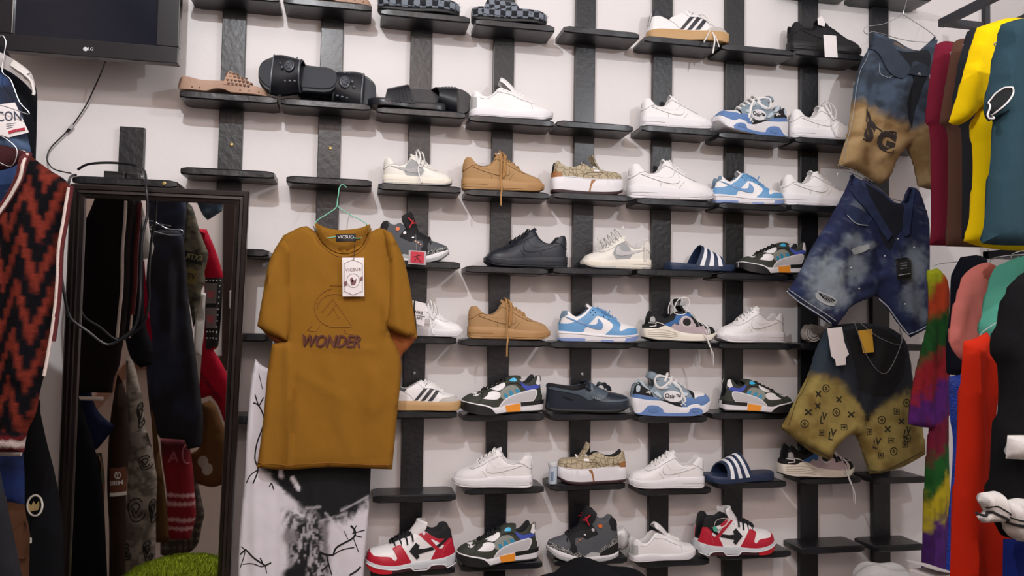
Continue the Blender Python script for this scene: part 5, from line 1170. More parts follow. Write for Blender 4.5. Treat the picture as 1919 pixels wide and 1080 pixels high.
mb = MB(); c_.patch(mb, [(18, 122), (26, 112), (56, 136), (46, 141)], .004, False); c_.line(mb, [(46, 140), (58, 152), (63, 172), (62, 178)], .004, .004); c_.fin(mb, 'tie', M_('white_tape', '#d8d4d0', .8), r_)
simple('jeans', 'bright blue jeans showing below the zigzag vest hem', 'jeans', [(-90, 840), (44, 850), (46, 900), (46, 948), (-90, 952)], -.43, DENIM, .03, .02, lambda U, V: mixc(np.tile(hexc('#17306e'), (len(U), 1)), hexc('#0e1b40'), sstep(.4, .7, fbm(U/30, V/30, 4))))
c_, r_ = simple('cargo_trousers', 'brown cargo trousers with a flap pocket at the lower left corner', 'trousers', [(-90, 940), (0, 940), (46, 946), (50, 975), (55, 1010), (54, 1100), (50, 1250), (-90, 1250)], -.485, FAB('brown_twill', '#4f3222', var=.12, vscale=6), .045, .02, folds=[(20, 960, 10, 1080, 8, .008)])
mb = MB(); c_.patch(mb, [(18, 1004), (48, 975), (54, 1010), (46, 1048), (30, 1040)], .010, corner=60, th=.012); c_.fin(mb, 'pocket_flap', MATS['brown_twill'], r_)
c_, r_ = simple('trousers', 'black trousers with a round crown badge, hanging between the vest and the mirror', 'trousers', [(30, 700), (72, 745), (76, 775), (88, 830), (102, 885), (114, 950), (119, 1010), (119, 1100), (117, 1300), (20, 1300), (15, 760)], -.365, FAB('black_fleece', '#0a0a0e'), .05, .025, waves=4, wav=.008)
mb = MB(); c_.line(mb, [(64+14*math.cos(a), 949+19*math.sin(a)) for a in np.linspace(0, 6.0, 18)], .0028, .001, closed=True); c_.fin(mb, 'badge_ring', M_('badge_white', '#d9d2c8', .7), r_)
mb = MB(); c_.patch(mb, [(52, 955), (52, 944), (57, 949), (61, 941), (65, 948), (71, 940), (72, 950), (70, 957), (56, 960)], .003, False); c_.fin(mb, 'badge_crown', M_('badge_gold', '#b9a06a', .6), r_)
mb = MB(); c_.patch(mb, [(54, 1008), (58, 1010), (58, 1019), (54, 1020)], .002); c_.fin(mb, 'button', MATS['badge_white'], r_)
# ================================================================== framed mirror, hung so that it tips forward
DW = M_('dark_varnished_wood', '#130c0b', .28, bump=.15, bscale=40, var=.3, vscale=12, coat=.6)
c00 = MP0; e1 = WP(468, 360, MP0, MN)-c00; mw = np.linalg.norm(e1); e1 = e1/mw
dl = WP(112, 1080, MP0, MN)-c00; dr = WP(425, 1080, MP0, MN)-WP(468, 360, MP0, MN); e2 = dl/np.linalg.norm(dl)+dr/np.linalg.norm(dr); e2 = e2/np.linalg.norm(e2)
MH = 1.36; mirror = thing('wall_mirror', 'tall mirror in a dark varnished wooden frame, hung tipping forward under the television', 'mirror', c00)
def mpt(a, b, o): return tuple(e1*a+e2*b+MN*o)
def frame_side(pa, pb, qa, qb, name='frame_rail'):   # pa-pb outer edge, qa-qb inner edge, in mirror-plane metres
    prof = [(0, -.012), (0, .016), (.10, .020), (.35, .020), (.42, .014), (.62, .015), (.70, .009), (.93, .008), (1, .0), (1, -.012)]
    m = MB(); v = []
    for (p, q) in ((pa, qa), (pb, qb)):
        for t, o in prof: v.append(mpt(p[0]+(q[0]-p[0])*t, p[1]+(q[1]-p[1])*t, o))
    k = len(prof); f = [(j, (j+1) % k, k+(j+1) % k, k+j) for j in range(k)]+[tuple(range(k)), tuple(range(2*k-1, k-1, -1))]; m.add(v, f)
    m.build(name, DW, mirror, smooth=False)
fw = .040; O = [(0, 0), (mw, 0), (mw, MH), (0, MH)]; I = [(fw, fw), (mw-fw, fw), (mw-fw, MH-fw), (fw, MH-fw)]
for i in range(4): frame_side(O[i], O[(i+1) % 4], I[i], I[(i+1) % 4])
m = MB(); m.add([mpt(a, b, -.002) for a, b in I]+[mpt(a, b, -.008) for a, b in I], [(0, 1, 2, 3), (4, 7, 6, 5), (0, 4, 5, 1), (1, 5, 6, 2), (2, 6, 7, 3), (3, 7, 4, 0)])
GL = M_('mirror_glass', '#d9d6d4', .015, metal=1); m.build('glass', GL, mirror, smooth=False)
m = MB(); m.add([mpt(a, b, -.008) for a, b in O]+[mpt(a, b, -.013) for a, b in O], [(0, 1, 2, 3), (4, 7, 6, 5), (0, 4, 5, 1), (1, 5, 6, 2), (2, 6, 7, 3), (3, 7, 4, 0)]); m.build('backing', M_('hardboard', '#6a5340', .9), mirror, smooth=False)
# ================================================================== television
TVY = -.16; tv = thing('television', 'black flat television on the wall above the mirror, switched off', 'television', W(170, 60, TVY))
org = np.array(tv.location); TB = M_('tv_black_gloss', '#0e1118', .25, coat=.3)
bl, br = W(-14, 94, TVY), W(338, 131, TVY); zb = (bl[2]+br[2])/2; tx0, tx1 = bl[0], br[0]; th = .50
rot = math.atan2(br[2]-bl[2], br[0]-bl[0])
def tvbox(x0, x1, z0, z1, y0, y1): 
    m = MB(); m.box(x0, x1, y0, y1, z0, z1); return m
bz = .052
def tvb(name, x0, x1, z0, z1, y0, y1, mt, bev=.003, par=None):
    m = tvbox(x0-org[0], x1-org[0], z0-org[2], z1-org[2], y0-org[1], y1-org[1]); m.build(name, mt, par or tv, smooth=False, bevel=bev); return m
tvb('bezel', tx0, tx1, zb, zb+bz, TVY-.035, TVY, TB); tvb('bezel', tx0, tx1, zb+th-bz, zb+th, TVY-.035, TVY, TB); tvb('bezel', tx0, tx0+.066, zb+bz, zb+th-bz, TVY-.035, TVY, TB); tvb('bezel', tx1-.066, tx1, zb+bz, zb+th-bz, TVY-.035, TVY, TB)
tvb('screen', tx0+.060, tx1-.060, zb+bz-.004, zb+th-bz+.004, TVY-.026, TVY-.01, M_('screen_glass', '#0c1422', .12), 0)
tvb('rear_housing', tx0+.03, tx1-.03, zb+.03, zb+th-.03, TVY, TVY+.05, M_('black_plastic'))
tvb('wall_bracket', (tx0+tx1)/2-.1, (tx0+tx1)/2+.1, zb+.12, zb+.38, TVY+.05, -.001, M_('black_plastic'))
mb = MB(); lg = W(170, 92, TVY-.036); v, f = T['LG']; mb.add([(p[0]*.013+lg[0]-org[0], TVY-.0362-org[1], p[1]*.013+lg[2]-org[2]) for p in v], f); SILP = M_('silver_print', '#c8ccd2', .4); mb.build('lettering', SILP, tv, smooth=False)
mb = MB(); q = W(160, 92, TVY-.036); mb.lathe([(0, -.0008), (.0062, -.0008), (.0066, 0)], 18, 'y', (q[0]-org[0], TVY-.036-org[1], q[2]-org[2])); mb.build('round_logo', SILP, tv)
# cables
def cable(name, label, pts, r, m, cat='cable'):
    return wire_obj(name, label, cat, pts, r, m)
CBL = M_('black_cable', '#14141a', .45)
cable('television_cable', 'thin grey cable running down from the television to the mirror top', [W(197, 116, -.13), W(188, 140, -.05), W(165, 190, -.02), W(150, 215, -.015), W(135, 236, -.012), W(118, 254, -.012), W(97, 275, -.012), W(89, 290, -.015), W(90, 305, -.02), W(103, 318, -.06), W(133, 325, -.10)], .0022, CBL)
cn = thing('cable_connector', 'small metal plug joining the thin television cable on the wall', 'connector', W(131, 241, -.014)); mb = MB(); a = W(137, 234, -.016)-W(131, 241, -.014); mb.tube([(0, 0, 0), tuple(a)], .0055, 8); mb.build('plug', M_('silver_plastic'), cn); mb = MB(); mb.tube([tuple(-a*.9), (0, 0, 0)], .0045, 8); mb.build('sleeve', CBL, cn)
ym = -.30
cable('looped_cable', 'thick black cable looped in front of the mirror from the power adapter', [W(146, 318, -.10), W(165, 308, -.11), W(205, 305, -.12), W(250, 309, -.14), W(270, 320, -.20), W(274, 350, ym), W(276, 400, ym), W(266, 450, ym), W(264, 520, ym+.02), W(262, 570, ym+.02), W(254, 610, ym+.03), W(232, 632, ym+.03), W(200, 646, ym+.03), W(165, 622, ym+.02), W(132, 596, ym+.02), W(120, 550, ym), W(112, 490, ym), W(111, 440, ym), W(120, 380, ym), W(128, 345, -.28), W(133, 331, -.16), W(142, 328, -.125)], .0040, CBL)
ad = thing('power_adapter', 'black power adapter and plug lying on the board above the mirror', 'adapter', (W(232, 322, -.06)[0], -.06, ZT['stub']))
MB().box(-.052, .010, -.025, .022, .0005, .026).build('adapter_body', BLKT, ad, smooth=False, bevel=.003)
MB().box(.014, .055, -.030, .012, .0005, .024).build('plug_body', BLKT, ad, smooth=False, bevel=.004)
m = MB(); m.tube([(.055, -.01, .014), (.068, -.012, .019)], .0025, 6); m.tube([(.055, .0, .014), (.068, -.002, .019)], .0025, 6); m.build('prongs', SIL, ad)
# ================================================================== clothes on the left that the mirror shows (built where they hang)
def mir(name, label, cat, out, Yv, m, thick=.035, step=.022, color=None, pn='body', **k): return simple(name, label, cat, out, Yv, m, thick, step, color, pn, mirror=True, **k)
ns = lambda h1, h2, s=30, a=.4, b=.7, sd=1: (lambda U, V: mixc(np.tile(hexc(h1), (len(U), 1)), hexc(h2), sstep(a, b, fbm(U/s, V/s, sd))))
mir('coat', 'navy coat reflected at the lower left edge of the mirror', 'coat', [(110, 640), (163, 640), (170, 730), (184, 772), (215, 800), (186, 838), (168, 850), (171, 950), (173, 1040), (170, 1140), (100, 1140)], .30, FAB('navy_wool', '#141d3a'), waves=7, wav=.010)
c_, r_ = mir('trousers', 'olive trousers with a small leather label, reflected in the mirror beside the navy coat', 'trousers', [(172, 850), (190, 850), (196, 900), (194, 960), (196, 1000), (198, 1140), (170, 1140), (168, 1000), (172, 900)], .36, FAB('olive_twill', '#3f4030', var=.1), .05)
def leather_label(c, r, x0, x1, y0, y1):
    mb = MB(); c.patch(mb, [(x0, y0), (x1, y0-1), (x1, y1), (x0, y1)], .004, False); lb = c.fin(mb, 'leather_label', M_('label_leather', '#6a3a22', .7), r)
    mb = MB(); c.text(mb, T['MIRI'], (x0+x1)/2-1, y0+(y1-y0)*.60, (x1-x0)*.42, 2, flip=True, off=.008)
    cx, cy = (x0+x1)/2+1, y0+(y1-y0)*.28
    for s_ in (-1, 1): c.line(mb, [(cx-s_*1, cy+7), (cx-s_*5, cy+2), (cx-s_*3, cy-6), (cx, cy-1), (cx-s_*1, cy+6)], .0016, .006)
    c.fin(mb, 'label_lettering', PAPER, lb, smooth=False)
    mb = MB(); c.patch(mb, [(x0, y1), (x1, y1-1), (x1, y1+6), (x0, y1+7)], .004, False); c.fin(mb, 'label_band', PAPER, r)
leather_label(c_, r_, 173, 193, 910, 964)
c_, r_ = mir('trousers', 'dark brown trousers with a leather label, reflected in the mirror beside the pale mottled trousers', 'trousers', [(206, 790), (220, 700), (236, 740), (241, 830), (238, 900), (235, 960), (233, 1140), (203, 1140), (204, 1000), (200, 900)], .42, FAB('dark_brown_twill', '#33261d', var=.1), .05)
leather_label(c_, r_, 206, 234, 878, 924)
def camo(U, V):
    n = fbm(U/11, V/13, 4); c = mixc(np.tile(hexc('#6f675f'), (len(U), 1)), hexc('#a39a8e'), sstep(.4, .62, n)); return mixc(c, hexc('#4a443f'), .7*sstep(.62, .68, fbm(U/7, V/7, 9)))
c_, r_ = mir('trousers', 'pale mottled grey trousers with swirling prints, reflected in the middle of the mirror', 'trousers', [(236, 668), (245, 672), (253, 690), (260, 720), (266, 745), (271, 790), (277, 820), (286, 850), (291, 880), (294, 905), (292, 960), (290, 1140), (225, 1140), (230, 1000), (237, 930), (240, 860), (240, 800), (236, 740)], .50, ATT('mottled_cloth'), .06, .010, camo)
mb = MB()
for (x, y, rx, ry) in ((255, 957, 16, 22), (236, 1036, 9, 15), (272, 868, 11, 13), (285, 960, 6, 22), (276, 1035, 8, 20), (262, 780, 5, 24)):
    for k_ in (1, .6): c_.line(mb, [(x+rx*k_*math.cos(a)+1.5*math.sin(3*a), y+ry*k_*math.sin(a)) for a in np.linspace(.3, 5.6, 16)], .0022, .001)
    c_.line(mb, [(x-rx*.5, y-ry*.3), (x, y+ry*.3), (x+rx*.5, y-ry*.4)], .0022, .001)
c_.fin(mb, 'swirl_print', M_('dark_swirl', '#25221f', .8), r_)
mb = MB(); c_.patch(mb, [(245, 810), (277, 812), (284, 838), (248, 833)], .010, corner=60); c_.fin(mb, 'pocket_flap', M_('pale_flap', '#8d847a', .9), r_)
mir('jacket', 'black jacket hem reflected in the mirror behind the knitted vest', 'jacket', [(222, 366), (264, 366), (268, 480), (271, 600), (286, 650), (284, 684), (262, 690), (240, 660), (225, 560)], .62, FAB('charcoal_wool', '#14151b'), .05)
c_, r_ = mir('shirt', 'white shirt edge reflected in the mirror left of the dark jeans', 'shirt', [(254, 366), (262, 372), (270, 400), (280, 440), (288, 462), (284, 480), (264, 490), (258, 430)], .70, FAB('white_cotton', '#dcdbd6'), .03)
mir('scarf', 'thin crimson strip of cloth reflected in the mirror left of the dark jeans', 'scarf', [(262, 489), (270, 489), (276, 560), (284, 630), (284, 655), (277, 655), (270, 590)], .72, FAB('crimson_cloth', '#a81238'), .02)
jd = lambda U, V: mixc(mixc(np.tile(hexc('#11131c'), (len(U), 1)), hexc('#232b42'), sstep(.4, .75, fbm(U/24, V/40, 3))), hexc('#5d6672'), .55*sstep(9, 1, np.abs(U-327-(V-560)*.02))*sstep(470, 520, V)*sstep(700, 600, V))
mir('jeans', 'dark jeans hanging in the middle of the mirror reflection', 'jeans', [(283, 440), (300, 430), (340, 434), (346, 470), (353, 560), (363, 640), (373, 720), (381, 790), (376, 838), (352, 843), (345, 825), (300, 822), (284, 790), (274, 700), (271, 600), (275, 500)], .80, DENIM, .05, .016, jd, waves=4, wav=.010)
mir('jeans', 'folded dark blue jeans at the top of the mirror reflection', 'jeans', [(276, 366), (345, 366), (349, 395), (343, 470), (310, 462), (282, 440)], .86, DENIM, .05, .018, ns('#141a2b', '#26324e', 20))
wire_obj('wire_hanger', 'bunch of thin wire hangers reflected above the dark jeans', 'hanger', [W(u, v, .745) for u, v in [(278, 414), (290, 416), (303, 424), (318, 430), (341, 432), (340, 440), (312, 440), (282, 430), (292, 420), (320, 424)]], .0016, WIRE, mirror=True)
c_, r_ = mir('trousers', 'mustard brown trouser leg reflected in the mirror beside the red striped jumper', 'trousers', [(282, 770), (286, 772), (292, 800), (299, 850), (311, 940), (317, 1018), (292, 1018), (290, 900)], .70, FAB('mustard_twill', '#5c4226', var=.1), .04)
def patchy(U, V):
    k = np.floor((V+.35*U)/30.); t = vnoise(k*3.1, k*0, 2); c = mixc(np.tile(hexc('#3b3a30'), (len(U), 1)), hexc('#6f6b58'), t); n = fbm(U/5, V/3, 6); c = mixc(c, hexc('#8f8a74'), .5*sstep(.5, .7, n)); return mixc(c, hexc('#15151a'), .8*sstep(.62, .7, fbm(U/9, V/7, 8)))
c_, r_ = mir('jacket', 'olive patchwork jacket sleeve with EXTRA lettering, reflected beside the dark jeans', 'jacket', [(348, 366), (353, 380), (362, 392), (373, 430), (384, 460), (390, 476), (387, 495), (383, 510), (384, 530), (377, 545), (376, 560), (366, 605), (362, 614), (353, 560), (346, 505), (341, 470), (344, 420)], .92, ATT('patchwork_cloth'), .05, .012, patchy)
mb = MB(); c_.patch(mb, [(341, 468), (379, 478), (378, 498), (341, 488)], .004, False); e_ = c_.fin(mb, 'letter_band', M_('dark_band', '#1c1d1c', .8), r_)
mb = MB(); c_.text(mb, T['EXTRA'], 360, 482, 15, -9, flip=True, off=.009, sx=.82); c_.fin(mb, 'lettering', M_('olive_print', '#9b976c', .7), e_, smooth=False)
mb = MB(); c_.patch(mb, [(344, 500), (370, 507), (367, 535), (348, 530)], .004, False); e_ = c_.fin(mb, 'gold_patch', M_('gold_cloth', '#857a45', .8), r_)
mb = MB(); c_.text(mb, T['VTI'], 357, 519, 16, -6, flip=True, off=.009, sx=.8); c_.fin(mb, 'lettering', M_('dark_band'), e_, smooth=False)
mir('shirt', 'narrow white shirt reflected between the dark jeans and the red jacket', 'shirt', [(374, 548), (386, 550), (382, 600), (378, 660), (372, 740), (366, 700), (364, 620)], .98, MATS['white_cotton'], .03)
c_, r_ = mir('jacket', 'red jacket with a studded black cuff, reflected at the right of the mirror', 'jacket', [(372, 429), (387, 430), (404, 470), (417, 512), (417, 525), (413, 590), (409, 645), (400, 657), (420, 690), (437, 737), (434, 797), (425, 806), (409, 762), (394, 742), (370, 750), (370, 700), (380, 640), (384, 580), (380, 500)], 1.08, FAB('red_cotton', '#b0122e'), .05)
mb = MB(); c_.patch(mb, [(384, 521), (416, 521), (414, 590), (408, 650), (386, 656), (383, 590)], .005, corner=40); cu_ = c_.fin(mb, 'studded_cuff', M_('black_cuff', '#14141a', .7), r_)
mb = MB()
for (u, v) in [(387+6.5*k, 526) for k in range(5)]+[(411.5-.08*k*9, 536+11*k) for k in range(10)]+[(388+6*k, 622) for k in range(4)]+[(388+6*k, 634) for k in range(3)]:
    q = W(u, v, c_.Y-c_.th*.5); mb.sphere((q[0], float(c_.front(np.array([q[0]]), np.array([q[2]]))[0])-.009, q[2]), .0035, 4)
c_.fin(mb, 'cuff_studs', PAPER, cu_)
for v0 in (531, 577):
    mb = MB(); c_.patch(mb, [(384, v0), (407, v0), (405, v0+38), (386, v0+38)], .009, False); pt = c_.fin(mb, 'photo_patch', M_('grey_print', '#77706f', .8), cu_)
    mb = MB(); c_.patch(mb, [(388, v0+14), (403, v0+16), (400, v0+28), (390, v0+28)], .013); c_.fin(mb, 'pink_print', M_('pink_print', '#a8565c', .8), pt)
mb = MB(); c_.text(mb, T['HAVNCWENTUS'], 395, 728, 11, -52, flip=True, off=.004, sx=.8); c_.fin(mb, 'lettering', M_('black_print'), r_, smooth=False)
c_, r_ = mir('shorts', 'brown shorts with a round white patch, reflected at the right of the mirror', 'shorts', [(378, 757), (393, 751), (404, 762), (413, 785), (426, 818), (434, 842), (434, 900), (400, 914), (366, 906), (360, 870), (357, 850), (374, 838), (380, 795)], .98, FAB('tan_brown_twill', '#69492a', var=.1), .05)
for (x, y) in ((380, 866), (388, 880)):
    mb = MB(); c_.patch(mb, [(x+10*math.cos(a), y+11*math.sin(a)) for a in np.linspace(0, 5.6, 10)], .004); c_.fin(mb, 'round_patch', M_('pale_badge', '#a8a298', .8), r_)
def stripes_c(U, V):
    c = np.tile(hexc('#8e1020'), (len(U), 1)); c = mixc(c, hexc('#5a0f1a'), sstep(880, 830, V))
    for y in (927, 943, 973, 989): c = mixc(c, hexc('#d6a9ac'), sstep(3.6, 2.6, np.abs(V-y-(U-335)*.02)))
    return c
c_, r_ = mir('jumper', 'red jumper with pink stripes reflected low in the mirror', 'jumper', [(300, 822), (353, 824), (359, 862), (363, 905), (367, 962), (363, 985), (356, 1012), (317, 1012), (313, 985), (311, 920), (303, 862)], .86, ATT('striped_knit'), .05, .010, stripes_c)
mb = MB(); c_.text(mb, T['A'], 325, 858, 28, 0, flip=True, off=.004); c_.line(mb, [(352+10*math.cos(a), 852+18*math.sin(a)) for a in np.linspace(1.4, 4.9, 10)], .004, .002); c_.fin(mb, 'lettering', M_('faded_print', '#a0525a', .8), r_, smooth=False)
plaid = lambda U, V: mixc(mixc(np.tile(hexc('#3d3833'), (len(U), 1)), hexc('#6b655c'), .6*(np.mod(U, 12) < 3)), hexc('#8a8378'), .5*(np.mod(V, 16) < 3))
mir('shirt', 'grey checked shirt reflected behind the red striped jumper', 'shirt', [(352, 866), (366, 880), (374, 920), (380, 950), (383, 965), (378, 985), (368, 1025), (330, 1052), (300, 1040), (300, 1000), (350, 1000)], 1.06, ATT('checked_cloth'), .04, .012, plaid)
mir('jeans', 'small folded blue jeans reflected against the white wall at the mirror top', 'jeans', [(363, 366), (420, 366), (416, 396), (389, 413), (378, 400)], 1.25, DENIM, .05, .02, ns('#2a4152', '#5b7686', 14))
# rail that carries the left-hand clothes
rl = thing('clothes_rail', 'dark steel clothes rail along the left wall, out of the picture', 'rail', (-1.62, -.35, 2.12)); mb = MB(); mb.tube([(0, 0, 0), (0, -1.9, 0)], .012, 10); mb.build('rail', BLKT, rl)
for y in (-.05, -1.85):
    mb = MB(); mb.tube([(0, y, 0), (-.43, y, 0)], .008, 8); mb.build('bracket', BLKT, rl)
# door in the front wall, seen in the mirror
def mq(u, v, Y):          # real point on plane y=Y seen through the mirror at pixel u,v
    d0 = ray(u, v); h = CAM+d0*(np.dot(MP0-CAM, MN)/np.dot(d0, MN)); d = d0-2*np.dot(d0, MN)*MN; return h+d*(Y-h[1])/d[1]
a = mq(418, 485, YF+.02); b = mq(446, 485, YF+.02); x0, x1 = a[0], a[0]+.75; zt = a[2]
door = thing('door_1', 'dark door reflected in the right edge of the mirror', 'door', ((x0+x1)/2, YF, 0)); door['kind'] = 'structure'
hw = .375; MB().box(-hw, hw, .0, .05, .0, max(zt, 1.9)).build('door_leaf', M_('brown_door', '#2b1f1c', .35, var=.3, vscale=4), door, smooth=False)
m = MB(); m.box(-hw+.06, -hw+.10, .05, .09, mq(436, 560, YF+.02)[2]-.08, mq(436, 560, YF+.02)[2]+.08); m.build('door_handle', SIL, door, smooth=False, bevel=.008)
struct('trim_1', MB().box(XL, XL+.015, YF, -.0, 0, .12), M_('brown_skirting', '#5a3a28', .5)); struct('trim_2', MB().box(XL, XR, YF, YF+.015, 0, .12), M_('brown_skirting'))
# ================================================================== lime plush pouffe in front of the mirror
px_ = MIR(W(325, 1056, .12)); pf = thing('pouffe', 'lime green plush cushion seat reflected at the foot of the mirror', 'pouffe', (px_[0], px_[1], 0)); zt = px_[2]; pf.scale = (1.08, .8, 1)
mb = MB(); prof = [(0, zt), (.07, zt-.004), (.12, zt-.016), (.150, zt-.035), (.160, zt-.06), (.150, zt-.09), (.12, zt-.10), (0, zt-.10)]; mb.lathe(prof, 40)
mb.v = [(x*(1+.03*math.sin(5*math.atan2(y, x))), y*.9, z+.018*(x/.17) if z > zt-.05 else z) for x, y, z in mb.v]; LIME = M_('lime_plush', '#93a814', .95, bump=1.0, bscale=260, var=.15, vscale=60); mb.build('cushion', LIME, pf)
rnd = random.Random(11); mb = MB()
for i in range(2600):
    t = rnd.random()*2*math.pi; r_0 = .155*math.sqrt(rnd.random()); z0 = zt-.004-.035*(r_0/.155)**3; x = r_0*math.cos(t)*(1+.03*math.sin(5*t)); y = r_0*math.sin(t)*.9; z0 += .018*x/.17
    L_ = rnd.uniform(.006, .012); dx, dy = rnd.uniform(-.006, .006)+.3*L_*x/.15, rnd.uniform(-.006, .006); mb.tube([(x, y, z0-.003), (x+dx, y+dy, z0+L_)], [.0012, .0005], 3, cap=False)
o = mb.build('plush_pile', LIME, pf); o['kind'] = 'stuff'
mb = MB(); mb.lathe([(.0, zt-.10), (.13, zt-.10), (.13, .02), (.12, 0), (0, 0)], 24); mb.build('base', M_('brown_base', '#3a2a20', .7), pf)
# ================================================================== small things on the boards
tb = thing('plastic_tube', 'small clear plastic tube with white cap and blue label beside a monogram canvas sneaker', 'tube', (W(1035.5, 906, -.112)[0], -.112, ZT[(7, 5)]))
MB().lathe([(0, .0005), (.0145, .0005), (.0150, .003), (.0150, .060), (0, .060)], 24).build('tube_body', M_('pale_blue_label', '#c3cedb', .35), tb)
MB().lathe([(.0152, .060), (.0165, .061), (.0168, .072), (.015, .074), (0, .074)], 24).build('cap', M_('frosted_cap', '#d5dadb', .4), tb)
m = MB()
for k in range(5): m.box(-.010+.002*k, -.009+.002*k, -.0156, -.0150, .012, .045)
m.build('label_print', M_('blue_print', '#5b7ba4', .6), tb, smooth=False)
bd = thing('cloth_bundle', 'small rolled grey cloth bundle on a board below the ripped denim shorts', 'bundle', (W(1522, 640, -.085)[0], -.085, ZT[(5, 8)])); GB = M_('grey_jersey', '#a7a19c', .9, bump=.3, bscale=300)
m = MB(); m.sphere((-.022, -.02, .036), .036, 14, (.95, .9, 1)); m.v = [(x, y, max(z+.002*math.sin(x*300)+.002*math.sin(z*240), .0005)) for x, y, z in m.v]; m.build('roll', GB, bd)
m = MB(); m.sphere((.022, .005, .034), .034, 14, (1.1, .9, .95)); m.v = [(x, y, max(z+.003*math.sin(x*200), .0005)) for x, y, z in m.v]; m.build('fold', GB, bd)
m = MB()
for R_ in (.012, .022, .030): m.tube([(-.026+R_*math.cos(a), -.0525+.10*R_*R_/.03, .037+R_*math.sin(a)) for a in np.linspace(0, 5.9, 20)], .0022, 6)
m.build('rolled_edge', M_('grey_edge', '#c0bbb6', .9), bd)
pb = thing('plastic_bag', 'crumpled clear plastic wrapped bundle between the two lowest board shoes', 'plastic bag', (W(1163, 1035, -.045)[0], -.045, ZT[(8, 5)]+.0005)); FILM = M_('crumpled_film', '#c9c8c8', .25, bump=.8, bscale=60, spec=.8)
m = MB(); m.sphere((0, 0, .042), .042, 14, (.75, .7, 1)); rnd = random.Random(4); m.v = [(x*(1+.12*math.sin(z*150+y*90)), y*(1+.1*math.sin(x*140)), max(0, z*(1+.03*math.sin(x*200)))) for x, y, z in m.v]; m.build('film', FILM, pb)
# tags tied to shoes
def hang_tag(name, label, cat, pts, Y, m, cordpts, txt=None, tm=None, par=None):
    c = Cloth(pts, Y, .003, smooth=False, wav=0); r = par
    r = croot(c, name, label, cat); o = c.build('card', m, r, .03)
    if cordpts: mb = MB(); mb.tube([tuple(np.array(q)-c.org(r)) for q in cordpts], .0008, 6); mb.build('cord', tm or WIRE, r)
    return c, r, o
c_, r_, o_ = hang_tag('acrylic_tag', 'clear square tag with a red centre hanging from the grey sneaker beside the mustard shirt', 'tag', [(766, 469), (799, 471), (798, 497), (765, 495)], -.165, M_('clear_acrylic', '#b9adb0', .15), [W(779, 440, -.14), W(780, 455, -.155), W(781, 470, -.165)])
mb = MB(); c_.patch(mb, [(770, 471), (795, 473), (794, 494), (769, 492)], .0012, False, th=.001); rp = c_.fin(mb, 'red_panel', M_('crimson_panel', '#c2213c', .4), r_)
mb = MB(); c_.line(mb, [(782, 476), (782, 483), (776, 490)], .0012, .002, False); c_.line(mb, [(782, 483), (788, 491)], .0012, .002, False); c_.line(mb, [(774, 482), (782, 480), (789, 478)], .0010, .002, False); c_.fin(mb, 'figure_print', M_('dark_print'), rp)
c_, r_, o_ = hang_tag('paper_tag', 'white paper tag with lettering and black ribbon beside the mustard shirt sleeve', 'tag', [(773, 563), (798, 569), (795, 612), (772, 604)], -.172, PAPER, None)
mb = MB(); c_.text(mb, T['NIKE'], 785, 586, 8, -8, off=.0012, sx=.9); c_.text(mb, T['AF1'], 786, 597, 8, -8, off=.0012, sx=.9); c_.line(mb, [(774, 590), (797, 594)], .0008, .0008, False); c_.fin(mb, 'lettering', M_('black_print'), o_, smooth=False)
mb = MB(); c_.line(mb, [(777, 563), (776, 580), (779, 605), (780, 630)], .0022, .0025); c_.fin(mb, 'ribbon', BLKL, r_)
c_, r_, o_ = hang_tag('paper_tag', 'white paper tag hanging over the front of the all black sneaker', 'tag', [(1543, 65), (1567, 67), (1570, 108), (1546, 107)], -.158, PAPER, None)
c_, r_, o_ = hang_tag('paper_tag', 'small white paper tag standing on the tongue of the all black sneaker', 'tag', [(1532, 34), (1540, 30), (1547, 42), (1545, 50), (1533, 46)], -.11, PAPER, None)
c_, r_, o_ = hang_tag('security_tag', 'pale security tag with green end hooked on the right-hand red and white sneaker', 'tag', [(1336, 988), (1350, 985), (1352, 990), (1341, 997), (1337, 995)], -.150, M_('mint_plastic', '#4fb59a', .4), None)
mb = MB(); c_.patch(mb, [(1342, 987), (1350, 985), (1352, 990), (1345, 993)], .002, False); c_.fin(mb, 'white_end', PAPER, r_)
mb = MB(); c_.line(mb, [(1338, 987), (1341, 977), (1350, 972), (1362, 972)], .0008, .002); c_.line(mb, [(1352, 989), (1359, 985), (1364, 978), (1363, 975)], .0018, .002); c_.fin(mb, 'wire', M_('white_plastic', '#dcd6d2', .4), r_)
c_, r_, o_ = hang_tag('paper_tag', 'tiny white paper tag on the collar of the upper tan sneaker', 'tag', [(929, 290), (936, 286), (943, 298), (940, 303), (933, 301)], -.085, PAPER, None)
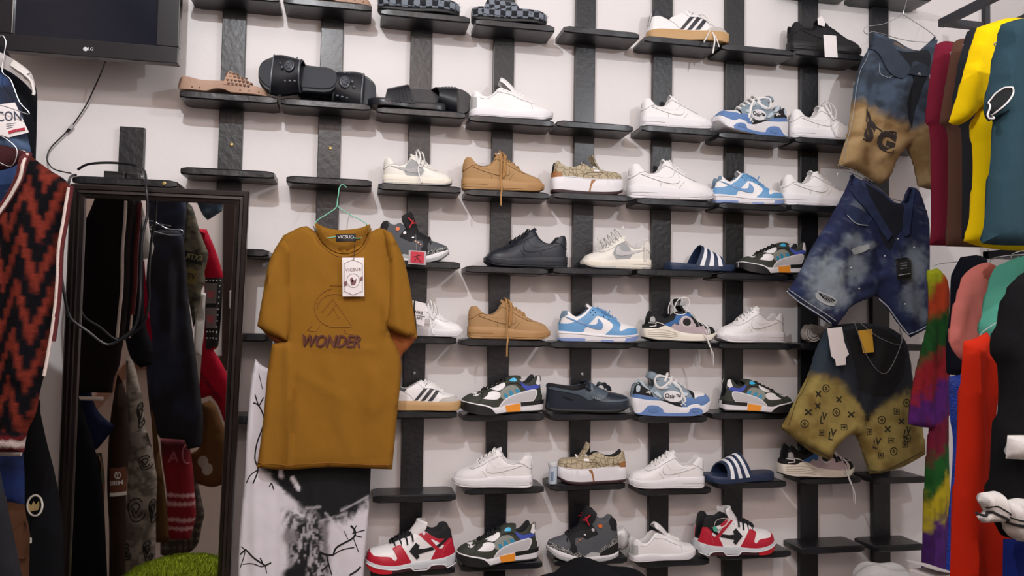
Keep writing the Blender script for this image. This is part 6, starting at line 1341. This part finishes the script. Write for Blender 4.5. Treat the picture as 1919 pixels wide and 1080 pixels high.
# ================================================================== shorts hung at the right
def sg(U, V):
    n = fbm(U/8, V/8, 3); b = 190+(U-1600)*.52+18*(n-.5); b = np.where(U > 1700, 245-(U-1700)*.5, b); t = sstep(-9, 13, V-b)
    c = mixc(mixc(np.tile(hexc('#2c3744'), (len(U), 1)), hexc('#46566a'), sstep(.35, .7, fbm(U/20, V/14, 1))), mixc(np.tile(hexc('#b09468'), (len(U), 1)), hexc('#8a6c42'), sstep(.4, .75, fbm(U/26, V/18, 6))), t)
    c = mixc(c, hexc('#a98a5c'), .5*sstep(4, 1, segd(U, V, (1662, 82), (1712, 108))+3*n)*(1-t)); return c
c_ = Cloth([(1638, 60), (1627, 92), (1614, 115), (1602, 160), (1596, 200), (1589, 247), (1570, 311), (1598, 320), (1626, 334), (1650, 346), (1666, 334), (1680, 300), (1699, 275), (1712, 305), (1722, 350), (1744, 356), (1744, 300), (1738, 232), (1737, 150), (1745, 110), (1752, 84), (1753, 67), (1740, 80), (1722, 96), (1700, 92), (1668, 72)], -.20, .06,
           waves=3, wav=.010, folds=[(1650, 150, 1690, 240, 10, .014), (1700, 170, 1695, 250, 5, -.012), (1610, 120, 1600, 300, 14, .010), (1720, 160, 1720, 330, 10, .010), (1640, 300, 1690, 265, 8, .010)])
sgr = croot(c_, 'denim_shorts', 'dark denim shorts fading to tan, ornate S G lettering, uppermost of the three', 'shorts'); c_.build('denim', DENIM, sgr, .010, sg)
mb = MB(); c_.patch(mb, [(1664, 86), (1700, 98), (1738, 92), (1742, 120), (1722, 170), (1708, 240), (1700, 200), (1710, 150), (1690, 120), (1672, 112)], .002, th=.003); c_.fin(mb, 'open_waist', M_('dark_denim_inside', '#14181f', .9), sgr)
mb = MB(); c_.patch(mb, [(1638, 62), (1668, 80), (1700, 122), (1706, 134), (1690, 148), (1668, 138), (1650, 104), (1634, 84)], .007, th=.008); c_.patch(mb, [(1708, 116), (1736, 126), (1744, 136), (1730, 146), (1700, 140)], .008, th=.008); c_.fin(mb, 'waistband', M_('dark_denim', '#323d4b', .9, bump=.3, bscale=800, var=.2, vscale=30), sgr)
STI = M_('pale_stitch'); mb = MB(); c_.line(mb, [(1650, 118), (1650, 138), (1662, 148), (1676, 140)], .0012, .002); c_.line(mb, [(1573, 306), (1600, 315), (1640, 340)], .0012, .001); c_.line(mb, [(1634, 95), (1610, 150), (1600, 210), (1585, 300)], .0009, .001); c_.fin(mb, 'stitching', STI, sgr)
mb = MB(); c_.text(mb, T['S'], 1628, 248, 50, -22, off=.003); c_.text(mb, T['G'], 1661, 267, 50, -18, off=.003)
for q in ([(1620, 230), (1622, 205), (1628, 225), (1640, 236)], [(1640, 236), (1650, 242), (1655, 248)], [(1668, 246), (1680, 248), (1678, 262), (1670, 258)], [(1612, 262), (1622, 266)], [(1626, 210), (1634, 232)]): c_.line(mb, q, .0028, .001)
c_.fin(mb, 'lettering', M_('ornate_print', '#37302d', .85), sgr, smooth=False)
mb = MB(); q = W(1723, 139, -.245); mb.sphere(tuple(q), .006, 8, (1, .5, 1)); c_.fin(mb, 'button', M_('steel_button', '#a9adb3', .3, metal=.8), sgr)
wire_obj('wire_hanger', 'thin steel wire hanger holding the tan-fading denim shorts', 'hanger', [W(u, v, y) for u, v, y in [(1692, 28, -.124), (1697, 8, -.132), (1701, -6, -.14), (1696, 12, -.175), (1690, 26, -.19), (1680, 34, -.20), (1655, 45, -.205), (1625, 50, -.205), (1619, 58, -.205), (1625, 64, -.20), (1640, 60, -.20), (1700, 76, -.20), (1752, 78, -.20), (1745, 62, -.20), (1700, 32, -.20), (1690, 26, -.195)]], .0013, WIRE)
def rip(U, V):
    n = fbm(U/9, V/9, 2); c = mixc(np.tile(hexc('#18214a'), (len(U), 1)), hexc('#26355f'), sstep(.35, .7, fbm(U/16, V/24, 4)))
    for (x, y, rx, ry, k) in ((1540, 525, 40, 56, .95), (1597, 500, 26, 30, .7), (1590, 455, 22, 20, .7), (1620, 462, 16, 10, .8), (1700, 500, 30, 40, .75), (1700, 560, 26, 30, .6), (1560, 560, 30, 22, .7), (1598, 392, 18, 18, .35), (1718, 590, 14, 20, .6)):
        c = mixc(c, hexc('#94a3ae'), k*sstep(1.25, .35, np.hypot((U-x)/rx, (V-y)/ry)+.9*(n-.5)))
    st = sstep(.62, .8, fbm((U+V*.4)/26, (V-U*.5)/4.5, 7)); c = mixc(c, hexc('#8d9bb0'), .2*st); return c
c2 = Cloth([(1594, 330), (1584, 357), (1566, 390), (1549, 420), (1523, 462), (1500, 507), (1475, 549), (1506, 574), (1536, 596), (1563, 613), (1575, 600), (1596, 574), (1632, 558), (1640, 556), (1652, 562), (1670, 588), (1690, 616), (1706, 633), (1742, 614), (1738, 533), (1738, 470), (1736, 420), (1728, 390), (1719, 363), (1709, 350), (1700, 356), (1692, 382), (1672, 378), (1652, 360), (1625, 342)], -.25, .055,
            waves=3, wav=.009, folds=[(1640, 470, 1650, 560, 12, -.016), (1600, 390, 1560, 520, 14, .010), (1575, 450, 1640, 500, 7, .008), (1590, 540, 1650, 520, 9, .010), (1680, 450, 1700, 600, 10, .008)])
jr = croot(c2, 'denim_shorts', 'ripped blue faded denim shorts with a black tag, middle of the three hanging shorts', 'shorts'); c2.build('denim', DENIM, jr, .009, rip)
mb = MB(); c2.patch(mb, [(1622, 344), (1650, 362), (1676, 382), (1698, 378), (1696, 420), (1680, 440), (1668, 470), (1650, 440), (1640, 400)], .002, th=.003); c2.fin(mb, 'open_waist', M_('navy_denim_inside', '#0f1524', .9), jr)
WB = M_('blue_denim_band', '#243257', .9, bump=.3, bscale=800, var=.25, vscale=40); mb = MB(); c2.patch(mb, [(1592, 330), (1604, 332), (1640, 390), (1670, 440), (1662, 452), (1636, 412), (1600, 372)], .008, th=.008); c2.patch(mb, [(1700, 352), (1714, 354), (1706, 392), (1700, 440), (1690, 444), (1692, 392)], .008, th=.008); c2.fin(mb, 'waistband', WB, jr)
mb = MB(); c2.patch(mb, [(1584, 382), (1620, 400), (1634, 412), (1622, 424), (1596, 420), (1583, 402)], .004); c2.fin(mb, 'pocket', WB, jr)
mb = MB(); c2.line(mb, [(1584, 404), (1598, 420), (1624, 423)], .0015, .006); c2.line(mb, [(1477, 546), (1510, 570), (1563, 607)], .0022, .001); c2.line(mb, [(1480, 541), (1512, 565), (1566, 602)], .0012, .001); c2.line(mb, [(1655, 560), (1680, 590), (1706, 628)], .0022, .001); c2.line(mb, [(1708, 627), (1741, 609)], .0015, .001); c2.fin(mb, 'stitching', M_('white_stitch', '#c3ccd6', .8), jr)
FRY = M_('frayed_thread', '#b3bcc0', .95, bump=.6, bscale=300); mb = MB(); c2.patch(mb, [(1592, 470), (1600, 464), (1618, 460), (1628, 458), (1630, 466), (1612, 474), (1598, 478)], .004); c2.patch(mb, [(1526, 550), (1534, 546), (1556, 556), (1566, 564), (1560, 574), (1546, 572), (1530, 562)], .004); c2.fin(mb, 'frayed_patch', FRY, jr)
mb = MB(); c2.patch(mb, [(1531, 549), (1548, 556), (1562, 564), (1552, 565), (1540, 560)], .009, th=.004); c2.fin(mb, 'rip', M_('rip_dark', '#0a0c12', .9), jr)
mb = MB(); [c2.line(mb, [(1534+4*k, 549+2.0*k), (1542+5*k, 563+1.4*k)], .0010, .012) for k in range(4)]; c2.fin(mb, 'rip_threads', FRY, jr)
mb = MB()
for (u, v) in ((1595, 502), (1713, 464), (1683, 448), (1610, 541), (1696, 570), (1658, 480)): q = W(u, v, -.285); mb.sphere(tuple(q), .0032, 5)
c2.fin(mb, 'rivets', PAPER, jr)
tg = Cloth([(1678, 486), (1700, 482), (1708, 488), (1708, 523), (1682, 526)], -.305, .008, smooth=False, wav=0); to = tg.build('swing_tag', M_('black_tag', '#15161a', .35), jr, .02)
mb = MB(); tg.line(mb, [(1684, 516), (1705, 513)], .0014, .001, False); [tg.line(mb, [(1687, 494+5*k), (1699, 492+5*k)], .0008, .001, False) for k in range(3)]; tg.fin(mb, 'tag_print', SILP, to)
mb = MB(); mb.tube([tuple(W(1672, 440, -.29)-c2.org(jr)), tuple(W(1684, 462, -.31)-c2.org(jr)), tuple(W(1692, 486, -.309)-c2.org(jr))], .0009, 6); mb.build('tag_cord', BLKT, jr)
wire_obj('wire_hanger', 'steel clip hanger inside the waist of the ripped denim shorts', 'hanger', [W(u, v, y) for u, v, y in [(1570, 334, -.255), (1569, 326, -.255), (1580, 322, -.255), (1600, 326, -.25), (1640, 348, -.25), (1668, 371, -.25), (1694, 379, -.25), (1700, 390, -.25)]], .0014, WIRE)
def mono(U, V):
    n = fbm(U/9, V/9, 3); b = np.interp(U, [1460, 1525, 1560, 1590, 1612, 1640, 1680, 1740], [690, 700, 708, 745, 785, 762, 735, 735])+22*(n-.5); t = sstep(-10, 12, V-b)
    tan = mixc(mixc(np.tile(hexc('#a08f4f'), (len(U), 1)), hexc('#7d672f'), sstep(.4, .75, fbm(U/24, V/30, 6))), hexc('#5a4a24'), .5*sstep(30, 0, np.hypot((U-1600)/1.2, V-800))*sstep(.4, .6, n))
    top = mixc(np.tile(hexc('#161c26'), (len(U), 1)), hexc('#2a3947'), sstep(1600, 1530, U)); return mixc(top, tan, t)
c3 = Cloth([(1556, 612), (1540, 634), (1528, 660), (1516, 698), (1504, 724), (1492, 747), (1478, 776), (1463, 803), (1480, 816), (1499, 832), (1525, 850), (1556, 863), (1564, 842), (1578, 826), (1592, 816), (1604, 816), (1612, 834), (1620, 860), (1630, 889), (1662, 884), (1698, 872), (1733, 853), (1729, 809), (1718, 765), (1710, 730), (1706, 688), (1694, 640), (1670, 616), (1620, 606)], -.215, .06,
            waves=3, wav=.010, folds=[(1560, 640, 1600, 770, 10, .014), (1640, 650, 1610, 780, 10, .012), (1500, 740, 1540, 860, 14, .008), (1600, 790, 1640, 880, 12, .010), (1590, 800, 1540, 840, 10, .008)])
lr = croot(c3, 'denim_shorts', 'dark denim shorts fading to yellow with monogram marks, lowest of the three', 'shorts'); c3.build('denim', DENIM, lr, .010, mono)
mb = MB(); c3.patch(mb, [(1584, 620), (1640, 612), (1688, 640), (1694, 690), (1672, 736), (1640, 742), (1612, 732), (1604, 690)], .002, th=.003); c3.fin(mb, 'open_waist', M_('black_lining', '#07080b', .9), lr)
mb = MB()
for (u, v) in ((1530, 738), (1528, 760), (1511, 772), (1573, 749), (1595, 777), (1687, 789), (1661, 804), (1622, 783)):
    for s_ in (1, -1): c3.line(mb, [(u-5, v-5*s_), (u, v), (u+5, v+5*s_)], .0027, .0005)
for (u, v) in ((1546, 728), (1506, 794), (1567, 773), (1650, 787), (1674, 846), (1698, 755), (1700, 822)):
    c3.line(mb, [(u+6.5*math.cos(a), v+7*math.sin(a)) for a in np.linspace(0, 5.9, 12)], .0016, .0005, closed=True); c3.line(mb, [(u-2, v), (u, v-3), (u+2, v), (u, v+3)], .0014, .0005, closed=True)
for (u, v) in ((1536, 810), (1582, 801), (1628, 809), (1678, 771), (1668, 825), (1696, 833), (1648, 853)):
    c3.line(mb, [(u-5, v-5), (u+5, v-4), (u+5, v+5), (u-5, v+5)], .0016, .0005, False, closed=True); c3.line(mb, [(u-3, v), (u+3, v)], .0018, .0005); c3.line(mb, [(u, v-3), (u, v+3)], .0018, .0005)
for (u, v) in ((1539, 784), (1558, 815), (1640, 831), (1698, 811)):
    c3.text(mb, T['L'], u-3, v+3, 21, -12, off=.0015); c3.text(mb, T['V'], u+3, v-3, 20, -12, off=.0015)
c3.fin(mb, 'monogram_print', M_('dark_mark', '#2a2618', .85), lr, smooth=False)
mb = MB(); c3.line(mb, [(1465, 800), (1500, 826), (1556, 858)], .0020, .001); c3.line(mb, [(1620, 850), (1632, 884), (1664, 879), (1731, 848)], .0020, .001); c3.line(mb, [(1520, 700), (1496, 760), (1480, 800)], .0010, .001); c3.fin(mb, 'stitching', M_('olive_stitch', '#4a4326', .9), lr)
tg = Cloth([(1550, 616), (1578, 613), (1582, 640), (1591, 664), (1585, 670), (1585, 684), (1567, 686), (1565, 674), (1558, 668)], -.275, .004, smooth=False, wav=0); tg.build('white_tag', PAPER, lr, .03)
tg = Cloth([(1608, 620), (1634, 617), (1638, 660), (1618, 662)], -.268, .004, smooth=False, wav=0); tg.build('yellow_tag', M_('amber_card', '#c99a2c', .6), lr, .03)
wire_obj('wire_hanger', 'thin steel wire hanger crossing the dark waist of the yellow-fading shorts', 'hanger', [W(u, v, -.285) for u, v in [(1596, 592), (1606, 600), (1640, 628), (1668, 642), (1686, 646), (1690, 636), (1684, 612)]]+[W(u, v, -.285) for u, v in [(1690, 640), (1660, 700), (1625, 668), (1600, 600)]], .0012, WIRE)
# ================================================================== shirts and dresses on the right
def side_garment(name, label, cat, out, Y, m, th=.05, step=.022, color=None, pn='body', **k): return simple(name, label, cat, out, Y, m, th, step, color, pn, **k)
TS = 't-shirt'
g = side_garment
g('t_shirt', 'maroon t-shirt, farthest left on the upper right rack', TS, [(1753, 84), (1772, 77), (1800, 82), (1830, 95), (1828, 300), (1826, 462), (1742, 460), (1745, 400), (1744, 290), (1741, 240), (1735, 225), (1742, 150)], -.40, FAB('maroon_cotton', '#7c1f35'), waves=6)
c_, r_ = g('t_shirt', 'brown t-shirt hanging beside the maroon one', TS, [(1786, 80), (1805, 72), (1840, 80), (1850, 300), (1846, 464), (1772, 462), (1775, 400), (1777, 300), (1774, 245), (1760, 232), (1770, 170)], -.52, FAB('cocoa_cotton', '#5e4034'), waves=6)
g('t_shirt', 'charcoal t-shirt between the brown and the yellow ones', TS, [(1812, 60), (1830, 52), (1870, 60), (1880, 300), (1878, 452), (1802, 448), (1803, 300), (1800, 240), (1786, 205), (1794, 130)], -.66, FAB('charcoal_cotton', '#24262c'), waves=6)
c_, r_ = g('t_shirt', 'bright yellow t-shirt on the upper right rack', TS, [(1890, 34), (1860, 42), (1831, 52), (1820, 85), (1810, 120), (1795, 175), (1778, 229), (1794, 235), (1816, 224), (1834, 205), (1826, 220), (1819, 232), (1822, 280), (1823, 324), (1818, 400), (1806, 452), (1836, 462), (1885, 469), (1990, 470), (2000, 300), (1990, 60), (1930, 36)], -.86, FAB('yellow_cotton', '#eec800'), .05, .018, waves=4, folds=[(1836, 200, 1846, 160, 6, .012), (1840, 210, 1838, 440, 10, .010), (1825, 70, 1800, 220, 10, .010)])
c_, r_ = g('t_shirt', 'dark teal t-shirt with a striped sleeve cuff at the right picture edge', TS, [(1925, 34), (1900, 38), (1876, 46), (1866, 85), (1857, 130), (1848, 180), (1843, 208), (1852, 228), (1866, 222), (1861, 245), (1856, 300), (1849, 370), (1840, 456), (1880, 460), (2050, 462), (2070, 300), (2050, 60), (1980, 36)], -1.08, FAB('dark_teal_cotton', '#27404a'), .06, .02, waves=4, folds=[(1880, 60, 1866, 220, 12, .012)])
mb = MB(); P = [(1848, 224), (1845, 216), (1852, 203), (1862, 190), (1869, 174), (1877, 166), (1886, 168), (1887, 178), (1879, 194), (1869, 208), (1861, 222)]; c_.patch(mb, P, .004, th=.005); cu_ = c_.fin(mb, 'sleeve_opening', M_('dark_sleeve_shade', '#0c1114', .9), r_)  # flat dark patch paints the shade inside the sleeve end
mb = MB(); c_.line(mb, P, .0020, .007, closed=True); c_.fin(mb, 'cuff_stripe', PAPER, cu_)
def rainbow(U, V):
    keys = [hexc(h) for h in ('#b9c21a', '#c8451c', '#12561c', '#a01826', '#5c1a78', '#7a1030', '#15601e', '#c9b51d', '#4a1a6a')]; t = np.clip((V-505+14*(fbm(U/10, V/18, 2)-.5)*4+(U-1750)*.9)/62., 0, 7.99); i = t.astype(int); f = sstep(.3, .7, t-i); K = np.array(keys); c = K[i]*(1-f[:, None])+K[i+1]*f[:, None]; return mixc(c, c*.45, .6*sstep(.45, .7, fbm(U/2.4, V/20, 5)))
g('dress', 'pleated rainbow coloured dress beside the ripped denim shorts', 'dress', [(1738, 507), (1756, 503), (1771, 525), (1779, 560), (1777, 600), (1778, 720), (1776, 900), (1781, 1060), (1778, 1180), (1728, 1180), (1730, 1000), (1735, 880), (1742, 802), (1720, 800), (1702, 795), (1712, 720), (1726, 660), (1738, 610), (1741, 570)], -.36, ATT('pleated_silk'), .05, .009, rainbow, waves=20, wav=.010)
g('jacket', 'dark navy jacket behind the salmon cardigan', 'jacket', [(1783, 520), (1800, 482), (1830, 478), (1850, 500), (1840, 640), (1812, 706), (1776, 702), (1774, 640), (1780, 580)], -.50, FAB('midnight_cloth', '#10131f'))
g('dress', 'shiny blue dress between the rainbow dress and the red dress', 'dress', [(1778, 706), (1815, 700), (1815, 900), (1800, 1180), (1768, 1180), (1776, 1000), (1786, 840), (1780, 780)], -.56, M_('blue_satin', '#1539a0', .35, bump=.8, bscale=180, var=.4, vscale=50), .04)
c_, r_ = g('cardigan', 'salmon pink cardigan on the lower right rack', 'cardigan', [(1848, 492), (1866, 498), (1860, 560), (1852, 620), (1843, 640), (1828, 662), (1806, 676), (1796, 670), (1782, 650), (1780, 628), (1784, 590), (1795, 550), (1804, 520), (1822, 502)], -.74, FAB('salmon_knit', '#dc7f76'), .06, .016, waves=7, folds=[(1830, 510, 1812, 660, 8, .012), (1815, 560, 1795, 650, 6, -.008)])
g('cardigan', 'sea green cardigan between the salmon cardigan and the black dress', 'cardigan', [(1862, 506), (1880, 494), (1919, 480), (1990, 480), (1990, 700), (1860, 690), (1836, 628), (1840, 590), (1850, 545)], -.90, FAB('sea_green_knit', '#4f9a86'), .06, .02, waves=5, folds=[(1885, 500, 1880, 640, 8, .012)])
g('dress', 'long orange red dress on the lower right rack', 'dress', [(1806, 640), (1828, 634), (1850, 622), (1860, 640), (1874, 668), (1877, 720), (1869, 762), (1862, 830), (1866, 900), (1888, 985), (1884, 1080), (1880, 1200), (1776, 1200), (1780, 1080), (1786, 950), (1794, 820), (1800, 720)], -1.0, FAB('orange_red_crepe', '#c9290f'), .06, .02, waves=7, wav=.010, folds=[(1822, 650, 1806, 1080, 9, .014), (1850, 660, 1850, 1080, 12, -.010)])
c_, r_ = g('dress', 'black dress with white cuff and white frilled hem at the right picture edge', 'dress', [(1925, 508), (1890, 540), (1870, 600), (1857, 655), (1870, 690), (1875, 740), (1866, 790), (1857, 870), (1850, 935), (1866, 985), (1900, 1010), (2060, 1010), (2090, 700), (2040, 540), (1980, 508)], -1.22, FAB('black_crepe', '#0b0b0e'), .07, .022, waves=4)
WFR = M_('white_frill', '#c4c0bd', .85, bump=.2, bscale=300)
fr = Cloth([(1832, 938), (1838, 924), (1852, 922), (1866, 921), (1880, 928), (1886, 938), (1905, 934), (1930, 936), (2040, 940), (2050, 1015), (1925, 1016), (1900, 1010), (1886, 1000), (1882, 985), (1872, 978), (1856, 980), (1840, 980), (1830, 968), (1846, 960)], -1.27, .05, waves=26, wav=.020); fr.build('frilled_hem', WFR, r_, .009)
mb = MB(); fr.line(mb, [(1832, 962), (1850, 968), (1868, 962), (1884, 974), (1902, 984), (1925, 982), (1960, 984)], .003, .001); fr.line(mb, [(1858, 955), (1872, 950), (1884, 962), (1905, 974), (1930, 970)], .0015, .001); fr.fin(mb, 'frill_piping', BLKL, r_)
cf = Cloth([(1888, 816), (1924, 816), (1960, 818), (1960, 866), (1920, 862), (1885, 860)], -1.29, .05, waves=10, wav=.008); cf.build('cuff', WFR, r_, .014)
g('dress', 'royal blue dress showing under the white frilled hem', 'dress', [(1880, 1010), (1990, 1010), (1990, 1250), (1876, 1250)], -1.12, FAB('royal_cotton', '#15246b'), .05)
# wall rack and wire hangers
RK = M_('dark_steel', '#34353c', .5); k0 = W(1768, 42, -.30); k1 = W(1905, -2, -.85); k1 = k0+(k1-k0); d_ = (k1-k0); k2 = k0+d_*2.6; xr_ = XR-.001
rk = thing('garment_rack', 'dark square steel rack on the right wall carrying the t-shirts', 'rack', (k0[0], k0[1], k0[2])); e = (0, 0, 0)
m = MB(); m.box(-.012, .012, -1.15, .012, -.014, .014); m.build('side_bar', RK, rk, smooth=False)
m = MB(); m.box(.012, xr_-k0[0], -.012, .012, -.012, .012); m.build('wall_arm', RK, rk, smooth=False); m = MB(); m.box(.012, xr_-k0[0], -1.14, -1.116, -.012, .012); m.build('wall_arm', RK, rk, smooth=False)
m = MB(); q = W(1894, 36, -.42)-k0; m.box(q[0]-.01, q[0]+.01, -.02, .0, -.0, .10); m.build('upright_stub', RK, rk, smooth=False)
m = MB(); m.box(.24, .264, -1.13, .0, -.008, .012); m.build('hanging_bar', RK, rk, smooth=False); hbx, hbz = k0[0]+.252, k0[2]
for Yh, nm in ((-.40, 'maroon'), (-.52, 'brown'), (-.66, 'charcoal'), (-.86, 'yellow'), (-1.08, 'dark teal')):
    sx = {-.40: W(1790, 80, -.4), -.52: W(1810, 74, -.52), -.66: W(1840, 56, -.66), -.86: W(1893, 34, -.86), -1.08: W(1925, 36, -1.08)}[Yh]
    P = [np.array((hbx-.010, Yh, hbz+.0)), np.array((hbx-.002, Yh, hbz+.022)), np.array((hbx+.014, Yh, hbz+.012)), np.array((hbx+.013, Yh, hbz-.03)), np.array((hbx+.01, Yh, hbz-.06)), np.array((sx[0]-.02, Yh, sx[2]-.03)), np.array((sx[0]-.01, Yh, sx[2]-.055)), np.array((hbx+.01, Yh, hbz-.13)), np.array((hbx+.2, Yh, hbz-.13)), np.array((hbx+.012, Yh, hbz-.065))]
    wire_obj('wire_hanger', 'thin steel wire hanger holding the %s t-shirt' % nm, 'hanger', P, .0014, WIRE)
rk2 = thing('garment_rack', 'dark lower rail behind the cardigans and dresses on the right', 'rack', tuple(W(1800, 476, -.45))); q = np.array(rk2.location)
m = MB(); m.box(.10, .124, -1.0, .012, -.012, .012); m.build('hanging_bar', RK, rk2, smooth=False); m = MB(); m.box(.10, xr_-q[0], -.012, .012, -.012, .012); m.build('wall_arm', RK, rk2, smooth=False); m = MB(); m.box(.10, xr_-q[0], -1.0, -.976, -.012, .012); m.build('wall_arm', RK, rk2, smooth=False)
bx = q[0]+.112
for nm, Yh, (u, v) in (('rainbow dress', -.36, (1748, 503)), ('dark navy jacket', -.50, (1815, 480)), ('shiny blue dress', -.56, (1797, 700)), ('salmon cardigan', -.74, (1857, 494)), ('sea green cardigan', -.90, (1900, 484)), ('orange red dress', -1.0, (1850, 622))):
    p = W(u, v, Yh); yy = min(Yh, q[1]+.01) if Yh > -.45 else Yh
    wire_obj('wire_hanger', 'wire hanger on the lower rail holding the %s' % nm, 'hanger', [np.array((bx-.010, yy, q[2])), np.array((bx, yy, q[2]+.022)), np.array((bx+.014, yy, q[2]+.010)), np.array((bx+.013, yy, q[2]-.012)), np.array((p[0]+.02, Yh, min(p[2]+.02, q[2]-.03))), np.array((p[0]+.005, Yh, p[2]-.02))], .0013, WIRE)
# ================================================================== foreground edges at the bottom
def heap(name, label, cat, u0, u1, vt, Y, m, part_name, d=.16, bumps=((0, 0, 1),), floor_=True, zmin=0, seed=1, amp=.012):
    a, b = W(u0, vt, Y), W(u1, vt, Y); w = (b[0]-a[0])/2; cx = (a[0]+b[0])/2; zt = a[2]*.5+b[2]*.5; r = thing(name, label, cat, (cx, Y, 0)); mb = MB(); n = 40; v = []; f = []
    for i in range(n+1):
        for j in range(n+1):
            x = -1+2*i/n; y = -1+2*j/n; rr = min(1, math.hypot(x, y)); e_ = math.sqrt(max(0, 1-rr**3)); h = zmin+(zt-zmin)*(.80*min(1, e_*1.6)+.20*e_)
            h = h+amp*(math.sin(x*7+seed)+math.sin(y*9+x*5+seed))*e_; s_ = 1 if rr >= 1 else 1; k = math.hypot(x, y); 
            if k > 1: x, y = x/k, y/k; h = zmin
            v.append((x*w, y*d, max(h, zmin)))
    for i in range(n):
        for j in range(n): f.append((i*(n+1)+j, (i+1)*(n+1)+j, (i+1)*(n+1)+j+1, i*(n+1)+j+1))
    mb.add(v, f); mb.add([(w*math.cos(t*math.pi/16), d*math.sin(t*math.pi/16), zmin) for t in range(32)], [tuple(range(31, -1, -1))]); mb.build(part_name, m, r); return r
heap('cloth_pile', 'black cloth heaped at the bottom edge below the grey high top sneaker', 'cloth', 985, 1238, 1072, -.62, FAB('black_heap', '#0b0c10'), 'fabric', d=.20, seed=2)
heap('plastic_bag', 'clear plastic wrapped parcel at the bottom edge near the red dress', 'plastic bag', 1600, 1716, 1062, -.55, FILM, 'film', d=.12, seed=4, amp=.006)
q = W(1752, 1086, -.75); cdt = thing('cardboard_box', 'white cardboard box corner at the bottom edge below the rainbow dress', 'box', (q[0], -.75, 0)); zc_ = W(1717, 1062, -.75)[2]-.005
cdt.rotation_euler = (0, math.radians(0), math.radians(12)); m = MB(); m.box(-.03, .05, -.02, .06, 0, zc_-.02); m.build('box_body', PAPER, cdt, smooth=False, bevel=.003)
m = MB(); m.add([(-.034, -.03, zc_+.006), (.056, -.03, zc_-.016), (.056, .07, zc_-.016), (-.034, .07, zc_+.006), (-.034, -.03, zc_+.003), (.056, -.03, zc_-.019), (.056, .07, zc_-.019), (-.034, .07, zc_+.003)], [(0, 1, 2, 3), (4, 7, 6, 5), (0, 4, 5, 1), (1, 5, 6, 2), (2, 6, 7, 3), (3, 7, 4, 0)]); m.build('lid', PAPER, cdt, smooth=False)
